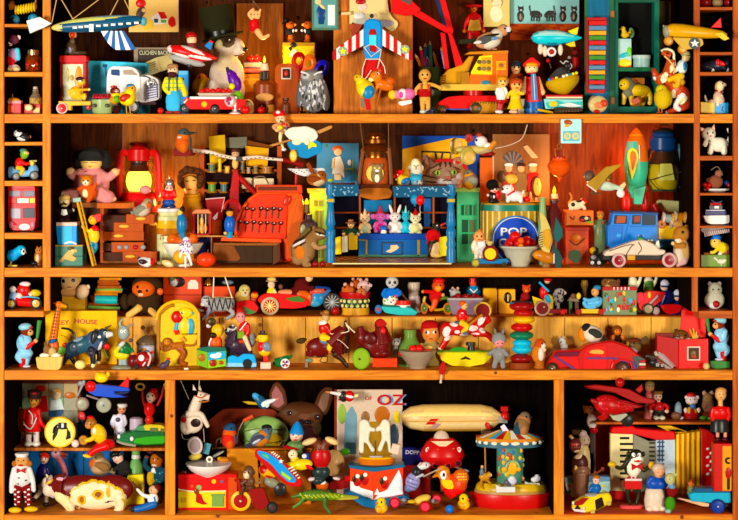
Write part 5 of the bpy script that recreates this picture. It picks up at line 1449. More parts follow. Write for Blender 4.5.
T('picture_tin','orange-red tin canister printed with a green-trousered child, under the matchbox','tin',60)
p('body');b('c52',536,236,674,444,100,rn=8);p('lid');b('b42',532,224,678,246,104,rn=4)
p('picture');g('464',[(556,370),(590,356),(624,366),(630,420),(604,440),(576,430),(552,410)],5,-53,rn=8);e('e83',600,286,30,24,5,-53);g('c63',[(560,320),(600,300),(650,320),(630,370),(580,366)],5,-52,rn=8);w('742',[(560,300),(600,330),(650,290)],4,-55)
T('yellow_fruit','small glowing yellow fruit behind the dark toy cannon','fruit',52)
F(575,188)
e('eb2',108,374,22)
T('motor_tricycle','small black and white toy motor tricycle at the shelf edge behind the racing car','toy tricycle',34)
p('body',1);e('222',130,440,44,30,24);e('999',110,430,18,14,14,-14);c('333',110,420,120,392,10,6);e('222',170,430,26,34,24)
wh(100,462,18,12,-22,'111','bbb');wh(140,462,18,12,-22,'111','bbb')
T('green_soldier','tin soldier figure in a grey-green greatcoat standing by the blue truck','toy soldier',58)
figure(150,126,440,24,'c95k','675','675','343',hair='b74',tw=36,arms=[[(124,190),(118,220),(130,250)],[(176,190),(184,230),(176,260)]])
p('coat');l('675m',152,[(230,34),(300,38),(372,34)],q=.7)
p('tie');g('b32',[(156,186),(170,190),(164,206)],5,-34)
# ---- aeroplane, rocket, dark lantern
F(575,118)
T('cream_plane','cream toy aeroplane with a worn tan upper wing above the orange boxes','toy plane',44,snap=False)
p('fuselage',1);e('cdc',160,400,90,32,30,0,12);c('cdc',200,405,290,424,24,8);e('654',84,350,30,30,24)
p('wing');g('a84v',[(64,392),(180,290),(264,274),(270,284),(200,340),(124,436)],20,-50,4,rn=6);w('edc',[(64,394),(122,438)],5,-50)
p('tail');g('dc9',[(262,408),(296,380),(306,400),(284,430)],10,-5,rn=5);e('eee',272,450,24,26,10,-6)
p('engine');e('542',206,352,14,18,14,-34);p('pilot');e('a74',196,366,12,16,12,-30)
p('undercarriage');w('543',[(110,430),(100,450),(150,450)],6,-26)
p('cowl');ring('444',86,346,28,6,0)
T('toy_rocket','tall turquoise and orange toy rocket standing on red fins','toy rocket',82,snap=False)
p('body');l('d71',366,[(58,3),(74,22),(110,44),(140,54)],n=32,q=.8);l('5b9',366,[(140,54),(200,66),(260,72),(320,70),(380,58),(440,46),(476,40)],n=32,q=.8)
pt('d71',410,190,40,70,0,-20);pt('7ba',318,170,20,34)
p('ring');l('ea3',366,[(98,40),(104,43)],q=.82)
p('teardrop');g('fd1',[(334,176),(360,186),(374,230),(356,310),(334,368),(316,300),(304,220),(314,186)],8,-62,2,rn=10);g('d71',[(336,194),(354,206),(360,240),(336,316),(320,240),(324,204)],6,-66,2,rn=8)
p('fin');g('5b9',[(344,420),(416,404),(392,514),(346,512)],50,-60,rn=6);
for x0,x1 in((286,322),(396,436)):p('fin');e('b11',(x0+x1)/2,505,24,74,20,0)
p('fin');e('d41',318,505,14,60,16,-20)
p('seam');c('ded',376,160,378,240,4,o=-58)
T('hurricane_lantern','unlit dark blue hurricane lantern with a yellowed glass hanging at the back','lantern',90,snap=False)
p('tank');l('247',530,[(70,40),(86,64),(96,74),(110,70),(120,84),(186,86),(190,80),(200,66)]);p('cap');l('122',530,[(60,40),(72,70),(84,74)])
p('burner');l('654s',530,[(196,64),(220,70),(262,86),(276,92)])
p('globe');l('a93',530,[(274,84),(300,94),(350,100),(400,92),(430,80)]);p('globe/reflector');g('bb6',[(494,270),(564,270),(582,370),(490,370)],6,-102,rn=8)
p('base');l('343',530,[(424,84),(436,92)])
p('side_tube');w('467',[(590,160),(620,170),(634,240),(644,340),(632,420)],15,-20);p('side_tube');w('233',[(470,140),(440,220),(432,330),(440,410)],9,0)
p('guard');w('332',[(430,370),(530,340),(650,312)],3,-106);w('332',[(430,360),(470,410),(530,440)],3,-106)
p('bail');w('111',[(512,66),(510,40),(560,40),(562,66)],3,0,ease=0)
for s in(0,):p('wire');c('111',530,40,530,0,2)
F(575,188)
# ---- blue truck, racer, squirrel
T('blue_truck','bright blue pressed-tin truck with a yellow flatbed','toy truck',52)
p('cab');g('28d',[(190,350),(186,240),(206,226),(220,152),(484,160),(488,330),(340,330),(200,372)],150,-70,rn=10)
p('roof');g('247',[(214,150),(486,158),(490,172),(216,164)],156,-74,rn=4)
for q in([(228,174),(304,176),(302,226),(224,226)],[(334,174),(384,174),(382,228),(330,228)],[(392,170),(472,174),(472,232),(392,234)]):p('window');g('134',q,6,-73,rn=3)
p('window/pane');g('a52',[(244,178),(296,180),(290,220),(236,222)],3,-75);g('942',[(344,180),(380,178),(378,214),(344,216)],3,-75)
p('door');g('27c',[(318,166),(326,166),(308,240),(286,330),(278,330),(300,240)],4,-72)
p('radiator');g('27c',[(190,232),(280,236),(268,330),(200,350)],6,-74,rn=8);p('headlight');e('6af',254,294,18,16,8,-76)
p('bed');b('eb2',490,238,610,318,140,-64);b('37a',496,316,590,368,130,-58)
p('stripe');b('27c',320,236,486,244,4,-72)
wh(230,420,50,30,-40,'222','444');wh(560,420,46,30,-20,'222','444')
p('chassis');b('111',200,366,600,420,80,-30)
for i,(x,y,ax,co,lab)in enumerate(((516,216,0,'a63','brown wooden spool end-on on the truck bed'),(556,180,1,'899','grey and white cotton spool on the truck bed'),(628,170,1,'c83','orange cotton spool topmost of the pile behind the squirrel'),(600,214,1,'da7','tan cotton spool lying behind the squirrel head'))):
 T('cotton_reel',lab,'spool',44,snap=False)
 if not ax:
  p('flange');z(co,x,y,[(20,26),(-20,26),(-24,22)]);p('hole');z('321',x,y,[(-23,8),(-26,7)])
 else:
  p('thread');c(co,x-20,y,x+20,y+4,26);p('flange');c('dcb',x-34,y-2,x-20,y,36,32);p('flange');c('c95',x+20,y+4,x+34,y+6,32,36)
T('glass_plate','pale green leaning glass plate behind the cotton spools','plate',92,snap=False)
g('bb8',[(486,82),(500,70),(640,80),(664,96),(664,160),(560,158),(500,120)],14,0,rn=12)
T('red_pepper','dark red cone leaning beside the rocket fins and the glass plate','cone',84,snap=False)
c('922',470,96,510,180,18,30)
T('racing_car','cream toy racing car with pink-rimmed dark red wheels and two little drivers','toy car',16)
p('body');g('dcb',[(166,416),(178,388),(260,356),(350,324),(400,316),(460,340),(486,360),(500,376),(536,380),(534,404),(500,412),(300,410)],90,-40,6,rn=16)
p('cockpit');e('443',430,336,48,12,26,-2)
for q in([(200,386),(300,352),(340,346)],[(300,408),(330,360),(350,346)],[(370,404),(392,370),(372,332)]):p('line');w('643',q,2.5,-42)
p('tail');g('eed',[(486,330),(500,322),(506,370),(470,372)],30,-15)
p('chassis');b('111',160,410,520,440,60);b('c93',306,412,356,440,8,-36)
wh(256,440,42,24,-48,'caa','813',.68);wh(556,438,44,24,-48,'caa','813',.68)
for i,(x,y,r,co)in enumerate(((392,304,24,'484'),(446,334,28,'774'))):
 T('toy_driver',('bright green frog driver in the cream racing car','olive round-headed driver at the back of the cream racing car')[i],'toy figure',16,snap=False)
 p('head');e(co,x,y,r);p('eye');e('eed',x-8,y-r*.7,7,7,5,-12);p('eye');e('eed',x+10,y-r*.7,7,7,5,-12)
 if i==0:p('cap');e('26a',x,y-14,14,10,12,-14)
T('squirrel','brown squirrel holding a nut, sitting at the post end of the second shelf','squirrel',18)
p('body',1);e('b96h',640,410,54,80,50);e('a74h',640,300,52,48,44);e('a74h',606,316,26,22,24,-14);e('dcbh',616,430,34,54,34,-24);e('a74h',664,270,16,24,12);limb('a74h',[(640,370),(600,372),(590,356)],20,12,-34);limb('caah',[(640,460),(610,480)],28,18,-30);e('edb',612,340,20,14,16,-22)
p('eye');e('111',638,290,11,10,6,-40);p('nut');e('ec9',580,356,12,12,10,-36)
p('tail');w('853h',[(680,470),(700,400),(690,310),(672,250)],20,30,r1=14)
p('ear');e('a74h',634,258,12,18,8,0,-20)
# ---- right cubbies
F(615,118)
T('white_kitten','white china kitten with pink ears and a curled tail in a cubby','cat figurine',22)
p('body',1);e('fed',620,168,62,44,34);e('fed',560,104,42,40,34);limb('fed',[(576,180),(566,214)],19,18,-14);limb('fed',[(540,150),(534,168)],16,15,-24);limb('fed',[(650,180),(652,214)],22,20,-10);limb('fed',[(676,150),(688,110),(676,76)],13,9);g
pt('422',548,100,6);pt('422',580,96,6);pt('d67',566,116,7,6)
p('ear');g('fba',[(514,90),(508,62),(540,74)],14,-6,rn=3);p('ear');g('fba',[(574,70),(594,44),(600,90)],14,-6,rn=3)
F(615,150)
T('wicker_hen','brown wicker hen nest among red beads on a white saucer in a red cubby','ornament',20)
p('body',1);e('854h',600,200,46,40,34);e('965h',620,150,24,22);e('743h',560,190,20,16)
p('saucer');l('ddd',610,[(240,84),(250,80),(262,30)],q=.5)
for i,x in enumerate((534,550,680,700,560)):p('bead');e('b12',x,218+i%2*20,15,o=-20)
p('blue_bead');e('248',668,206,16,o=-10);p('handle');w('765',[(570,130),(610,110),(640,160)],3,-18)
T('toy_boat','white-hulled toy steamer with dark blue decks and red flags','toy boat',20,snap=False)
p('hull');g('eee',[(522,390),(694,388),(676,436),(640,442),(570,442),(540,432)],60,-30,rn=8)
p('deck');b('226',534,364,664,388,44);b('ccd',540,356,656,364,40);p('cabin');b('334',560,330,640,358,36);b('eee',590,332,620,350,38)
p('funnel');c('b22',580,352,576,316,12);c('b22',622,352,630,318,12);p('mast');w('557',[(576,300),(606,316),(640,306)],4);e('c33',600,322,30,6,6,-10)
F(615,190)
T('fringe_comb','tilted grey fringed comb hanging from the boat ledge in a red cubby','comb',16,snap=False)
p('back');g('766',[(508,240),(520,222),(700,204),(708,220),(530,258)],16,-8,rn=4)
for i in range(15):p('tooth');c('cbb',534+i*12,252-i*1.7,538+i*12,278-i*2.2,5,o=-6,n=6)
T('pecking_boy','crouching toy boy in a yellow shirt and blue cap on the green block','toy figure',20,snap=False)
p('body',1);e('fc7',600,314,34,34,30);e('ec3',645,345,44,34,30,0,20);e('853',670,360,40,40,30,6);limb('fc3',[(620,340),(590,370),(574,372)],12,10,-16,('fc8',11));limb('853',[(670,370),(650,392),(626,384)],18,12,-12,('eee',15));e('eee',694,386,18,16,16,-6);e('fc8',576,308,10,8,9)
pt('211',590,306,5)
p('cap');e('27c',606,284,30,18,26);e('27c',582,292,16,5,16,-8)
p('block');b('a63v',530,374,566,394,30)
T('green_block','green wooden block painted with a white chick, under the crouching boy','block',20)
p('block');b('681',508,398,704,470,70,rn=5)
p('painted_chick');e('ddc',630,438,26,14,4,-36);e('ddc',650,432,12,10,4,-36);c('ddc',610,434,584,412,7,o=-36);c('ddc',630,450,626,464,3,o=-36)
# ================================================================ third shelf
F(0,265)
T('toy_tricycle','red and blue toy motor tricycle ridden by a fur-collared figure in a cubby','toy tricycle',22)
p('body',1);c('c22',110,215,200,225,30,26);e('9be',80,200,30,46,24);e('b12',140,150,40,44,28);e('edd',150,112,34,16,24);e('edc',118,180,20,18,20,-12);e('edc',186,172,14,12,12,-12);e('eee',76,142,22,20,18)
p('mudguard');e('dc5',212,166,34,22,18)
p('line');w('8cf',[(120,190),(180,186),(240,196)],4,-24)
wh(70,226,30,18,-22,'333','db6');wh(220,226,34,18,-22,'333','db6')
F(0,296)
def slugger(d,lab,fl=1,X=0):
 T('baseball_monkey',lab,'toy monkey',d)
 q=lambda x:X+fl*x
 p('body',1);e('732h',q(160),210,36,32,28);e('da7',q(182),214,20,20,18,-12);e('9ce',q(146),280,48,60,34);e('9ce',q(148),340,50,34,32);limb('9ce',[(q(130),340),(q(110),360),(q(134),390)],26,18,-8);limb('b22',[(q(136),380),(q(132),412)],19,16,-8);limb('9ce',[(q(170),350),(q(160),392)],22,18,8);e('ccd',q(160),416,28,9,18,-8);limb('9ce',[(q(130),250),(q(140),290),(q(166),300)],20,17,-22);limb('c33',[(q(166),302),(q(218),262)],14,11,-26,('da7',14))
 pt('211',q(186),206,5)
 p('cap');e('9cd',q(150),182,40,24,32,0,fl*-6);e('c54',q(184),184,16,6,18,-8)
 p('bat');c('484',q(226),248,q(240),140,8,14,-26)
slugger(20,'toy monkey in pale blue baseball kit holding its green bat, in the yellow-lit cubby')
F(0,265)
T('rag_doll','round-faced cloth doll in a cream bonnet leaning over a wooden box','doll',74,snap=False)
p('body',1);e('ec9k',415,96,62,54,50,-8);e('da7m',414,160,80,30,46)
pt('211',386,92,11,11);pt('211',444,88,11,11);pt('b65',420,128,14,4)
p('bonnet');e('dc8m',412,82,72,56,52,14);e('cb7m',410,50,60,22,50,0)
p('arm');e('ecam',496,158,40,46,30,-30,30);e('edbm',530,130,12,16,12,-26)
T('wooden_crate','plain pale wooden box under the bonneted cloth doll','box',84)
b('da5w',322,176,516,300,120,rn=3)
random.seed(9)
T('picture_tube','turquoise picture roll among the brown slats on the back ledge','roll',78,snap=False)
c('3aa',570,206,704,210,26)
for i in range(13):
 y=84+i*15;x0=600-i*6+random.uniform(-14,6)
 T('wooden_stick','rough wooden slat in the pile beside the cloth doll','slat',90,'slats in the pile on the ledge',snap=False)
 c(random.choice(['a53v','b74v','c84v','953v','7a5']),x0,y,735-random.uniform(0,30),y+random.uniform(-4,8),11,9,random.uniform(-40,10),n=8)
F(0,296)
T('game_board','tall yellow game board lettered in red behind the black toy bull','board',50)
p('board');b('eb1p',272,92,700,412,14,rn=4)
p('lettering');txt('a31','KEY',338,178,26,-8,-4,1.15);p('lettering');txt('a31','HOUSE',444,166,26,-8,3,1.15)
p('picture');e('6a3',376,330,44,24,4,-8,14);e('c42',393,298,20,16,4,-10);w('a83',[(360,236),(400,250),(420,280)],2.5,-8)
T('toy_giraffe','orange patched toy giraffe standing in the wooden basket','toy giraffe',14,snap=False)
p('body',1);c('d72',350,60,318,260,16,26);e('d72',350,50,24,20,18);c('e93',352,50,400,66,16,9);e('c62',320,300,34,50,28)
for i in range(22):pt('742',345-(i//2)*3+(i%2)*12-6,70+(i//2)*19,6,6,1)
p('horn');w('432',[(350,40),(370,34),(400,50),(408,66),(398,76)],3.5,0);p('ear');e('c62',328,44,12,6,6)
p('scarf');e('258',318,268,30,18,26,-6,-20)
T('brown_hare','small brown furry animal in the basket beside the giraffe','toy animal',8,snap=False)
p('body',1);e('864h',280,320,22,30,20);e('ca7h',312,330,26,24,20);e('753h',272,288,10,18,8)
T('wooden_basket','smooth pale wooden basket box holding eggs and a toy giraffe','basket',8)
g('db7v',[(218,366),(378,362),(366,430),(350,442),(240,440),(226,426)],60,-30,rn=8)
for i,(x,r)in enumerate(((266,30),(334,30))):
 T('egg',('white egg in the wooden basket, nearest the cubby','white egg in the wooden basket, nearest the bull')[i],'egg',8,snap=False)
 e('fed',x,356,r,17,20)
T('egg','cream egg lying loose before the bull\'s hind legs','egg',8)
e('ed9',480,416,34,28)
T('toy_bull','grey-black toy bull with a white face and jointed legs before the yellow board','toy bull',26)
p('body',1);e('356',500,285,92,52,46,0,-14);e('457',570,262,62,62,46);e('234',440,310,50,50,42);c('345',580,250,620,225,46,38);e('234',614,232,40,44,36);c('ddd',640,225,678,222,24,12,-10);c('246',420,330,386,372,30,20)
limb('223',[(550,310),(560,370),(558,405)],22,14,-30,('eeb',17));limb('223',[(580,310),(590,360),(582,392)],18,13,20,('eeb',15));limb('223',[(400,350),(384,400)],16,12,-24);limb('223',[(410,350),(440,395)],15,12,20)
pt('eee',600,300,8,40,0,20);pt('9ab',470,250,30,12,0,-20);pt('eee',600,236,9,9);pt('eee',632,214,10,9);pt('111',632,214,5,5)
p('joint');z('223',552,330,[(-34,28),(-44,22)]);e('999',552,330,6,6,4,-46);p('joint');z('234',446,298,[(-34,30),(-42,24)]);e('bbb',450,292,6,6,4,-44)
p('ear');e('222',568,240,22,46,14,-36,10);p('horn');c('543',630,190,666,170,8,3);p('horn');c('543',584,200,560,194,8,3,10)
p('tail');w('222',[(440,270),(440,220),(410,194),(366,188)],10,0,r1=6)
p('flower');e('d32',640,296,18,18,8,-20);c('474',620,310,648,366,4,o=-16)
# ---- hare, can, arch
F(100,296)
T('tin_hare','grey tin hare in a green and yellow suit carrying a small drum','toy hare',16)
p('body',1);e('9aa',142,226,34,44,28);e('263',142,330,48,52,34);e('dc3',134,360,48,30,36);limb('dc3',[(120,310),(96,340),(104,362)],16,14,-16);limb('263',[(160,310),(190,330),(200,350)],15,12,-20,('e83',15));c('9aa',126,380,126,420,16);c('9aa',152,380,152,420,16)
pt('eee',130,216,8,10);pt('eee',152,214,8,10);pt('211',132,218,4);pt('211',154,216,4)
p('ear');w('9a9',[(130,200),(118,170),(140,140)],10,0,r1=5);p('ear');w('987',[(160,200),(180,180),(204,176)],9,0,r1=5)
p('nose');e('544',186,270,13,12,10,-18);p('collar');e('ccc',134,292,26,14,14,-30,-40)
p('base');l('887',130,[(424,50),(432,64),(440,64)],q=.6)
T('picture_can','grey metal can with a conical lid and a pale picture label','can',44)
p('body');l('99a',276,[(290,56),(415,56)]);p('label');l('bbc',276,[(300,57.5),(370,57.5)]);w('557',[(240,320),(262,336),(284,322),(300,330)],4,-60);e('c93',270,316,16,8,4,-58)
p('lid');l('654',276,[(236,8),(250,36),(272,58),(286,62),(292,60)]);p('handle');w('543',[(276,240),(266,214),(256,196)],4);e('532',256,192,13)
T('red_beetle','glossy dark red toy beetle car with a white spot beside the tin hare','toy car',12)
p('body',1);e('912',262,386,56,48,40);e('622',200,394,40,40,36);pt('edd',250,372,18,18)
p('stripe');w('ecc',[(290,340),(306,370),(290,420)],6,-30);w('ddd',[(260,418),(276,396)],5,-40)
for x in(220,290):p('wheel');z('211',x,424,[(-20,18),(-32,14)])
p('arm');c('b22',296,350,322,338,7)
T('arched_plaque','arched yellow wooden plaque with a relief of a parrot above a monkey','plaque',36)
A=[(590,424),(590,150),(580,100),(550,64),(510,44),(465,38),(420,46),(380,68),(350,104),(338,150),(338,424)]
p('board');g('db1',A,30,0,rn=6);p('rim');w('a71',[(350,424),(350,150),(372,100),(410,70),(440,62)],10,-8);w('eb3',A[0:10],10,-8)
p('knob');e('ed7',466,38,34,10,12)
p('parrot',1);e('dc4',512,106,42,32,18,-8);e('b23',462,132,36,38,18,-10);e('5ac',540,190,24,50,14,-6);e('ec5',505,190,36,56,16,-8);c('5ac',462,170,456,210,14,o=-6);c('5ac',540,100,556,116,10,o=-6);pt('211',492,106,6)
p('parrot_foot');g('d32',[(440,210),(476,206),(470,236),(452,240)],8,-18,rn=4);c('532',490,232,580,232,3,o=-20);c('c93',490,256,512,276,14,8,-10)
p('monkey',1);e('852',404,286,32,32,18,-10);e('c84',402,280,20,18,10,-22);c('a63',430,306,500,300,22,24,-8);limb('953',[(420,320),(380,330),(362,290)],10,9,-12);limb('953',[(480,320),(500,350),(480,400),(510,412)],24,14,-8);limb('a63',[(500,300),(560,300),(580,270)],8,6,-8);pt('211',396,276,4);pt('211',412,276,4)
T('violet_bird','little grey-violet tin bird with a red crest at the foot of the plaque','toy bird',14)
p('body',1);e('545',384,416,34,20,20,0,-20);e('446',405,396,15,15);p('crest');e('d33',408,380,12,9,8);p('beak');c('c62',416,396,428,398,5,1)
T('chalk_stub','small white chalk stub lying before the arched plaque','chalk',6)
c('eed',502,436,528,436,6)
F(100,265)
T('furry_monkey','dark brown furry monkey doll sucking its thumb with feet over the ledge','toy monkey',66,snap=False)
p('body',1);e('321h',280,220,96,76,60);e('321h',280,120,92,54,60,16);e('c63k',262,142,68,50,46,-28);limb('321h',[(200,190),(190,220),(214,200)],30,24,-40,('fca',22));limb('321h',[(340,230),(310,270)],36,30,-30);limb('fb7',[(236,254),(178,294)],22,20,-50);limb('fb7',[(312,268),(336,290)],21,20,-50);e('321h',150,220,30,50,40,10)
for x,y in((232,126),(288,146)):pt('211',x,y,8,9)
pt('eca',250,172,16,9)
p('ear');e('c64',360,158,20,22,12,-10);p('nose');e('111',246,152,12,10,10,-76)
T('house_box','orange wooden box house with a dark round hole and a white door on the ledge','toy house',104)
p('body');b('c51',384,80,612,300,110,rn=4);b('a41',384,186,612,196,114)
p('hole');e('211',470,114,44,32,6,-56);p('door');g('fdc',[(530,156),(530,120),(546,102),(576,102),(592,120),(592,156)],4,-58)
p('occupant');e('bbb',446,116,26,26,12,-60);e('563',436,94,18,14,10,-66);e('a33',470,100,8,8,6,-68)
p('knob');e('ea5',464,226,28,10,8,-56)
F(195,265)
T('zebra_puppet','grey and black striped animal puppet hung on two strings before the ledge','puppet',54,snap=False)
p('body',1);e('999h',150,235,84,44,40);e('bbbh',68,216,32,36,28);limb('889h',[(90,260),(70,300),(50,320)],14,10,-16);limb('889h',[(110,270),(60,300),(60,290)],12,9,10);limb('aaa',[(200,260),(230,290),(190,320)],16,10,-10,('322',10));e('fff',44,236,16,12,14,-10)
for i in range(9):pt('222h',90+i*17,228+(i%2)*8,4,38,1,12 if i%2 else-14)
pt('222h',68,196,20,4,1);pt('222',74,214,4,6);pt('222h',84,222,4,20,1)
p('tail');e('777h',224,226,14,30,12)
for q in((108,195,114,40),(226,210,174,55)):p('string');c('edb',*q,4)
p('string');c('ba7',104,192,228,194,3);p('beak');e('888',26,270,28,9,10,0,10)
for i,(x,y)in enumerate(((82,104),)):
 T('brass_bell','little brass bell hanging beside the orange house box','bell',80,snap=False)
 l('a73s',x,[(78,6),(88,14),(112,24),(118,24)])
T('tin_scoop','grey metal scoop on the orange box behind the striped puppet','scoop',100,snap=False)
e('678',196,104,36,14,20)
T('orange_crate','low orange wooden box behind the striped puppet','box',106)
b('c52',50,136,242,292,60)
T('chick','fluffy pale chick sitting on the red and green tin boat','chick',84,snap=False)
p('body',1);e('ca6h',284,195,46,48,38);e('dc8h',296,152,34,36,32);pt('edbh',300,170,22,16)
p('eye');e('211',290,148,4,4,3,-32);p('eye');e('211',312,148,4,4,3,-30);p('beak');c('b73',302,158,304,170,6,2,-34)
T('tin_boat','red tin boat with a green stripe carrying a chick and a round-headed figure','toy boat',82)
p('hull');g('c21',[(248,226),(300,216),(350,220),(384,262),(370,290),(330,304),(250,304)],60,-30,rn=12);p('stripe');g('474',[(290,250),(330,270),(372,286),(340,300),(300,298)],6,-34,rn=8)
p('passenger',1);e('c84',356,190,24,20,18);e('a42',350,214,20,20,18);p('passenger/cap');e('a33',358,174,18,8,16)
T('brown_tag','small dark brown and white charm dangling under the striped puppet','charm',44,snap=False)
p('charm',1);e('432',98,340,28,26,12);e('ddd',82,364,16,14,8);w('543',[(110,320),(118,300),(108,290)],4)
# ---- sidecar motorcycle
T('sidecar_motorcycle','red toy sidecar with a green flash beside a blue toy motorcycle and its rider','toy motorcycle',84)
p('sidecar');g('c31',[(372,230),(400,200),(440,190),(540,196),(640,206),(690,240),(670,272),(600,284),(480,280),(400,262)],80,-40,rn=20);g('473',[(540,222),(620,206),(660,230),(650,244),(580,240)],6,-44,rn=8);e('e97',548,188,54,18,30)
wh(450,266,54,24,-46,'ba8','b42',.72)
for k in range(6):p('spoke');a=k*math.pi/6;c('ed9',450-36*math.cos(a),266-36*math.sin(a),450+36*math.cos(a),266+36*math.sin(a),3,o=-66,n=6)
F(290,265)
p('motorcycle',1);e('48b',165,225,44,44,22);c('469',180,230,240,170,18,12);c('b55',120,190,205,176,20,14);e('59b',150,250,40,26,22)
p('tank');e('b65',168,182,36,18,20,-4)
p('handlebar');w('248',[(150,156),(210,160),(240,168)],7,-16)
p('wheel');z('333',252,248,[(-8,56),(-18,54),(-18,44)],24);p('wheel/spokes');[c('bbb',252-44*math.cos(k*.52),248-44*math.sin(k*.52),252+44*math.cos(k*.52),248+44*math.sin(k*.52),3,o=-16,n=6)for k in range(6)]
PART['name']='spoke'
p('rider',1);e('511m',70,150,46,46,34);e('511m',40,190,40,40,34);limb('c61',[(60,200),(110,210),(110,250)],28,20,-12);limb('511m',[(80,140),(120,165),(135,158)],16,12,-22,('fc7',11));e('fca',115,100,24,26);pt('211',126,98,3)
p('rider/hair');e('dc6',112,88,26,20,24)
F(195,265)
T('sidecar_passenger','yellow-suited toy passenger with a cream hat seated on the red sidecar','toy figure',84,snap=False)
p('body',1);e('fc2',458,170,30,40,24);e('eca',456,118,22,24);limb('dca',[(475,150),(490,180)],9,8,-14);pt('211',450,116,3);pt('211',462,116,3)
p('hat');e('ec8',458,84,28,14,20);e('ba8',458,96,36,6,26)
p('mascot');e('643',512,130,14,16,10);c('543',516,146,520,180,4)
F(290,265)
T('red_bead','dark red bead by the motorcycle wheel on the ledge','bead',74)
e('911',270,282,26)
T('flower_tub','round tub painted with gold dots on dark green under a red rim, full of mice','tub',86)
p('tub');l('243',388,[(200,84),(262,84)]);l('da5',388,[(262,85),(304,85)]);p('rim');l('a11',388,[(170,92),(182,92),(206,86)])
random.seed(5)
for i in range(13):
 a=math.radians(200+i*11.6);p('dot');e('dc8',388+84*math.cos(a),232+(i%2)*28-10,11,11,7,84*math.sin(a))
for i in range(8):
 a=math.radians(205+i*18);p('leaf');e('5a3',388+85*math.cos(a),246-(i%2)*20,8,5,4,85*math.sin(a))
def mouse(x,y,r,co,nx,ny,lab,d,snap=False,ec='c98'):
 T('toy_mouse',lab,'toy mouse',d,snap=snap)
 p('body',1);e(co,x,y+r*.3,r*1.1,r,r*.9);c(co,x,y-r*.2,nx,ny,r*.7,r*.22,-r*.2);pt('211',x*.45+nx*.55,y*.5+ny*.5-r*.35,r*.14,r*.16)
 for s in(-1,1):p('ear');e(ec,x+s*r*.5,y-r*.8,r*.3,r*.34,r*.15)
mouse(350,150,40,'b64h',310,140,'brown toy mouse lowest in the gold-dotted tub',86)
mouse(392,108,30,'a53h',360,110,'brown toy mouse topmost in the gold-dotted tub',92)
mouse(440,118,36,'dbbh',490,124,'white toy mouse leaning out of the gold-dotted tub',86)
mouse(426,156,28,'b75h',430,176,'tan toy mouse facing out of the gold-dotted tub',76)
T('panda_boatman','toy panda in a blue jacket and spotted apron rowing a turquoise boat','toy panda',84,snap=False)
p('body',1);e('cccm',610,102,38,36,30);e('37cm',600,165,48,30,30);e('eedm',600,215,46,44,34);limb('37cm',[(570,150),(556,176),(580,190)],14,12,-20);limb('37cm',[(640,150),(660,165),(640,180)],14,12,-20);pt('222',596,102,9,11,0,20);pt('222',626,102,9,11,0,-20);pt('222',612,118,6,4)
for i in range(12):pt(random.choice(['c33','37c','6a4']),600+random.uniform(-36,36),215+random.uniform(-34,34),6)
for x in(584,640):p('ear');e('222',x,70,10,10,6)
p('oar');c('432',650,150,712,220,6,o=-26);
T('rowing_boat','turquoise toy boat on a coloured wheel, with a small red and white tub','toy boat',80)
p('hull');F(385,265);g('5bb',[(-30,254),(60,260),(150,262),(196,290),(180,308),(80,306),(0,294)],80,-40,rn=14);p('deck');g('165',[(-20,246),(140,254),(150,264),(-10,262)],70,-36)
p('tub');l('c42',110,[(222,44),(248,44)]);l('eee',110,[(248,44),(276,34)])
p('wheel');z('47b',-40,272,[(-30,26),(-42,26)],sx=.8);z('b52',-40,272,[(-42,14),(-46,12)],sx=.8)
T('paper_cup','brown-stained white cup topmost of two behind the turquoise boat','cup',108,snap=False)
l('ba9',172,[(102,36),(108,38),(190,32)])
T('paper_cup','white cup underneath the stained one behind the turquoise boat','cup',108)
l('dcc',176,[(192,32),(198,36),(290,38)])
T('bear_cyclist','orange-faced toy bear in red riding a yellow and green tricycle','toy bear',82)
p('tricycle',1);w('ca3',[(240,190),(236,230),(300,270),(370,260)],9,-6);w('573',[(320,210),(370,200),(386,240)],10,0)
for x,y,r in((234,258,36),(376,262,36)):wh(x,y,r,14,-18,'b62','462',.7,.6 if x<300 else.85)
p('rider',1);e('c52',318,128,38,36,30);e('b21m',300,190,36,46,28);limb('b21m',[(290,165),(250,160),(226,160)],12,10,-18,('c84',11));limb('b21m',[(320,170),(345,180)],12,10,-18,('ca6',12));limb('d62',[(300,220),(290,250),(276,268)],20,14,-14);e('e94',318,140,22,18,14,-22);pt('211',304,122,5);pt('211',330,122,5)
p('rider/cap');e('c21',322,96,36,18,28)
T('grey_basin','low grey basin of dark red plums with a mouse, beside the guardsman','basin',84)
p('basin');g('878',[(376,204),(584,204),(560,300),(400,300)],80,-40,rn=12);p('rim');b('aaa',372,200,588,212,84,rn=4)
for i in range(7):
 T('plum','dark red plum in the low grey basin','plum',84,'plums in the grey basin',snap=False)
 e('812',412+i*24,196-(i%2)*10,19,18,18,-20+(i%3)*18)
mouse(420,164,30,'aaah',384,152,'grey toy mouse looking over the plums in the grey basin',90)
T('toy_guard','blue-coated wooden guard with crossed white straps behind the grey basin','toy soldier',112,snap=False)
p('body',1);e('38bm',530,158,46,38,30);e('c53',526,110,22,20);c('38bm',530,180,530,290,40)
p('strap');c('eee',506,140,552,184,4,o=-32);c('eee',552,140,506,184,4,o=-32)
p('hat');l('b22',524,[(78,20),(100,22),(104,22)])
T('brass_mirror','round gold-rimmed dark red disc above the painted rocking horse','mirror',60,snap=False)
p('disc');z('722',584,272,[(10,44),(-6,42)]);p('rim');ring('db6',584,272,46,8)
F(385,265)
for i,(x0,x1,ch)in enumerate(((586,668,None),(676,776,'01'))):
 T('calendar_block',('blank yellow calendar block','yellow calendar block showing a black-oval numeral')[i],'block',96)
 p('block');b('ea2',x0,144,x1,290,80,rn=8)
 if ch:p('disc');e('211',730,194,24,34,4,-41);txt('db6','1',718,214,38,-45)
 else:p('top');b('fc3',x0+4,140,x1-4,150,72)
F(385,296)
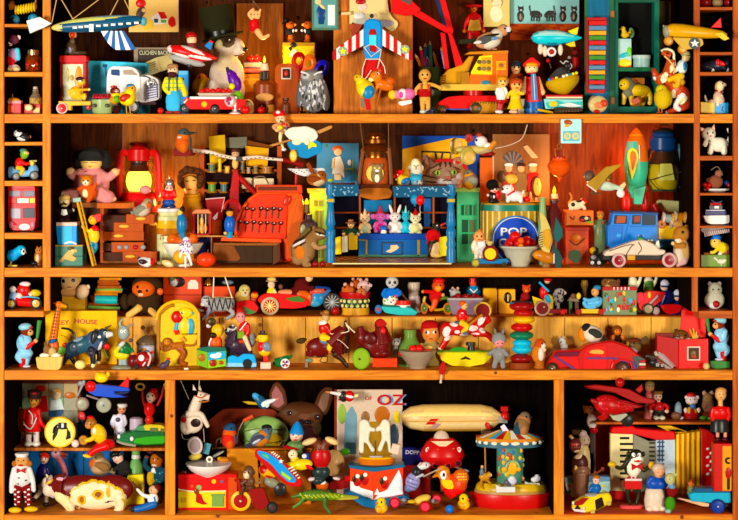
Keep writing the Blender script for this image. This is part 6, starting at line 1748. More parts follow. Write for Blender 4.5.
# ---- lower front of the third shelf
F(195,296)
T('toy_barn','small green and blue tin stable block with a painted cloud','toy house',18)
p('body');g('7a3',[(12,330),(78,344),(78,446),(12,424)],60,-20);p('body_front');g('8b3',[(78,344),(188,338),(188,432),(78,446)],60,-24);PART['name']='wall'
p('sky');g('4ac',[(80,348),(186,342),(186,386),(80,396)],4,-27);e('eee',124,370,34,14,4,-29);e('eee',144,360,18,12,4,-29)
p('roof');g('265',[(10,332),(60,316),(184,320),(190,340),(78,348)],70,-28)
p('picture');e('932',110,412,22,22,4,-27);e('a63',42,380,20,24,4,-24);e('b42',158,410,14,12,4,-27)
T('toy_canary','yellow and orange wooden bird with a black spot behind the little stable','toy bird',34)
p('body',1);e('fb2',136,206,38,40,30);e('d62',124,280,40,50,32);c('d62',120,300,118,420,30);pt('321',112,234,20,18)
p('beak');e('321',104,232,18,14,14,-14);p('ruff');w('fff',[(90,320),(88,280),(100,250)],5,-26)
T('mounted_soldier','toy soldier in a red coat riding a dark horse on pale blue rockers','toy soldier',26)
p('horse',1);e('323',262,320,84,58,40);c('323',210,310,240,230,40,26);c('223',240,215,180,245,28,16);limb('323',[(210,350),(206,400)],24,18);limb('323',[(320,350),(330,400)],24,18);pt('ddd',230,200,10,6);pt('bbb',200,226,6,14)
p('bridle');w('ccc',[(196,216),(230,226),(250,210)],5,-28);p('mane');e('888h',340,290,24,44,20,0,10)
p('base');g('5ae',[(190,440),(196,386),(230,374),(262,388),(290,366),(356,370),(370,430),(360,448)],70,-50,rn=10);b('9ce',190,420,370,444,76,-52,rn=6)
p('wheel');z('222',316,424,[(-52,28),(-62,24)])
p('rider',1);e('d99',272,154,30,32,26);e('c22',296,230,38,54,28);limb('c22',[(316,200),(320,240),(300,260)],13,11,-16,('ecb',10));limb('eca',[(300,270),(316,310),(330,340)],16,13,-36)
pt('311',262,148,5);pt('311',284,148,5)
p('rider/strap');c('eee',270,230,310,180,4,o=-30);p('pouch');b('793',256,234,296,276,12,-44)
p('saddle');e('c52',280,296,30,18,40,-4)
T('hatted_duck','yellow toy duck in a black hat and orange waistcoat on a white block','toy duck',16)
p('body',1);e('fc2',406,254,36,30,28);e('eb3',418,335,38,30,28);e('d31',400,310,26,40,28);limb('d41',[(414,360),(416,396)],9,8);limb('d41',[(430,360),(432,396)],9,8);pt('211',396,250,4)
p('beak');e('e93',374,264,14,9,12,-10);p('wing');e('789',430,306,26,30,12,-26,-20);p('hat');l('222',404,[(212,15),(228,16),(230,28),(236,28)]);p('block');b('ecb',392,400,454,438,40,rn=3)
T('green_cannon','little green toy cannon car with a pinwheel side wheel','toy cannon',24)
p('body',1);c('263',480,395,560,370,26,22);e('263',500,400,36,22,24);c('263',555,370,582,352,12,8)
p('hatch');e('475',520,370,20,12,14,-6)
wh(540,396,28,12,-28,'eee','eee',.9);
for k in range(4):p('vane');a=k*1.57+.4;g(('c22','248')[k%2],[(540,396),(540+22*math.cos(a),396+22*math.sin(a)),(540+22*math.cos(a+.8),396+22*math.sin(a+.8))],4,-42,.2)
F(290,296)
T('jockey_horse','dark red toy racehorse on wires ridden by a jockey in yellow breeches','toy horse',20)
p('horse',1);e('611',180,325,84,58,40);c('611',230,300,320,220,56,34);c('511',320,200,375,240,30,16);c('511',290,300,300,370,40,26);limb('321',[(270,370),(310,400),(340,440)],20,12);c('611',120,350,120,380,30,24);c('321',326,190,334,160,9,4)
p('mane');w('311h',[(330,170),(340,230),(336,360)],9,-20);p('bridle');w('edb',[(330,176),(360,210),(388,236)],4,-32);w('edb',[(336,190),(350,228),(262,244),(240,240)],3,-34)
p('stirrup');w('dba',[(270,270),(310,290),(350,330)],3,-40)
p('tail');e('431h',70,288,34,18,16,0,-10);c('c84',90,300,110,280,8)
p('frame');w('321',[(108,444),(106,384),(180,386),(230,380)],4,0,ease=0);w('432',[(190,390),(180,412),(220,416),(224,384)],3);p('plate');e('787',112,406,26,14,12)
p('stand');b('876',90,406,108,446,30)
p('rider',1);e('b22',206,215,36,42,28);e('ca7',214,150,26,24);e('eee',196,180,28,16,26);limb('b22',[(220,200),(240,240),(260,244)],12,10,-18,('fc6',9));limb('fc2',[(200,265),(244,285),(236,330)],26,17,-28);e('a63',238,356,10,16,10,-28)
p('rider/hat');e('964',210,130,34,12,24,0,20);e('a74',216,120,20,16,18)
p('saddle_cloth');e('678',206,290,40,26,44,0)
T('wheeled_hen','dark red wooden hen on an orange trolley with a big lime green wheel','toy hen',18)
p('body',1);e('611',510,310,84,80,44,0,-20);e('611',440,270,50,50,34);c('611',430,270,420,200,34,18);c('611',560,300,540,200,60,34);e('611',540,190,36,36,30);e('611',540,360,60,30,40)
p('comb');g('a22',[(510,170),(530,154),(560,156),(580,180),(570,196),(520,200)],14,-40,rn=6);p('wattle');e('d32',556,226,18,26,14,-30);p('beak');c('dc8',560,188,584,196,12,3,-16)
p('eye');e('111',550,182,5,5,4,-36);p('wing');e('511',480,270,40,36,12,-44,30)
p('trolley');b('d51',494,386,640,438,90,-45,rn=4)
p('wheel');z('6a3',426,386,[(-20,60),(-50,64),(-62,62)],32,sx=.84);z('8a4',426,386,[(-62,58),(-66,54)],28,sx=.84);e('331',416,388,7,7,4,-68)
F(385,296)
T('grey_kitten','little grey and white toy kitten peeping between the hen and the green jug','toy cat',40)
p('body',1);e('bbbh',64,280,28,26,22);e('aaah',64,360,26,60,22);pt('eee',70,288,12,10);pt('222',56,274,4);pt('222',78,274,4);pt('c77',68,288,4,3)
p('ear');g('999',[(40,276),(36,252),(60,264)],10,-5);p('ear');g('999',[(76,262),(96,250),(92,280)],10,-5)
T('green_jug','squat green glass jug behind the bowl of tomatoes','jug',40)
l('684',150,[(200,34),(208,38),(240,36),(262,44),(310,72),(350,78),(415,74)])
T('tomato_bowl','round brown glass bowl of tomatoes in front of the green jug','bowl',20)
l('987',196,[(352,112),(362,110),(400,92),(440,56),(454,50),(458,50)])
for i,(x,y,r,co)in enumerate(((130,358,24,'c31'),(168,334,26,'d41'),(205,330,26,'c21'),(168,362,20,'e73'),(210,360,24,'d31'),(240,352,22,'c31'),(264,352,24,'d52'),(96,358,18,'b21'))):
 T('tomato','red tomato heaped in the round brown glass bowl' if i!=3 else 'small orange tomato at the front of the brown glass bowl','tomato',20,'tomatoes in the brown bowl' if i!=3 else None,snap=False)
 e(co,x,y-14,r,r*.92,r*.9,(10,30,20,-50,-20,10,0,0)[i])
T('kewpie_doll','round-faced doll in a red cap and olive suit with glancing eyes behind the tomato bowl','doll',42)
p('body',1);e('c85k',275,220,54,60,46);e('985m',275,320,60,60,40);limb('985m',[(220,295),(200,320)],20,18,-20,('da7',18));limb('985m',[(320,300),(340,330)],18,16,-16);c('985m',275,340,275,412,50)
pt('eee',250,212,12,10);pt('eee',296,210,12,10);pt('111',246,212,7,9);pt('111',300,210,7,9);pt('a43',274,250,12,4);pt('c63',250,236,8,6)
p('cap');e('a21m',270,176,54,34,48,6);e('a21m',226,200,14,30,30,10);p('ear');e('c85',326,222,12,22,10)
p('bow');e('db7',256,300,30,12,10,-44);p('button');e('ed9',274,334,5,5,4,-42)
T('rocking_horse','red and white spotted toy horse with a red-coated rider on a yellow rocker','rocking horse',34)
p('horse',1);e('b21',450,215,100,44,36);e('b21',374,220,46,48,36);c('b21',540,205,590,150,52,34);c('b21',595,145,625,180,30,18);limb('b21',[(370,250),(360,290),(330,330)],28,15,-16,('edb',15));limb('b21',[(560,240),(610,250),(636,280)],24,14,-10);limb('b21',[(540,250),(590,240),(630,260)],20,12,16)
for q in((366,230,22,32,20),(380,268,30,12,-20),(410,188,24,12,10),(575,160,18,34,30),(524,210,28,18,0),(430,232,16,12,0),(580,222,22,14,20),(470,250,26,8,0),(540,244,26,6,0)):pt('edd',*q[:4],1,q[4])
p('rider',1);e('c21',460,140,34,46,26);e('db8',474,78,22,24);limb('c21',[(470,130),(495,150)],10,9,-18,('ea5',9));limb('db2',[(460,180),(490,200),(465,230)],20,16,-26);pt('211',482,76,3);pt('eee',460,120,8,3)
p('rider/cap');e('d62',464,66,24,18,22);p('saddle');e('567',440,180,30,14,30);p('hoof');e('567',480,238,20,10,14,-34)
p('post');c('a72',500,190,580,128,8,o=-30)
p('rocker');g('dc2',[(306,352),(640,352),(630,390),(590,424),(500,440),(400,434),(340,404)],60,-30,rn=8);b('682',306,344,640,354,64)
p('emblem');g('321',[(446,394),(480,376),(514,394),(500,398),(480,392),(460,398)],4,-33,.3);p('mark');w('c52',[(322,362),(330,390)],3,-32)
T('green_car','tiny bright green toy car on the yellow rocker deck','toy car',32,snap=False)
p('body');g('383',[(382,336),(390,318),(420,304),(460,304),(490,316),(494,336)],30,-15,rn=8);p('wheel');z('232',410,334,[(-14,9),(-18,8)]);p('wheel');z('232',470,334,[(-14,9),(-18,8)])
T('ink_bottle','small black ink bottle beside the tiny green car','bottle',36,snap=False)
p('body');l('222',516,[(296,20),(306,22),(340,22)]);p('cap');l('333',512,[(276,30),(294,30)])
T('hanging_paddle','red wooden paddle with a pale tip hanging over the third shelf edge','paddle',-4,snap=False)
p('paddle');g('a31',[(322,430),(344,390),(352,386),(366,420),(360,460),(340,474),(324,462)],12,-6,rn=8);p('stem');c('dba',338,470,332,520,5,8)
T('bunny_suit_doll','little pink-faced doll in a grey hooded rabbit suit','doll',14)
F(485,296)
p('body',1);e('888m',84,285,44,42,34);e('e99',86,306,32,26,24,-16);e('888m',84,375,40,46,32);limb('888m',[(60,350),(20,372)],14,12,-14,('e99',10));limb('888m',[(110,350),(134,380)],14,12,-14,('999',10));limb('888m',[(66,410),(56,446)],18,16);limb('888m',[(104,410),(108,446)],18,16);pt('411',74,306,5);pt('411',100,306,5);pt('c44',88,322,7,3);pt('888',84,372,10,20)
p('ear');e('776m',64,250,9,32,9,0,-12);p('ear');e('877m',106,246,9,30,9,0,18)
T('stacking_rings','tower of coloured wooden stacking rings on a round base','stacking toy',22)
p('base');l('842v',214,[(424,70),(432,72),(458,70)])
for i,(x,y,rx,ry,co)in enumerate(((216,402,68,26,'811'),(222,346,62,28,'5bd'),(222,310,58,24,'5bd'),(218,264,72,25,'275'),(220,216,66,26,'b12'),(232,170,68,24,'eb3'),(230,130,60,24,'a11'),(218,90,74,28,'911'))):
 p('ring',label=('maroon','sky blue','pale blue','green','red','yellow','dark red','wide dark red')[i]+' ring');e(co,x,y,rx,ry+3,rx*.9)
p('top');b('222',160,58,280,66,70)
T('blue_ring','blue wooden ring lying on the tower of stacking rings','ring',24,snap=False)
e('38b',214,44,70,18,50)
F(485,265)
T('small_teddy','small orange-brown teddy sitting on the blue ring','teddy bear',24,snap=False)
p('body',1);e('c52h',248,144,26,24,20);e('822h',240,188,28,26,22);e('822h',220,206,14,10,14,-14);e('c52h',230,124,8,8,6);e('c52h',266,124,8,8,6);pt('211',240,140,4);pt('211',256,140,4)
p('muzzle');e('e95',246,152,10,8,8,-18)
T('tin_clown','tin clown in red and yellow carrying a blue stick, beside the red glass ring','toy clown',84)
p('body',1);e('c22',350,160,26,40,22);e('ec3',380,210,30,40,24);e('da8',372,92,18,16);limb('5be',[(370,190),(380,210),(360,225)],16,12,-16);c('ec3',390,230,390,290,18)
p('hat');e('b32',376,84,26,10,18,-4);p('stick');c('4ad',322,96,380,152,7,o=-20);p('kite');g('fc2',[(280,180),(352,206),(296,244)],10,-20)
T('red_glass_ring','round dark red disc in a pale gold ring, beside the stacking tower','ring',64)
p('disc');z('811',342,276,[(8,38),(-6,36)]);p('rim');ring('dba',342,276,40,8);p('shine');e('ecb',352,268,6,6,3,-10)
T('speckled_horse','grey speckled toy horse standing on the red wagon','toy horse',84,snap=False)
p('body',1);e('aaah',438,190,34,44,26);e('bbbh',446,162,34,24,22);limb('aaah',[(430,220),(438,274)],15,11);e('cbb',474,166,14,12,12,-4)
for i in range(24):pt('433h',438+random.uniform(-32,32),200+random.uniform(-55,70),5,7)
T('red_wagon','flat little dark red wagon with a star below the speckled horse','toy wagon',78)
p('body');b('922',384,274,490,300,40,rn=4);p('star');g('d22',[(460+(26 if k%2==0 else 12)*math.sin(k*math.pi/5),292-(22 if k%2==0 else 10)*math.cos(k*math.pi/5))for k in range(10)],8,-28)
T('twig_house','tiny brown and green twig house on the back ledge beside the blue sailor','toy house',92)
p('roof');g('876',[(490,230),(524,184),(566,236)],40,-20);e('754',530,200,22,16,14,-22);p('trunk');b('574',500,232,520,306,20);p('trunk');b('643',536,234,560,306,20);p('flower');e('c43',552,290,14,12,10,-16)
T('gold_trophy','dull gold trophy figure at the back of the ledge','trophy',116)
l('863',596,[(104,18),(130,24),(170,12),(230,14),(290,26)])
T('sailor_rower','toy sailor in pale blue rowing on a yellow wheeled trolley','toy sailor',82)
p('body',1);e('7be',655,240,56,34,28,0,-20);e('ea7',658,176,24,26);limb('7be',[(670,215),(620,225),(592,216)],13,11,-20,('ea7',10));limb('7be',[(650,260),(610,262),(590,240)],18,12,-16);pt('211',646,174,4)
p('cap');e('48a',672,150,26,16,22);p('trolley');b('eb2',572,276,680,302,50,rn=4);p('nose');e('fc3',560,200,14,20,10)
for x in(556,690):p('wheel');z('922',x,292,[(-20,18),(-34,16)])
F(575,265)
T('fairground_tin','small tin box printed with a crowded fairground under a red striped edge','tin',86)
p('body');b('786',162,160,362,314,110,rn=4);p('awning');b('a22',158,146,366,168,116,rn=3)
for i in range(5):p('awning/stripe');b('edd',222+i*22,148,230+i*22,166,3,-60)
random.seed(11)
for i in range(26):p('printed_figure')if i<1 else None;e(random.choice(['4bd','c43','eec','463','ec5','965']),random.uniform(176,350),random.uniform(185,300),random.uniform(6,15),random.uniform(10,20),4,-56)
for i in range(3):b('b32',246+i*26,252,266+i*26,284,4,-58)
T('brown_wren','small speckled brown bird perched on the fairground tin','bird',86,snap=False)
bird((216,116),54,34,8,(184,106),28,(160,104),(268,92),'864h','b96h','753h','643h','765','643h',None)
for i,(x,gr,red)in enumerate(((344,0,'c54'),(440,1,'b33'))):
 T('waving_figure',('pale headed toy figure with a raised white arm beside the fairground tin','pale toy figure in a green bib with a raised white arm above the red motorcycle')[i],'toy figure',104)
 p('body',1);e('eec',x,116,28,34,22);c('eec' if i==0 else '472',x,130,x,300,26 if i==0 else 30);limb('eec',[(x+20,150),(x+40,120),(x+54+i*4,60-i*14)],11,10);limb('eec',[(x-20,120),(x-28,160)],7,6,-8)
 p('cap');e(red,x,82,24,8,18)
 if i:p('bib');e('461',x,160,30,20,14,-20)
T('racing_sidecar','long red toy racing motorcycle and sidecar with bright chrome engine','toy motorcycle',84)
p('fairing');g('c22',[(372,260),(400,190),(440,170),(540,180),(560,206),(500,240),(440,290),(390,290)],60,-30,rn=16);g('d45',[(358,190),(400,178),(412,230),(370,250)],40,-34,rn=10)
p('sidecar');g('c22',[(500,256),(560,250),(640,254),(620,300),(560,312),(530,300)],60,-40,rn=10)
p('nose_cone');z('b22',672,274,[(20,34),(-30,34),(-38,28)]);z('d54',672,274,[(-38,20),(-42,16)])
p('engine');c('baa',440,250,490,200,7,o=-40);e('a99',480,290,24,24,14,-36);p('emblem');e('eb3',440,196,10,20,4,-34)
wh(432,278,34,18,-40,'332','986',.7);wh(388,280,26,16,0,'222','333')
for i,(x,y)in enumerate(((538,118),(616,176))):
 T('helmeted_racer',('toy racer in a white helmet steering the red motorcycle','toy racer in a white helmet riding in the red sidecar')[i],'toy figure',84,snap=False)
 p('body',1);e('ecb',x-4,y+14,24,22);e('125',x+14,y+72,44,44,30);limb('125',[(x,y+60),(x-20,y+110),(x-40,y+120)],16,13,-20,('eed',12));e('124',x-10,y+110,40,20,26)
 p('helmet');e('dde',x,y-6,28,26,26,cut=(0,.62));p('goggles');b('346',x-26,y+2,x+12,y+14,10,-26,rn=4)
# ---- red car and friends
F(485,296)
T('toy_hamster','orange and white hamster standing on a wooden cotton reel','hamster',20,snap=False)
p('body',1);e('c73h',320,345,44,58,36);e('b52h',330,290,36,34,30);e('edch',346,294,18,16,16,-18);e('edch',332,346,20,40,20,-24);e('eca',352,320,14,12,12,-20);e('b63h',310,262,10,12,6);e('b63h',340,258,9,10,6);pt('211',340,282,5)
p('tail_stick');c('543',350,380,460,270,3)
T('wooden_reel','small wooden cotton reel under the orange and white hamster','reel',20)
p('body');l('a62v',326,[(402,32),(412,28),(440,28),(446,32),(454,32)])
mouse(460,266,24,'cccm',450,244,'small white toy mouse behind the bonnet of the red car',48,False,'ba8')
p('body',1);e('bbbm',470,310,28,34,24);c('bbbm',470,320,470,410,24)
T('red_car','large red and purple tin coupe with a yellow-lit side window','toy car',26)
Q=F(485,296)
p('body');g('b12',[(350,440),(365,400),(400,350),(412,322),(570,316),(600,290),(660,272),(760,262),(860,300),(930,360),(950,420),(930,446),(560,442),(500,420)],130,-60,8,rn=18)
p('bonnet');g('613',[(404,354),(416,330),(566,324),(550,352)],8,-64,2,rn=4);p('bonnet_side');g('c12',[(410,356),(552,354),(560,432),(530,430)],8,-64,2,rn=6)
p('door');g('c12',[(580,346),(596,308),(660,288),(720,288),(722,430),(578,430)],8,-64,2,rn=8)
p('window');g('da6',[(612,330),(630,314),(680,312),(706,324),(700,340),(640,338)],8,-68,2,rn=8)
p('stripe');g('647',[(404,356),(420,352),(550,432),(530,440)],6,-68);b('647',600,358,760,370,6,-68);g('647',[(760,358),(880,384),(904,430),(880,438),(860,396),(760,372)],6,-66)
wh(394,424,36,26,-70,'321','542',.55);wh(812,426,44,26,-70,'321','632',.55)
p('rear_wing');w('d34',[(748,420),(764,384),(812,370),(858,390),(870,430)],5,-72)
p('rear_panel');g('455',[(870,356),(910,350),(950,370),(940,430),(900,420)],20,-66,rn=6)
for i in range(3):p('rear_panel/light');b(('a22','ecb','a22')[i],912,374+i*18,950,388+i*18,12,-76)
T('blackcap_bird','black, white and orange bird resting on the roof of the red car','bird',30,snap=False)
bird((640,222),66,48,24,(608,196),34,(570,184),(722,270),'dcbh','edch','222h','333h','765','222h',None)
p('breast');e('d82h',584,230,30,44,26,0)
F(575,296)
T('chimp_toy','brown toy chimp with a dark chest and folded arms behind the red car','toy chimp',46)
p('body',1);e('742',252,205,32,32,26);e('c74',252,210,22,20,14,-16);e('211h',254,266,32,40,26);limb('c74',[(224,240),(218,280),(236,296)],12,10,-14);limb('c74',[(284,240),(296,276),(280,290)],12,10,-14);c('753',254,300,254,410,30);pt('211',244,204,4);pt('211',260,204,4)
T('round_wren','round pinkish grey bird with upturned tail perched on the car boot','bird',30,snap=False)
bird((358,300),38,40,0,(358,284),34,(318,300),(430,246),'765h','caah','643h','653h','654','543h',350)
p('cap');e('632h',352,264,40,16,32,-2)
T('black_shoe','black doll shoe with a grey toy mouse climbing in it','shoe',22)
p('shoe',1);e('222',490,430,54,32,32);e('222',540,436,50,26,30);e('333',470,400,30,20,24)
p('buckle');b('888s',478,430,500,452,4,-33);b('888s',508,434,526,454,4,-32)
T('grey_mouse','long grey-white mouse climbing the black doll shoe with a dark stick','toy mouse',20,snap=False)
p('body',1);c('a99h',510,350,575,430,26,32);e('bbah',500,345,26,22,22);c('bbah',490,345,474,335,14,6);pt('211',494,340,4)
p('ear');e('c99',514,330,12,14,6,-10);p('tail');w('432',[(590,430),(592,460),(590,480)],5);p('stick');w('543',[(420,356),(440,356),(500,376),(590,440)],5,-26);p('stick_end');e('444',432,356,16,8,8,-26)
F(615,296)
T('red_gift_box','open red box with a framed picture on its front, hiding a hamster','box',22)
p('side');g('a11',[(246,268),(374,290),(374,464),(350,456),(246,440)],10,-30);p('front');g('d31',[(374,292),(552,286),(552,462),(374,464)],10,-40);p('back');g('711',[(250,262),(550,270),(550,440),(250,430)],10,70)
p('side_panel');b('a21',540,290,550,450,100,-30)
p('lid');g('d31',[(408,122),(560,126),(552,290),(396,284)],10,60)
p('picture');b('dcb',424,332,502,416,5,-45);b('321',432,340,494,408,4,-48);e('753',462,376,18,22,4,-51);e('a43',464,392,18,10,4,-53)
T('box_hamster','brown and white hamster peeping out of the red box','hamster',34,snap=False)
p('body',1);e('642h',396,236,48,38,36);e('eddh',370,268,34,26,30,-14);e('eddh',436,270,40,22,30,-10);e('d98',394,258,14,18,14,-36);e('532h',366,206,12,12,8);e('532h',428,206,12,12,8);pt('111',376,232,7);pt('111',416,232,7)
p('black_ball');e('222',324,266,20)
T('banana_bunch','small bunch of yellow toy bananas behind the hamster in the red box','bananas',30,snap=False)
for x,y in((444,196),(466,192),(486,214),(496,236)):p('banana');w('da4',[(470,276),((470+x)/2+6,(276+y)/2),(x,y)],7,0,r1=4)
slugger(18,'toy monkey in pale blue baseball kit on a green base, facing the red box',-1,782)
p('base');g('373',[(564,428),(580,422),(706,426),(706,462),(600,470),(566,460)],50,-30,rn=6)
T('golf_ball','small pale ball by the green base at the corner of the red box','ball',6)
e('db8',546,450,21)
T('grey_hamster','grey hamster holding a red ball in the cubby above the baseball monkey','hamster',22)
p('body',1);e('bbah',594,40,62,54,40);e('aa9h',596,-20,44,44,36);e('eddh',592,70,40,24,34,-12);pt('111',580,-24,6);pt('111',614,-24,6);pt('caa',596,-6,6,4)
p('ear');e('988h',566,-56,13,14,6);p('ear');e('988h',624,-56,13,14,6);p('ball');e('912',598,62,22,22,20,-36)
# ================================================================ bottom shelf, first compartment
F(0,375)
T('cube_puzzle','wooden tray of picture cubes showing two children, at the back of the half shelf','puzzle',100)
p('tray');b('632v',96,60,480,420,40,0,rn=3);
for r in range(4):
 for k in range(4):p('cube');b(('887p','998p','a97p','8a8p')[(r*3+k*2)%4],116+k*88,80+r*82,202+k*88,160+r*82,20,-8,rn=2)
p('picture');e('c95',338,134,32,24,5,-10);e('dca',340,150,26,26,5,-12);g('cdd',[(304,180),(366,170),(386,240),(300,246)],5,-11,rn=8);e('c42',244,108,34,20,5,-10);g('b32',[(215,160),(280,150),(290,250),(220,250)],5,-10,rn=10);g('357',[(290,240),(384,232),(370,276),(296,280)],5,-11,rn=6);e('a63',420,150,34,20,5,-10)
T('canary','orange canary looking out behind the red-coated bandsman','bird',84)
bird((118,300),54,70,10,(96,250),36,(38,256),(160,400),'d82h',None,'e93h','c72h','987',None,436,wing=False)
T('bandsman','toy bandsman in a black busby and red braided coat beating the drum','toy soldier',62)
figure(194,130,440,36,'c95k','c23','edd','ffe',hair='842',tw=44,aw=15,arms=[[(156,226),(146,260),(150,300)],[(230,226),(240,290),(280,335)]],hx=12)
p('busby');l('322h',204,[(104,30),(112,44),(150,40)],0,6);e('a22',210,118,18,8,12,-36)
p('coat');l('c23',192,[(240,44),(290,48),(345,54),(350,50)],q=.7);p('braid');w('edd',[(150,300),(190,330),(226,262)],4,-40);w('edd',[(176,220),(200,250),(196,300)],4,-38);p('flute');c('532',134,354,210,358,6,o=-40)
T('picture_drum','round cream drum with a black silhouette in a top hat, played by the bandsman','drum',56)
p('shell');z('a83',362,346,[(26,88),(-24,90)],36);p('skin');z('ed8',362,346,[(-24,86),(-29,83)],36)
p('silhouette');b('111',352,288,404,322,4,-32,rn=4);e('111',378,322,34,7,3,-32);g('111',[(340,310),(356,320),(346,360),(320,400),(318,370),(330,340)],4,-32,rn=6);g('111',[(404,322),(424,344),(428,380),(396,392),(404,360)],4,-32,rn=6);w('111',[(350,300),(330,320),(324,350)],6,-31);b('eee',372,292,386,318,4,-35)
p('rim');ring('eb4',362,346,88,6,-22)
T('pom_pom','fluffy white ball beside the picture drum','ball',54)
e('fdd',450,400,24)
T('drum_major','small pink-faced wooden figure in blue behind the drum','doll',80)
p('body',1);e('c55',488,270,24,32,20);c('246',486,310,486,430,30);c('a33',476,296,486,316,22)
T('hand_drum','small brown hand drum held by the yellow-coated monkey','drum',58,snap=False)
p('shell');z('742',500,388,[(14,30),(-12,30)]);p('skin');z('b83',500,388,[(-12,26),(-15,24)])
T('seated_monkey','toy monkey in a yellow coat and red trousers sitting on the half shelf edge','toy monkey',50,snap=False)
p('body',1);e('963',544,288,34,36,28);e('c85',530,298,22,22,18,-12);e('db2',590,350,46,60,36,0,-20);e('c12',640,416,48,34,36);limb('db2',[(580,340),(556,376),(520,388)],17,14,-20,('c84',13));limb('c12',[(640,420),(580,440),(540,470)],26,18,-30);limb('c12',[(620,400),(580,430),(570,436)],24,18,10);pt('211',526,290,4);pt('211',544,290,4);pt('eee',566,330,10,18)
p('shoe');e('ec2',526,478,28,12,18,-34,10);p('cap');e('c22',540,256,22,14,18);p('ear');e('a64',568,284,9,13,6)
T('blue_plane','blue toy plane with fat grey wheels and a red tail over the half shelf','toy plane',-16,snap=False)
F(80,375)
p('fuselage');g('25b',[(60,60),(110,54),(230,66),(295,76),(300,96),(200,96),(240,118),(290,130),(200,134),(90,122),(50,100)],40,-20,rn=8)
p('tail_fin');g('c12',[(234,66),(284,12),(294,20),(290,76)],10,-5);p('stabiliser');g('124',[(205,108),(240,96),(300,92),(290,106),(240,116)],30,-30)
p('nose');e('c22',66,68,34,34,26,-10)
p('propeller');c('999',30,30,-10,120,10,4,-26);e('888',12,48,24,18,10,-26)
wh(18,168,40,30,-30,'876','998',.66);wh(148,174,44,30,-40,'998','998',.62,hub='478')
p('strut');c('877',40,120,130,150,6,o=-10)
T('yellow_pilot','round yellow toy pilot sitting on the blue plane','toy figure',-16,snap=False)
p('body',1);e('ec4',128,16,42,30,30);e('ca3',105,-8,16,12,14);p('ear');e('db4',168,-4,12,16,8)
T('wooden_sailor','wooden toy sailor in a white suit and cap behind the green car','toy sailor',76)
figure(236,196,434,28,'c97k','dde','dde','654',tw=36,arms=[[(206,270),(190,310),(210,340)],[(262,270),(270,310),(240,340)]],hx=14)
p('cap');l('eee',254,[(192,26),(200,32),(212,26)]);p('emblem');e('445',230,284,14,14,6,-28)
T('white_mug','plain white mug standing behind the roof of the green car','mug',84)
l('cbc',338,[(276,24),(284,40),(300,42),(430,40)])
T('green_saloon','two-tone green tin saloon car with a yellow roof on the half shelf','toy car',66)
p('body');g('163',[(226,400),(240,372),(300,356),(340,348),(400,346),(512,350),(512,432),(330,436),(226,416)],100,-50,6,rn=14);p('flank');g('4a3',[(326,420),(336,392),(400,382),(512,376),(512,420),(400,430)],8,-54,2,rn=8)
p('roof');g('dc5',[(380,320),(410,310),(490,314),(512,326),(512,362),(400,362)],90,-44,4,rn=10);p('windscreen');g('596',[(326,346),(350,322),(382,316),(400,330),(400,352)],80,-42,rn=4)
for q in([(424,330),(470,330),(472,356),(420,358)],[(486,332),(508,334),(508,356),(486,356)]):p('window');g('675',q,6,-48,rn=3)
p('bumper');w('998',[(224,408),(270,424),(340,436)],8,-50);p('headlight');e('eee',238,382,10,14,8,-46);p('headlight');e('eee',316,394,12,14,8,-54);p('grille');g('264',[(250,384),(300,392),(296,412),(250,402)],4,-54)
T('trapeze_monkey','red-suited wooden monkey with raised arms hanging from two rings above the green car','toy monkey',60,snap=False)
p('body',1);e('edc',424,132,28,32,24,-8);e('a32',440,122,28,34,24,4);e('d31',414,205,32,46,26);e('c41',414,268,26,28,22);limb('a22',[(388,184),(376,140),(374,92)],9,8);limb('a22',[(462,180),(486,130),(500,70)],9,8);pt('211',410,126,5);pt('211',436,120,5);pt('421',420,150,6,3)
p('cap');e('c22',440,96,24,16,20)
p('foot');c('a52',410,290,404,308,8)
for x,y in((360,70),(526,66)):p('ring');ring('cb7',x,y,22,6,0,1.1,.8)
# lower floor
F(0,433)
T('blue_boards','row of upright blue painted boards at the back of the lower space','panel',106)
for i in range(8):p('board');b(('26av','37bv','269v')[i%3],100+i*80,96,178+i*80,470,12,0)
T('clown_bellboy','wooden clown doll in a white smock, red bow tie and checked trousers','doll',12)
p('body',1);e('c96k',132,190,42,40,34);e('dddm',130,275,62,70,40);limb('dddm',[(90,240),(74,300),(70,368)],20,15,-8,('eee',15));limb('dddm',[(176,240),(196,300),(204,366)],18,13,-6,('bbb',11));limb('712m',[(108,350),(104,440)],28,22);limb('712m',[(160,350),(172,440)],28,22)
pt('311',116,182,5);pt('311',146,182,5);pt('a33',130,210,16,6)
for i in range(14):pt('eee',92+(i%2)*22+(i//7)*60,356+(i%7)*15,8,5)
for x,y in((120,284),(160,300),(112,322)):pt('423',x,y,7,5)
p('nose');e('c84',132,188,7,6,6,-34);p('bow_tie');g('a23',[(106,226),(130,238),(158,222),(158,256),(132,244),(106,256)],10,-44);p('cap');l('eee',130,[(142,36),(148,42),(164,34)])
for x in(84,178):p('hair_tuft');e('a63h',x,206,14,18,12)
p('shoe',1);e('eb3',92,480,40,18,26,-14);p('shoe',1);e('eb3',188,474,42,17,26,-14)
T('walking_boy','pinkish jointed boy doll in a red cap and blue coat, striding behind the clown','doll',44)
figure(256,150,462,30,'dba','226','cba','222',tw=36,aw=13,arms=[[(234,240),(226,280),(240,330)],[(282,240),(290,280),(276,330)]],legs=[[(246,350),(240,380),(196,424)],[(268,350),(276,400),(276,452)]],hat=('cap','a23',.6),hx=8)
T('pink_goose','pink long-necked toy goose with an orange beak behind the cow','toy goose',84)
p('body',1);e('dab',336,140,32,30,26);w('d89',[(340,150),(364,190),(384,240),(390,300)],20,0);e('caa',390,340,60,60,40);c('caa',390,340,390,410,20)
p('beak');c('b64',362,140,406,146,14,4);c('a53',364,152,402,168,9,3);p('eye');e('111',336,128,6,6,4,-26)
F(0,433)
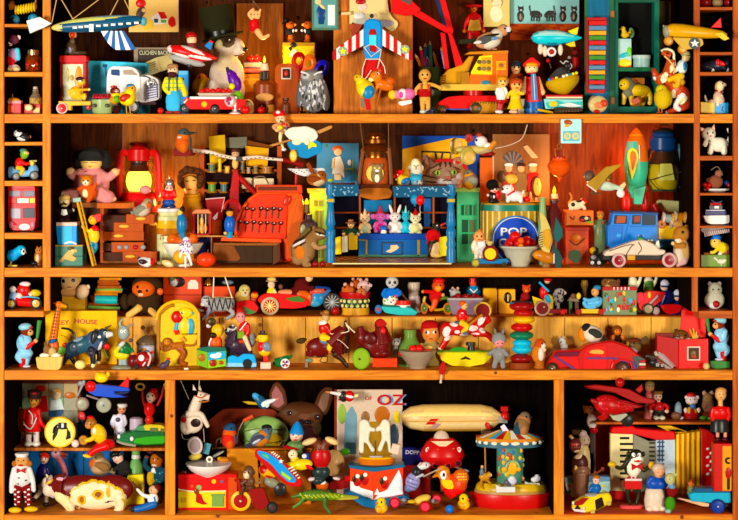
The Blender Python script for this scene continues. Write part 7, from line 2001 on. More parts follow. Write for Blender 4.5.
T('toy_cow','large brown and cream toy cow with ringed patches lowering its head','toy cow',30)
p('body',1);e('622',500,340,200,90,56);e('622',670,334,130,86,54);c('622',380,310,320,300,80,50,-4);e('dcb',300,330,44,50,40,-14,20);e('dcb',270,300,26,40,26,0,20)
limb('eda',[(370,370),(420,430),(428,474)],40,22,-34,('ec8',22));limb('eda',[(440,400),(465,455)],30,18,30,('ec6',18));limb('eda',[(720,380),(726,430),(690,480)],40,20,-30,('fc5',20));limb('eda',[(690,390),(676,440)],26,16,30,('ec6',16))
e('edb',575,392,150,66,58);[pt('ca4',470+i*46,[350,322,310,318,330,352][i],44,40)for i in range(6)];pt('ca4',580,410,176,84);[pt('edb',470+i*46,[360,332,320,328,340,362][i],38,34)for i in range(6)];pt('edb',580,416,166,80);pt('eda',380,386,60,30,0,40);pt('da4',496,390,28,30);pt('963',496,390,14,18);pt('da4',592,358,36,30);pt('853',592,358,20,16);pt('dab',370,264,28,9);pt('da4',654,330,14,50);pt('422',660,400,26,5,0,-10);pt('321',300,296,6,6)
p('ear');e('987',304,270,16,26,10,-30,20);e('ca5',300,288,28,12,10,-34,-40);p('muzzle');e('cbb',320,356,34,28,26,-16,40)
p('tail');w('422',[(790,290),(830,340),(860,370)],6,0)
p('horn');c('eda',286,262,276,246,8,3)
T('fat_robin','robin with an orange breast standing behind the cow','bird',70)
bird((600,200),66,52,20,(586,152),36,(548,168),(690,236),'986h','b97h','875h','864h','654','875h',410)
p('breast');e('c62h',568,186,34,34,26,-12)
F(80,433)
T('policeman_doll','leaning doll in a black uniform and peaked cap behind the cow','doll',66)
p('body',1);e('dba',226,158,32,34,28,0,-30);e('222m',260,210,44,40,34,0,-30);limb('222m',[(230,210),(206,226)],16,13,-20,('eda',11));c('222m',270,220,280,420,46);pt('211',214,152,4);pt('211',232,146,4);pt('b54',222,172,8,3)
p('cap');e('111',208,134,34,20,28,0,-20);e('111',226,140,30,6,24,-10,-10)
T('green_flask','pale green glass flask with a white collar behind the yellow block','bottle',70)
p('glass');l('7a6',336,[(100,26),(130,26),(150,22),(160,20),(200,44),(420,48)]);p('collar');l('ddc',336,[(140,26),(160,28),(166,22)])
T('yellow_wedge','bright yellow upright block behind the cow\'s hindquarters','block',52)
g('fd1',[(284,262),(380,252),(388,428),(270,440)],50,-25,rn=8)
T('laughing_man','laughing dark-haired figure in a teal checked jacket raising one arm','figure',60)
p('body',1);e('a63',456,176,38,46,34);e('245m',462,260,50,64,36);e('ca4m',428,280,28,50,28,-16);limb('245m',[(420,230),(392,200),(400,156)],19,15,-14,('a52',15));limb('245m',[(500,230),(490,290),(450,270)],18,15,-26,('a52',14));c('221m',450,330,446,430,44);pt('311',442,162,6,4);pt('311',468,160,6,4);pt('fdc',444,200,16,6);pt('eee',440,230,12,14)
for i in range(10):pt('3ab',470+random.uniform(-20,30),260+random.uniform(-40,50),5,3)
p('hair');e('211h',466,150,40,24,30,6);p('hat');e('312',424,126,24,14,20)
T('seated_boy','small boy doll in a white shirt and blue trousers sitting and pulling a string','doll',16)
p('body',1);e('ca8',440,362,30,30,26);e('eee',436,414,34,36,28);limb('eee',[(416,400),(380,390),(344,356)],14,9,-10,('ca8',9));limb('26a',[(440,444),(390,462),(336,474)],26,18,-10);limb('26a',[(450,446),(410,455),(360,468)],24,18,14);e('223',320,474,22,16,18,-10);pt('211',430,358,4)
p('hair');e('622h',458,348,28,20,24,4);p('strap');c('48c',446,396,452,430,5,o=-26);p('string');w('532',[(346,352),(320,318),(296,290)],2.5,-10)
# ================================================================ middle compartment
F(170,375)
T('horse_marionette','cream jointed horse puppet with a black patch, hung on strings','puppet',30,snap=False)
p('body',1);e('dcb',130,280,72,68,36,0,10);c('dcb',130,240,170,130,40,28);c('dcb',165,120,236,134,28,18);limb('dcb',[(110,230),(180,230),(210,270),(226,300)],22,13,-24);limb('dcb',[(80,300),(90,335),(140,320)],24,18,-10);limb('dcb',[(150,320),(180,300)],20,14)
pt('c32',84,264,18,18);pt('211',156,282,30,26);pt('211',186,116,5)
p('bridle');w('a62',[(150,120),(190,132),(220,110)],4,-28);w('a62',[(160,150),(200,158),(236,150)],4,-24)
p('ear');g('dcb',[(136,90),(138,54),(158,92)],12,-6);p('ear');g('cba',[(170,88),(178,60),(190,96)],12,0)
for q in((62,30,112,145),(176,30,172,80)):p('string');c('ba9',*q,2.5)
p('string');w('776',[(66,340),(80,380),(110,384),(140,370)],2.5);c('998',200,320,206,400,2.5);p('joint');ring('aa9',152,256,26,3,-36,a0=200,a1=340)
T('arched_box','brown arched wooden chest at the back behind the bluebird','chest',116)
g('732v',[(160,800),(160,360),(230,270),(320,198),(620,200),(660,240),(660,800)],60,-20,rn=30)
T('bluebird','bluebird with an orange breast perched above the cardboard box','bird',64,snap=False)
bird((352,386),44,58,0,(358,322),36,(316,310),(300,392),'c42h','d62h','357h','543h','543','543',440,wing=False)
p('wing');e('456h',384,372,16,44,20,-10,-10);p('cap');e('358h',362,302,30,16,26)
T('dry_twig','bare dark twig lying along the top of the cardboard box','twig',60,snap=False)
w('432',[(250,440),(330,434),(420,434),(470,420)],6,0);w('432',[(270,440),(282,390),(310,376)],4)
T('green_globe','pale green globe-shaped gourd leaning behind the bullfinch','globe',86)
p('sphere');e('8a6',560,356,150,112,60);p('band');ring('653',560,356,148,5,0,.5,.74);w('674',[(440,330),(560,310),(700,330)],3,-52);w('674',[(430,380),(560,400),(700,380)],3,-58);p('patch');e('db4',630,380,44,40,8,-52)
CUR['snap']=False
T('orange_stick','short orange stick poking up beside the green globe','stick',70,snap=False)
c('c51',440,274,496,244,12,13);c('876',440,274,410,330,4);w('876',[(410,330),(400,380),(404,434)],4)
T('bullfinch','bullfinch with a black cap and pinkish breast facing the fabric plane','bird',50,snap=False)
bird((540,380),66,42,-22,(580,328),34,(606,336),(456,430),'678h','b74h','567h','445h','222','334h',None)
p('cap');e('222h',578,310,32,16,26,-6);p('wing_bar');e('bcd',520,390,30,9,8,-40,-30)
T('flying_bluebird','small blue, white and yellow bird ornament flying past the dog\'s ear','bird',24,snap=False)
p('body',1);e('257',545,160,30,52,18,0,-40);e('59c',516,130,30,20,14,0,40);c('dee',560,172,630,146,22,8);e('dee',572,178,24,20,14);p('tail');g('b92',[(430,158),(470,156),(528,166),(524,178),(470,176)],10,-5);p('beak');c('d98',628,148,652,138,7,2)
F(170,433)
T('cardboard_box','tan cardboard box standing behind the monkey scooter and the cloth plane','box',56)
p('box');g('c84p',[(340,98),(470,92),(520,108),(540,420),(340,420)],90,0);p('flap');b('a62p',340,92,850,110,90,6);p('box_side');b('b73p',540,100,842,424,90,6)
T('coffee_cup','small dark cup standing on the red picture box','cup',40,snap=False)
l('544',88,[(222,18),(228,20),(262,15)])
T('scrap_bowl','white china bowl filled with odd toy parts on the red and yellow box','bowl',34,snap=False)
l('fee',230,[(180,138),(188,136),(220,110),(244,70),(262,44),(264,44)])
for i,(k,x,y,r,co,lab)in enumerate((('e',150,76,44,'cbb','large oval pinkish mirror standing in the white bowl'),('e',150,140,40,'cb6','pale yellow bird-like toy part in the white bowl'),('z',236,158,18,'eee','white-rimmed wheel lying in the white bowl'),('e',320,160,36,'b73','tan crumpled toy part in the white bowl'),('b',222,86,20,'589','teal tag standing in the white bowl'),('e',280,130,34,'777','grey feathery scrap in the white bowl'))):
 T(('hand_mirror','toy_part','loose_pulley','toy_part','paper_tag','feather')[i],lab,('mirror','toy part','wheel','toy part','tag','feather')[i],36+i*2,snap=False)  # third scrap is a loose toy wheel
 if i==0:p('frame');z(co,x,y,[(8,46),(0,48),(-4,44)],sx=.95,sy=1.15,rot=-10);p('glass');z('988',x,y,[(-4,36),(-8,34)],sx=.9,sy=1.15)
 elif i==1:p('body',1);e(co,x,y,42,22,24,0,-10);e(co,x+14,y-20,16,14,14)
 elif i==2:p('tyre');ring('eed',x,y,15,6);p('hub');z('654',x,y,[(4,11),(-4,10)])
 elif i==3:p('body',1);e(co,x,y,36,18,22);e('da5',x-20,y-6,18,12,14)
 elif i==4:b(co,x-22,y-26,x+18,y+40,6,rot=14)
 else:p('body',1);e(co,x,y,46,10,12,0,-30);e('998',x+20,y-10,30,7,10,-8,-30)
T('picture_box','red and yellow toy box printed with a kneeling child, under the white bowl','box',34)
p('box');b('d31',42,266,402,476,150,-50,rn=3);p('label');b('c11',50,284,338,360,4,-53);b('ec1',50,366,338,462,4,-53);w('eda',[(50,352),(150,366),(338,362)],5,-54);p('side');b('d61',352,284,404,474,152,-52)
p('picture');g('a22',[(160,372),(190,380),(204,420),(230,440),(200,444),(160,430)],4,-58,rn=8);e('742',164,364,16,18,4,-58);p('picture');b('795',254,392,326,456,4,-57);b('795',250,378,330,392,4,-58);p('picture');b('ca2',70,402,104,430,4,-57);p('printed_ball');z('8a6',178,342,[(-54,17),(-58,15)]);p('printed_ball');z('db3',266,306,[(-54,14),(-58,12)]);z('668',314,306,[(-54,10),(-58,9)]);z('c64',136,334,[(-54,9),(-58,8)])
T('monkey_scooter','brown toy monkey riding a dark red three-wheeled scooter with a yellow front wheel','toy scooter',14)
p('body');g('812',[(470,350),(560,346),(596,440),(580,462),(520,476),(500,450)],60,-30,rn=12);p('fork');w('a12',[(390,298),(410,300),(420,360),(430,410)],9,-36);c('722',386,298,436,300,9,o=-20)
wh(424,422,60,26,-18,'eb2','912',.7);wh(612,460,34,24,-24,'222','333',.6,hub='a32')
p('rider',1);e('643',470,254,34,40,28);e('dca',458,268,20,26,16,-16);e('643',476,310,34,34,28);e('532',460,346,52,26,34);limb('532',[(440,340),(428,380)],15,12,-36);limb('643',[(456,300),(430,318),(420,312)],11,9,-28);pt('211',450,254,5);pt('211',470,252,5)
p('rider/ear');e('543',500,256,10,14,8)
p('tail');w('764',[(510,320),(536,320),(540,300),(524,290)],5,0)
F(270,375)
T('french_bulldog','dark brown bulldog with upright ears looking out between the toys','dog',108)
p('body',1);e('532h',185,240,136,84,80);e('311h',200,330,96,90,74,-14);e('532h',215,262,50,32,60,-30);e('532h',150,290,40,40,40,-40);e('432h',260,310,50,50,44,-30);e('421h',200,480,150,150,60);e('321h',200,640,150,120,60)
pt('543h',120,214,44,18);pt('543h',268,230,30,16);pt('643h',210,236,34,18);pt('211h',190,270,20,20);pt('211h',190,330,50,40)
for x,y in((122,220),(284,242)):p('eye');e('422',x,y,19,16,12,-62);e('111',x,y,11,11,8,-70);e('fff',x+4,y-5,3,3,3,-78)
p('nose');e('111',228,268,22,14,14,-86)
p('ear');g('532h',[(0,190),(-4,110),(20,50),(50,38),(90,90),(106,180),(60,220)],30,-10,6,rn=16);g('966h',[(14,180),(10,110),(36,60),(74,110),(86,170),(50,196)],6,-14,2,rn=10)
p('ear');g('532h',[(262,180),(290,110),(330,72),(374,76),(376,140),(350,220),(320,250)],30,-10,6,rn=16);g('865h',[(286,180),(306,120),(340,90),(360,110),(340,200),(318,222)],6,-14,2,rn=10)
p('mouth');w('211',[(150,300),(200,306),(240,290),(270,310)],3,-96)
T('gnome_head','pale clown-faced gnome head with a bright blue hat under the bulldog','doll',52,snap=False)
p('body',1);e('ecb',158,362,40,40,34);e('685',156,420,56,30,40);c('685',156,420,156,500,40);pt('246',140,354,7,4);pt('246',172,354,7,4);pt('c23',154,384,16,5);pt('c54',156,368,5,5)
p('hat');l('28c',160,[(278,8),(300,26),(340,42),(350,44)],0,4);p('scarf');e('a23',130,432,56,12,40,-14,10)
F(270,433)
T('cloth_plane','stuffed cloth plane with a sky-blue starred wing edged in red, before the cardboard box','toy plane',22,snap=False)
p('wing');g('b12',[(-88,100),(-66,88),(-20,100),(60,138),(110,190),(170,250),(200,280),(180,316),(110,310),(60,270),(-20,200),(-90,130)],16,-46,4,rn=16);g('39d',[(-76,104),(-60,96),(-10,110),(50,150),(100,200),(160,270),(150,290),(110,284),(60,240),(10,180),(-60,130)],8,-50,2,rn=12)
p('stripe');[c('eed',112+i*14,206+i*14,140+i*10,194+i*15,4,o=-50)for i in range(5)];[c('eed',10+i*12,112+i*9,24+i*12,104+i*8,4,o=-50)for i in range(4)]
p('star');g('eef',[(68+(16 if k%2==0 else 7)*math.sin(k*math.pi/5),160-(16 if k%2==0 else 7)*math.cos(k*math.pi/5))for k in range(10)],4,-54,.3)
p('patch');g('ac4',[(70,216),(130,260),(120,276),(72,240)],4,-53,rn=4);g('6b8',[(-50,112),(-10,124),(0,150),(-40,130)],4,-53,rn=4)
p('fuselage',1);e('ec2',190,190,66,34,30,10,-6);e('da2',-10,230,60,40,34,0,20);c('ec2',10,220,190,190,30,26,10);pt('a22',-40,210,22,30,0,20);pt('b32',0,260,30,9,0,20)
p('belly');e('887',10,296,50,30,30,0,20);p('wheel');z('222',62,334,[(10,36),(-20,38),(-26,30)]);
p('propeller');e('c23',230,200,34,12,10,-10,30)
T('doll_pilot','pale dotted-headed doll pilot with blue and white hat in the cloth plane','doll',30,snap=False)
p('body',1);e('edb',136,128,30,30,24);e('ec2',150,164,30,24,24);pt('a33',130,130,6,4);pt('211',140,120,4);p('hair');e('432h',120,122,14,24,20,6)
p('hat');g('24a',[(190,150),(220,118),(234,124),(236,156)],30,-15,rn=6);e('eee',206,136,16,14,14,-12)
T('handstand_clown','red and green toy acrobat balancing upside down with pale soles in the air','toy acrobat',30,snap=False)
F(270,375)
p('body',1);e('a12',306,490,60,70,40);limb('632',[(290,440),(280,410),(250,396)],30,24,0);limb('632',[(320,440),(332,410),(360,396)],30,24,0);e('233',306,580,54,44,36);e('233',290,630,40,30,34);e('d83',312,660,36,30,30)
for i in range(7):pt('c34',276+(i%3)*24,460+(i//3)*30,5,5)
p('sole');e('ec9',236,396,46,20,30,-10,-18);p('sole');e('ec9',370,392,44,20,30,-10,24)
p('frosting');l('eee',312,[(616,6),(640,26),(648,28)]);p('stand');l('998',316,[(690,30),(696,44),(704,40)]);p('stand/stem');l('c62',312,[(650,40),(672,36),(690,24)])
p('cuff');e('dcc',248,620,24,12,18,-14,-10);e('dcc',398,616,24,10,18,-14,10)
F(270,433)
T('pale_gourd','big pale cream gourd behind the upside down acrobat','gourd',66)
p('gourd');e('db8',380,180,66,80,50);CUR['snap']=False
T('red_cushion','flat dark red wooden boat behind the crocodile','toy boat',54)
g('811',[(350,330),(360,290),(440,272),(480,282),(470,320),(420,334)],60,-30,rn=10);
T('toy_crocodile','green and yellow scaly toy crocodile crawling along the front','toy crocodile',6)
p('body',1);e('573',270,400,100,34,34);c('683',350,404,420,408,26,20);c('994',420,410,530,412,20,10);c('462',190,396,125,410,22,5);limb('573',[(200,414),(180,440),(140,466)],16,10,-24);limb('463',[(330,420),(330,460),(360,500)],17,10,-24);limb('463',[(360,420),(380,430)],12,9,18);limb('463',[(230,420),(200,440)],12,9,18)
for i in range(30):pt('bb4',180+i*8,388+(i*7)%22,5,4)
pt('cb6',460,420,60,6);
for i in range(13):p('scale');c('341',196+i*15,376-6*math.sin(i/4),202+i*15,364-6*math.sin(i/4),6,1.5)
p('eye');e('cc6',432,400,8,7,6,-16)
T('blackbird_charm','little red, black and white painted bird ornament before the big picture book','bird',60,snap=False)
F(270,375)
p('body',1);e('222',440,128,28,34,20);e('b22',474,126,32,34,22);c('ddd',424,116,360,104,14,8);pt('eee',480,128,26,7,0,10);p('beak');c('d84',360,104,332,100,7,2);p('tail');g('eda',[(490,120),(530,114),(524,132),(494,136)],8,-4)
F(270,375)
T('picture_book','tall faded picture book with big red and blue title letters, behind the music box','book',84)
p('cover');b('cba',396,86,792,800,24);p('spine');b('732',384,84,400,800,30)
p('lettering');txt('a23','OF',568,148,22,-14);p('lettering');txt('59c','OZ',648,176,60,-14,sx=1.3);txt('a12','OZ',638,176,60,-16,sx=1.3);p('lettering');txt('b23','S',408,150,40,-13)
p('picture');e('8a5',430,230,26,60,4,-14);g('79a',[(440,470),(448,240),(490,180),(520,240),(516,470)],4,-15,rn=10);g('467',[(452,400),(512,400),(516,470),(446,470)],4,-17,rn=6);e('a63',670,236,46,52,4,-14);e('864',570,250,26,36,4,-14);g('973',[(540,280),(720,270),(730,480),(530,480)],4,-13,rn=14);e('5a3',450,456,30,22,4,-18);e('345',740,360,30,70,4,-14);e('cb5',756,250,22,40,4,-14)
T('music_box','blue-based music box printed with snow scenes and topped with a painted turntable','music box',40)
F(270,433)
p('panel');g('d51',[(478,164),(618,192),(618,364),(478,304)],20,-20,2);p('panel');g('d51',[(618,192),(796,160),(796,330),(618,364)],20,-20,2)
p('snow');g('eef',[(480,250),(516,256),(540,288),(616,310),(616,360),(480,304)],6,-24);g('eef',[(622,360),(650,320),(700,300),(740,230),(770,180),(792,240),(794,326)],6,-24);g('eef',[(622,330),(640,290),(660,330)],6,-25)
for x,y in((520,236),(566,228),(684,250)):p('skater');e('a33',x,y+14,22,30,4,-26);e('221',x-14,y,14,22,4,-27);e('eed',x+4,y-18,13,13,4,-28)
p('top');g('368',[(470,150),(620,166),(800,146),(808,162),(620,192),(474,168)],110,-40);p('base');g('37a',[(440,320),(480,304),(620,362),(800,330),(836,350),(820,380),(620,408),(560,396)],120,-44)
p('turntable');l('c73',634,[(112,104),(126,116),(150,100)],q=.5);l('eb5',634,[(106,96),(114,108)],q=.5);l('ccd',634,[(102,40),(108,44)],q=.5);p('knob');c('a23',440,240,478,236,18)
p('mount');c('543',630,98,630,10,4)
F(270,375)
for i,(q,lab)in enumerate((([(530,440),(534,280),(560,262),(590,276),(600,310),(630,318),(628,340),(598,334),(590,390),(630,450),(608,462),(580,410),(562,400),(560,466),(536,466)],'white cut-out dancing bear nearest the bulldog on the music box'),([(640,450),(668,380),(664,330),(634,340),(632,316),(656,300),(670,270),(690,262),(716,280),(722,440),(740,460),(710,466),(700,400),(690,392),(664,460)],'white cut-out dancing bear on the side of the music box by the airship'))):
 T('dancing_bear',lab,'toy bear',38,'dancing bears on the music box' if 0 else None,snap=False)
 p('body');g('ddc',q,22,-11,5,rn=12)
F(360,375)
T('white_block','small tilted white block on the edge of the music box turntable','block',36,snap=False)
b('ecb',188,412,234,470,26,rot=14)
T('blue_carton','dark blue and red carton lettered in white behind the red saucer','box',88)
p('carton');b('126',252,412,372,516,80);b('912',252,516,420,720,80);p('lettering');txt('ccd','DOPP',270,448,22,-42,3)
T('cream_airship','long cream ribbed toy airship with red fins at the back','toy airship',76,snap=False)
p('hull');l('db8',560,[(240,4),(262,40),(300,66),(380,80),(560,82),(720,80),(790,64),(850,20)],0,-90,cy=560,n=24)
for sh in PART['sh']:sh['v']=[(v[0],v[1]+(255-560)/FK,v[2])for v in sh['v']]
pt('ec8',560,196,300,16,1);pt('ed9',560,232,320,12,1);pt('dc9',560,290,300,14,1);pt('b95',560,322,260,10,1)
p('seam');c('b95',244,266,840,262,2.5,o=-80)
p('emblem');g('b23',[(388,284),(420,250),(468,248),(440,284)],4,-82);g('a88',[(412,304),(450,276),(484,280),(440,310)],4,-80)
p('tail');g('999',[(770,265),(840,238),(850,256),(880,266),(880,282),(800,280)],14,-40);p('tail_fin');e('b12',866,250,28,36,20,-20);b('a22',840,186,884,216,30,-20)
p('propeller');e('b32',758,290,14,30,8,-66,-35);p('gondola');b('543',722,328,784,350,30,-20);g('a12',[(690,356),(770,356),(760,382),(700,384)],30,-20)
T('red_saucer','red glitter flying saucer toy with a clear dome and round portholes','toy saucer',66,snap=False)
p('hull');l('b12',490,[(376,66),(400,96),(440,120),(476,134),(484,134),(512,116),(540,100),(552,70)],n=32,q=.7);p('dome');l('cba',486,[(330,4),(338,26),(356,42),(376,48),(386,50)],q=.7)
p('collar');g('eca',[(420,384),(560,382),(510,416),(470,414)],6,-74)
for x,y in((402,524),(448,528),(524,528),(586,520)):p('porthole');z('211',x,y,[(-60-(8 if abs(x-490)<60 else 0),15),(-86+abs(x-490)*.35,15)]);ring('c45',x,y,16,3,-86+abs(x-490)*.35)
for i,x in enumerate((404,464,548,588)):p('printed_face');e('edd',x,440,15,18,6,-78+abs(x-490)*.3,12);e('c63',x,434,8,6,4,-84+abs(x-490)*.3)
p('leg');w('987',[(490,550),(440,600),(400,606)],6,-30);p('leg');w('987',[(560,540),(610,560),(650,570)],6,-30);p('foot');e('aab',630,566,26,8,14,-30,14);p('leg');c('543',490,552,490,700,10,o=30)
F(360,433)
T('pied_mouse','black, white and violet toy mouse standing up on the cheese trolley','toy mouse',26,snap=False)
p('body',1);e('99c',316,290,44,56,36,0,10);e('222',340,236,34,40,30);e('ddd',380,196,40,22,24,0,-12);limb('bbc',[(340,260),(376,246)],10,8,-20);e('67a',290,330,24,24,24);pt('211',396,188,5)
for y in(270,296,318):pt('668',310,y,36,4,0,20)
p('ear');e('e9a',362,186,10,14,8,-14);p('nose');e('d78',420,192,6,5,5);p('stick');c('a98',376,256,480,206,5,o=-30);
T('cheese_trolley','low pull trolley with pinkish red wheels carrying a wedge of cheese','toy trolley',22)
p('deck');b('643',230,378,470,396,60);p('cheese');e('db6',370,374,56,26,30,-8,-20);e('ca4',310,384,30,12,20,-20)
for x,y,o_ in((206,388,-26),(388,408,-44),(458,378,24)):p('wheel');z('a23' if o_<0 else '812',x,y,[(o_+12,33),(o_-10,34),(o_-16,28)]);p('wheel/hub');z('d56',x,y,[(o_-14,26),(o_-18,22)])
p('axle');c('432',230,404,370,418,4,o=-30);p('bead');e('889',262,376,16,14,12,-20);p('bead');e('889',436,382,12,14,12,-20)
for i,(x,y,d)in enumerate(((128,0,8),(620,-46,26))):
 T('rubber_duck',('little yellow rubber duck in front of the music box','little yellow wooden duck between the painted hen and the roundabout')[i],'toy duck',d)
 p('body',1);e('eb2',x,436+y,38,32,28);e('fc2',x,400+y,28,30,26);e('da2',x-14,440+y,22,22,14,-20)
 p('beak');e('e72',x+(-26,24)[i],404+y,10,7,8,-12);p('eye');e('211',x+(0,-6)[i],396+y,6,7,4,-25)
T('blue_marble','bright blue marble on the shelf floor','marble',8)
e('27c',536,434,26)
T('painted_hen','orange and yellow painted wooden hen behind the blue marble','toy hen',36)
p('body',1);e('c52',560,310,80,66,44);c('d72',520,290,500,240,40,34);e('e95',496,236,42,42,34);e('c62',600,270,50,56,36,0,20);c('b32',540,340,560,380,50,34)
pt('eee',496,246,18,28);pt('211',500,244,8,12);pt('fc3',520,300,40,24,0,30);pt('d33',560,346,60,20)
for i in range(12):pt('fb4',590+(i%4)*14,240+(i//4)*16,6,5)
p('beak');c('d84',470,244,434,264,18,5);p('comb');e('d62',494,206,24,12,14)
p('collar');g('fc3',[(490,270),(548,274),(556,300),(530,318),(500,310)],14,-46,rn=6)
F(450,375)
T('phoebe_bird','dark grey bird with a buff breast perched on the roundabout roof','bird',46,snap=False)
bird((430,300),46,62,12,(446,252),34,(494,252),(346,384),'864h','a75h','765h','234h','332','333h',None,wing=False)
p('wing');e('245h',412,314,32,52,20,-30,20)
T('roundabout_key','flat white wind-up tag on the roundabout roof','tag',44,snap=False)
g('dde',[(300,308),(324,292),(366,354),(330,364)],10,-5,rn=4)
T('merry_go_round','tin merry-go-round with a striped scalloped roof, a painted drum and a red base','carousel',50)
p('roof');l('a64',356,[(366,60),(376,90),(408,196),(416,200)],n=36,q=.55)
C_=['a43','eed','ca3','5ac','b32','db3','eed']
for i in range(12):
 a,b2=math.radians(186+i*14),math.radians(186+(i+1)*14-1)
 p('roof_panel');V4=[(356+R*math.cos(t),y,R*.55*math.sin(t)-3)for R,y,t in((70,368,a),(70,368,b2),(192,406,b2),(192,406,a))]
 V8=V4+[(x,y+6,o+4)for x,y,o in V4]
 add(C_[i%7],V8,[(0,1,2,3),(7,6,5,4),(0,4,5,1),(1,5,6,2),(2,6,7,3),(3,7,4,0)])
p('cornice');l('c84',356,[(410,200),(422,201),(428,200)],n=36,q=.55);p('valance');l('467',356,[(428,199),(462,199)],n=36,q=.55)
for i in range(10):
 a=math.radians(190+i*17.5);p('scallop');e('ddc',356+198*math.cos(a),434,24*abs(math.sin(a))+4,11,3,109*math.sin(a))
F(450,433)
p('drum');l('587',358,[(112,80),(340,80)],q=.8)
random.seed(14)
for i in range(34):
 a=math.radians(random.uniform(200,340));p('printed_scene')if i==0 else None;e(random.choice(['cb5','a43','47a','da3','795','954']),358+80*math.cos(a),random.uniform(125,330),11,14,5,64*math.sin(a))
p('doorway');e('da2',370,240,28,40,8,-64);ring('8a7',370,240,38,8,-62,1,1.1,14,0,180,360);p('lamp');e('ea3',320,248,17,17,10,-60);p('lamp');e('ea3',406,246,15,15,10,-60)
p('platform');l('ca3',366,[(330,190),(346,208),(370,216),(376,214)],n=36,q=.6);p('platform_rim');l('a85',366,[(372,220),(392,222)],n=36,q=.6);p('base');l('b11',366,[(388,240),(396,244),(440,238),(468,226),(472,220)],n=36,q=.6)
p('pole');c('a74',208,118,212,330,5,o=-20)
T('carousel_horse','little tan horse and blue rider on the merry-go-round','toy horse',36,snap=False)
p('body',1);e('b83',206,262,34,24,18);c('b83',226,256,240,236,18,12);limb('a72',[(220,280),(246,310),(240,340)],9,6);limb('a72',[(190,280),(184,310),(200,330)],9,6);e('eca',244,250,7,10,6,-6);p('rider',1);e('678',190,234,14,26,14,-4);e('ca8',192,202,10,11,10)
for i,(x,y,k)in enumerate(((330,330,1.0),(490,305,.78))):
 T('swan_seat',('white swan seat with a dark-winged swan at the front of the merry-go-round','plain white swan seat at the far side of the merry-go-round')[i],'swan',(22,40)[i],snap=False)
 p('seat');g('ddd',[(x-58*k,y-26*k),(x-30*k,y-10*k),(x+60*k,y-10*k),(x+60*k,y+22*k),(x-54*k,y+24*k)],30,-15,rn=4)
 p('swan',1);e('ccd',x+40*k,y-44*k,30*k,26*k,18);e('ddd',x+40*k,y-58*k,20*k,18*k,16);e('556' if i==0 else 'ddd',x+20*k,y-34*k,30*k,22*k,16)
 p('beak');c('b55',x+54*k,y-46*k,x+62*k,y-30*k,8*k,3)
# ================================================================ last compartment
F(555,375)
T('red_glitter_plane','large red glitter toy biplane with a black wheel on the upper half shelf','toy plane',20,snap=False)
p('wing');g('911',[(165,62),(240,52),(330,62),(440,80),(530,130),(590,140),(580,165),(480,160),(350,100),(200,76)],40,-50,4,rn=12);g('911',[(300,130),(420,150),(530,184),(480,196),(330,170)],40,-30,4,rn=8)
p('fuselage',1);e('a11',320,180,90,62,46,0,12);c('a11',380,190,470,190,46,26);c('a11',280,230,300,260,40,30)
random.seed(20)
for i in range(30):pt('d56',330+random.uniform(-80,120),180+random.uniform(-50,50),4,3)
p('propeller');e('911',236,158,30,16,12,-20,30);p('spat');g('aa9',[(318,222),(340,236),(420,222),(430,232),(380,272),(340,260)],24,-50,rn=8);p('tail');g('a11',[(480,90),(520,52),(526,90),(505,110)],12,0,rn=4)
p('wheel');z('222',430,268,[(10,36),(-20,38),(-26,28)])
T('red_ball_pilot','round red-headed pilot peeping over the red glitter plane','toy figure',-10,snap=False)
e('a22',388,44,28,30)
F(555,375)
T('brown_board','tall reddish brown wooden panel behind the goat doll','panel',106)
b('942v',244,256,362,780,16)
T('fox_dancer','thin cream and tan fox figure in a white vest, high beside the red plane','figurine',70)
p('body',1);e('dba',210,210,22,24,20);e('eee',220,280,32,44,24);limb('eca',[(206,240),(190,220),(176,196)],8,7);e('a22',232,330,28,22,22);c('433',216,340,214,470,10);c('433',236,340,238,760,10);pt('211',206,206,4)
p('ear');g('c83',[(166,186),(200,190),(220,200),(212,214),(176,236)],10,-5,rn=3)
T('bearded_chef','pale bearded figure with a white cap and cream apron at the dark end wall','figurine',52)
p('body',1);e('cba',176,356,34,42,30);e('dc9',170,450,40,80,32);limb('dcb',[(150,390),(120,360),(92,330)],14,10,-10,('c95',12));c('dc9',186,470,196,560,28,16);c('654',176,520,176,740,30);pt('433',176,350,5);pt('433',196,350,5);pt('a65',186,376,12,6)
p('cap');e('cbb',166,316,26,24,22);p('hat_brim');b('432m',102,290,160,318,30)
T('brown_jug','dark brown and cream dancing bear-like jug in front of the bearded figure','jug',34)
p('body',1);e('633',122,420,36,44,30);e('422',150,530,50,60,36);e('754',156,570,56,34,36,-6);c('754',156,580,156,740,52,40);e('ec8',120,550,9,14,8,-30);pt('edb',134,470,30,26,0,-20);pt('c55',116,412,22,10)
for i in range(8):pt('a76',100+(i%4)*14,410+(i//4)*18,4,4)
p('spray');w('642',[(190,600),(240,590),(280,566)],5,0);e('732',284,562,12,14,8);e('732',240,582,10,12,8)
F(555,433)
T('paint_tin_boat','pale blue painted tin hull dotted with bright patches behind the yellow car','toy boat',50)
p('hull');g('9bb',[(54,268),(326,262),(330,340),(290,380),(100,380),(68,340)],60,-20,rn=12);p('rim');g('68a',[(52,262),(180,250),(326,258),(326,284),(60,296)],70,-26,rn=6)
random.seed(21)
for i in range(14):p('motif');e(random.choice(['7a3','b43','47a','cb3','275']),84+(i%7)*34,312+(i//7)*34,10,10,5,-22)
T('yellow_roadster','yellow, black and red tin open car driven by a figure in blue','toy car',12)
p('body');g('ec1',[(96,436),(108,410),(160,376),(240,356),(320,344),(336,372),(336,404),(240,450),(180,464),(110,452)],80,-40,8,rn=18);p('bonnet');g('912',[(110,402),(160,374),(200,372),(160,414),(116,420)],10,-45,3,rn=8)
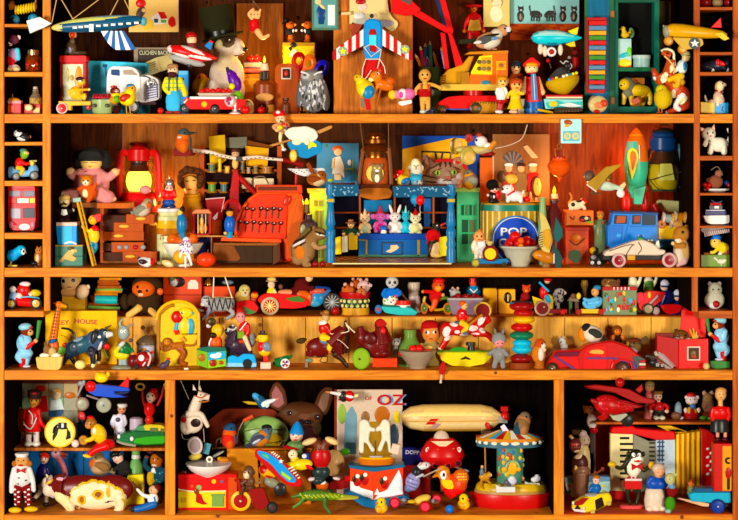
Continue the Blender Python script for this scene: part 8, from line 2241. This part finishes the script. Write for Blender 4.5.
p('panel');g('211',[(234,386),(276,366),(290,420),(240,446)],6,-45,2,rn=6);p('bumper');g('edd',[(98,430),(130,436),(180,444),(176,460),(110,452)],10,-47,rn=6);p('grille');g('211',[(110,438),(130,412),(150,440)],6,-50)
for x,y in((104,402),(168,434)):p('headlight');e('ddb',x,y,8,12,8,-46)
for x,y in((220,454),(316,404)):p('wheel');z('ba6',x,y,[(-20,14),(-46,14)])
p('cockpit');e('999',226,362,50,14,30,-8)
T('roadster_driver','little figure in a bright blue coat driving the yellow car','toy figure',14,snap=False)
p('body',1);e('dba',246,282,22,26,20);e('26a',240,330,36,32,26);limb('26a',[(220,322),(204,346)],11,9,-16,('dba',8));limb('dba',[(260,330),(280,340)],8,7);pt('211',240,282,4)
p('hair');e('a62',248,264,22,14,20)
T('accordion','large red piano accordion with cream keys and yellow bellows lying on its side','accordion',72)
F(555,375)
p('frame');g('c12',[(326,340),(342,312),(460,306),(480,320),(712,340),(712,388),(600,390),(470,356),(340,352)],80,-40,6,rn=10);p('frame');g('c12',[(326,690),(470,700),(500,736),(480,760),(330,740)],80,-40,4)
p('keyboard');g('eda',[(328,352),(462,354),(462,720),(328,696)],60,-30,2)
for i in range(8):p('black_key');b('111',384,372+i*35,462 if i%3 else 440,386+i*35,10,-34)
p('grille_panel');g('887',[(462,356),(560,400),(720,390),(720,680),(560,690),(462,720)],40,-20,2);p('register_panel');g('bcd',[(600,392),(716,388),(716,680),(600,680)],20,-26,2)
for i in range(7):p('black_key');b('222',560,404+i*26,594,414+i*26,8,-26);b('346',606,400+i*26,650,408+i*26,6,-30)
for i in range(6):p('register_stripe');c('57a',620+i%2*18,388,620+i%2*18,520,3,o=-31)
F(615,375)
for i in range(10):p('bellows_fold');x=360+i*15.5;g(('fc2','d81')[i%2],[(x,356-i*2),(x+15.5,352-i*2),(x+15.5,700),(x,716)],60 if i%2 else 80,-30 if i%2 else-46,2)
p('bellows_top');
for i in range(10):x=250+i*8;g(('fc3','c91')[i%2],[(x,310),(x+10,308),(x+110,344),(x+96,352)],10,-6)
p('end_plate');g('b11',[(515,342),(500,318),(550,330),(590,360),(590,720),(515,720)],70,-40,4,rn=8);g('811',[(580,370),(600,396),(600,720),(580,720)],60,-36)
for i in range(7):p('button');e('edd',548+(i%2)*20,440+i*25,12,8,8,-46,-20)
F(615,433)
T('red_crate','red and yellow upright box painted with a red figure, beside the accordion','box',10)
p('box');b('b11',584,56,690,340,90,rn=3);p('panel');b('d91',634,70,688,336,6,-49)
p('picture');e('a22',668,230,18,34,4,-52);ring('221',668,156,15,6,-52,a0=60,a1=300);b('221',660,260,678,330,4,-51);
T('wooden_matron','pale round-headed wooden doll in a red jersey and black skirt standing on the red box','doll',8,snap=False)
F(611.5,375)
p('body',1);e('da7',652,116,34,40,30);c('da7',650,150,652,190,15);e('c12',652,226,52,46,36);limb('c12',[(608,204),(600,240),(610,272)],17,14,-8,('da8',12));limb('c12',[(694,204),(700,240),(694,266)],17,14,-8,('da8',12));c('d98',634,320,634,372,11);c('d98',680,320,680,372,11);pt('211',640,110,4);pt('211',662,110,4);pt('b54',650,132,7,3)
p('skirt');l('222',648,[(262,46),(276,54),(338,58)],q=.7);p('collar');e('e99',650,204,24,6,20,-12);p('hair');e('c96',656,96,34,22,28,6)
for x in(634,680):p('shoe');e('411',x-4,384,20,12,20,-6)
F(615,375)
T('pink_grandmother','wooden old woman doll in a long dusky pink dress on the upper half shelf','doll',74)
p('body',1);e('a75',208,74,28,30,24);c('a55',208,110,206,260,26,34);e('cba',208,106,24,12,20);limb('a55',[(226,140),(236,180),(226,230)],10,9,-16);pt('432',200,72,4);pt('432',216,72,4)
p('bonnet');e('764',208,56,30,22,26)
T('grandfather_doll','old man doll in a tan cap, red coat and dark trousers beside the pink-dressed doll','doll',66)
figure(262,112,280,28,'dbak','b21','222','ddc',tw=34,aw=12,hat=('flat','864'),hx=-6)
T('grey_shell','small grey and brown pointed shell on the upper half shelf','shell',66)
p('shell',1);e('789',378,220,22,50,18);e('643',364,254,32,26,22,-8);e('bbb',396,268,16,10,12)
T('bear_in_red_hat','white china bear in a red hat and waistcoat hugging a blue ball','bear figurine',66)
p('body',1);e('dcc',458,164,38,32,28);e('a22',458,240,46,38,34);e('812',458,268,48,14,34);e('ecb',420,222,12,16,12,-14);e('ecb',498,222,12,16,12,-14);pt('211',446,158,4);pt('211',472,158,4);pt('ca4',438,206,9,30);pt('ca4',478,206,9,30)
for x in(426,492):p('ear');e('dcc',x,148,11,12,8)
p('hat');e('b12',454,134,28,16,22);p('ball');e('57b',460,196,17,17,12,-34)
T('brown_rat','brown toy mouse in dark trousers and green shoes between the bear and the red-jersey doll','toy mouse',66)
p('body',1);e('754h',556,190,38,44,30);e('864h',556,150,32,34,28);c('864h',540,160,526,166,16,7);limb('754h',[(540,190),(530,206)],10,8,-24);e('521m',560,246,36,26,28);pt('211',542,150,4)
for x in(534,578):p('ear');e('a87',x,120,13,15,7)
for x in(526,570):p('shoe');e('473',x,266,24,14,20,-8)
F(555,433)
T('dancing_monkey','black and white wooden monkey dancer with a red bow tie and shorts, before the accordion','toy monkey',34)
p('body',1);e('221',484,110,44,40,34);e('eed',490,130,36,26,24,-16);e('eed',470,180,44,56,32,-4);e('221',446,170,36,60,30,10);limb('221',[(440,130),(400,180),(366,176)],15,12,-10);limb('221',[(510,170),(530,196),(560,170)],14,12,-10);limb('221',[(436,300),(434,360),(452,396)],16,13);limb('221',[(496,300),(500,350),(486,396)],16,13);e('b12',464,270,52,40,36)
pt('b12',492,136,26,6);pt('fff',466,100,11,12);pt('fff',500,100,11,12);pt('111',470,102,4);pt('111',496,102,4)
p('ear');e('221',440,100,14,18,10);p('ear');e('221',528,100,12,16,10)
p('bow_tie');g('a12',[(452,150),(484,164),(520,148),(520,190),(484,174),(454,192)],12,-40);p('belt');b('dcc',414,240,514,254,8,-42);e('fdd',452,234,5,6,4,-44);e('fdd',474,232,5,6,4,-44)
p('shorts');b('b11',412,256,514,304,70,rn=10);p('base');l('d66',460,[(402,66),(410,78),(424,70)],q=.6)
p('bell');e('ca3',340,160,26,18,16,-10);p('bell');e('da3',574,166,20,24,16,-14)
T('blue_bodice_doll','headscarfed doll in a blue bodice and full cream skirt before the accordion','doll',24)
p('body',1);e('da8k',624,200,34,38,30);e('25a',616,270,60,44,40);limb('25a',[(576,240),(560,262),(566,290)],20,17,-10);limb('25a',[(660,240),(690,250),(700,270)],18,15,-10);pt('643',612,196,4);pt('643',636,196,4);pt('b54',626,218,8,3)
p('skirt');l('dcb',598,[(296,48),(310,58),(370,66),(400,62),(424,58)],q=.8)
for x in(560,600,640):p('skirt/hem');e('edc',x,412,22,16,18,-40)
p('headscarf');e('cba',620,182,40,34,30,8);e('cb9',650,220,12,40,16,6)
T('green_rabbit','pale green long-eared toy rabbit in a red coat and green trousers at the front','toy rabbit',10)
F(615,433)
p('body',1);e('bb8',330,282,32,36,28);c('bb8',340,270,372,252,14,7);e('721m',340,356,32,36,26);e('481m',330,430,32,44,26);e('9ba',316,474,20,12,18,-10);e('79b',340,326,22,14,20,-8);limb('721m',[(350,340),(366,352)],11,9,-10);pt('211',322,278,4)
p('ear');c('bb8',350,264,344,236,10,5)
T('blue_trailer','turquoise toy trailer on a dark blue wheel beside the red box','toy trailer',14)
p('tray');g('3ac',[(436,360),(470,346),(712,346),(712,408),(600,412),(450,400)],80,-40,4,rn=6);p('rim');g('257',[(452,330),(476,322),(712,322),(712,348),(470,348)],90,-44,3);p('shaft');g('eb9',[(370,388),(386,384),(560,416),(556,434),(520,432)],30,-30,rn=4);p('under');b('211',520,412,700,440,40)
wh(606,428,44,26,-44,'137','249',.7)
T('trailer_elf','tiny orange and green figure standing at the trailer drawbar','toy figure',12,snap=False)
p('body',1);e('b64',452,304,16,18,14);e('674',452,336,20,22,16);p('hat');c('a42',452,300,456,276,12,4)
flush()
# ---------------------------------------------------------------- room shell, light and camera
F(0,0,1)
T('wall_back',None,None,0,snap=False,kind='structure')
p('wall_back');g('ba8m',[(-400,-200),(1140,-200),(1140,545),(-400,545)],10,150,.1)
T('floor',None,None,0,snap=False,kind='structure')
g('653w',[(-400,545),(1140,545),(1140,549),(-400,549)],2300,-2150,.1)
flush()
def area(name,loc,aim,size,power,col):
 la=bpy.data.lights.new(name,'AREA');la.shape='RECTANGLE';la.size,la.size_y=size;la.energy=power;la.color=col
 o=bpy.data.objects.new(name,la);COL.objects.link(o);o.location=loc
 o.rotation_euler=(Vector(aim)-Vector(loc)).to_track_quat('-Z','Y').to_euler();o['kind']='structure'
def lamp(name,x,y,d,power,col,r=.01):
 la=bpy.data.lights.new(name,'POINT');la.energy=power;la.color=col;la.shadow_soft_size=r
 o=bpy.data.objects.new(name,la);COL.objects.link(o);s=(D+d)/D*PX
 o.location=((x-CX)*s,d*PX,ZC-(y-HY)*s);o['kind']='structure'
area('key_light',(-2.2,-3.7,.78),(-.1,0,.62),(.8,.8),182,(1,.94,.82))  # unseen key light added on the left to light the front
area('fill_light',(2.1,-3.9,.8),(0,0,.62),(.7,.7),112,(1,.86,.66))  # unseen fill added on the right to brighten the shelves
lamp('lantern_glow',139,168,112,2.2,(1,.5,.1))
lamp('lantern_glow',172,200,112,.7,(1,.5,.1))  # extra glow lamp added beside the lantern, where no flame burns
lamp('candle_and_added_glow',264.5,54,72,.8,(1,.5,.1))
lamp('candle_and_added_glow',554,184,80,.9,(1,.34,.06))
lamp('candle_and_added_glow',632,160,112,.5,(1,.2,.04))  # added lamp with no candle there; reddens the back boards
lamp('lamp_flame',308,202,60,.3,(1,.55,.1))
wd=bpy.data.worlds.new('room');SC.world=wd;wd.use_nodes=True
wd.node_tree.nodes['Background'].inputs[0].default_value=(1,.86,.7,1);wd.node_tree.nodes['Background'].inputs[1].default_value=.03
cam=bpy.data.cameras.new('camera');co_=bpy.data.objects.new('camera',cam);COL.objects.link(co_)
co_.location=(0,-D*PX,ZC);co_.rotation_euler=(math.pi/2,0,0)
cam.sensor_width=36;cam.lens=36*D/738;cam.shift_y=-(260-HY)/738;cam.clip_end=50
SC.camera=co_
SC.view_settings.view_transform='Standard';SC.view_settings.look='None';SC.view_settings.gamma=1;SC.view_settings.use_curve_mapping=False
SC.view_settings.exposure=0
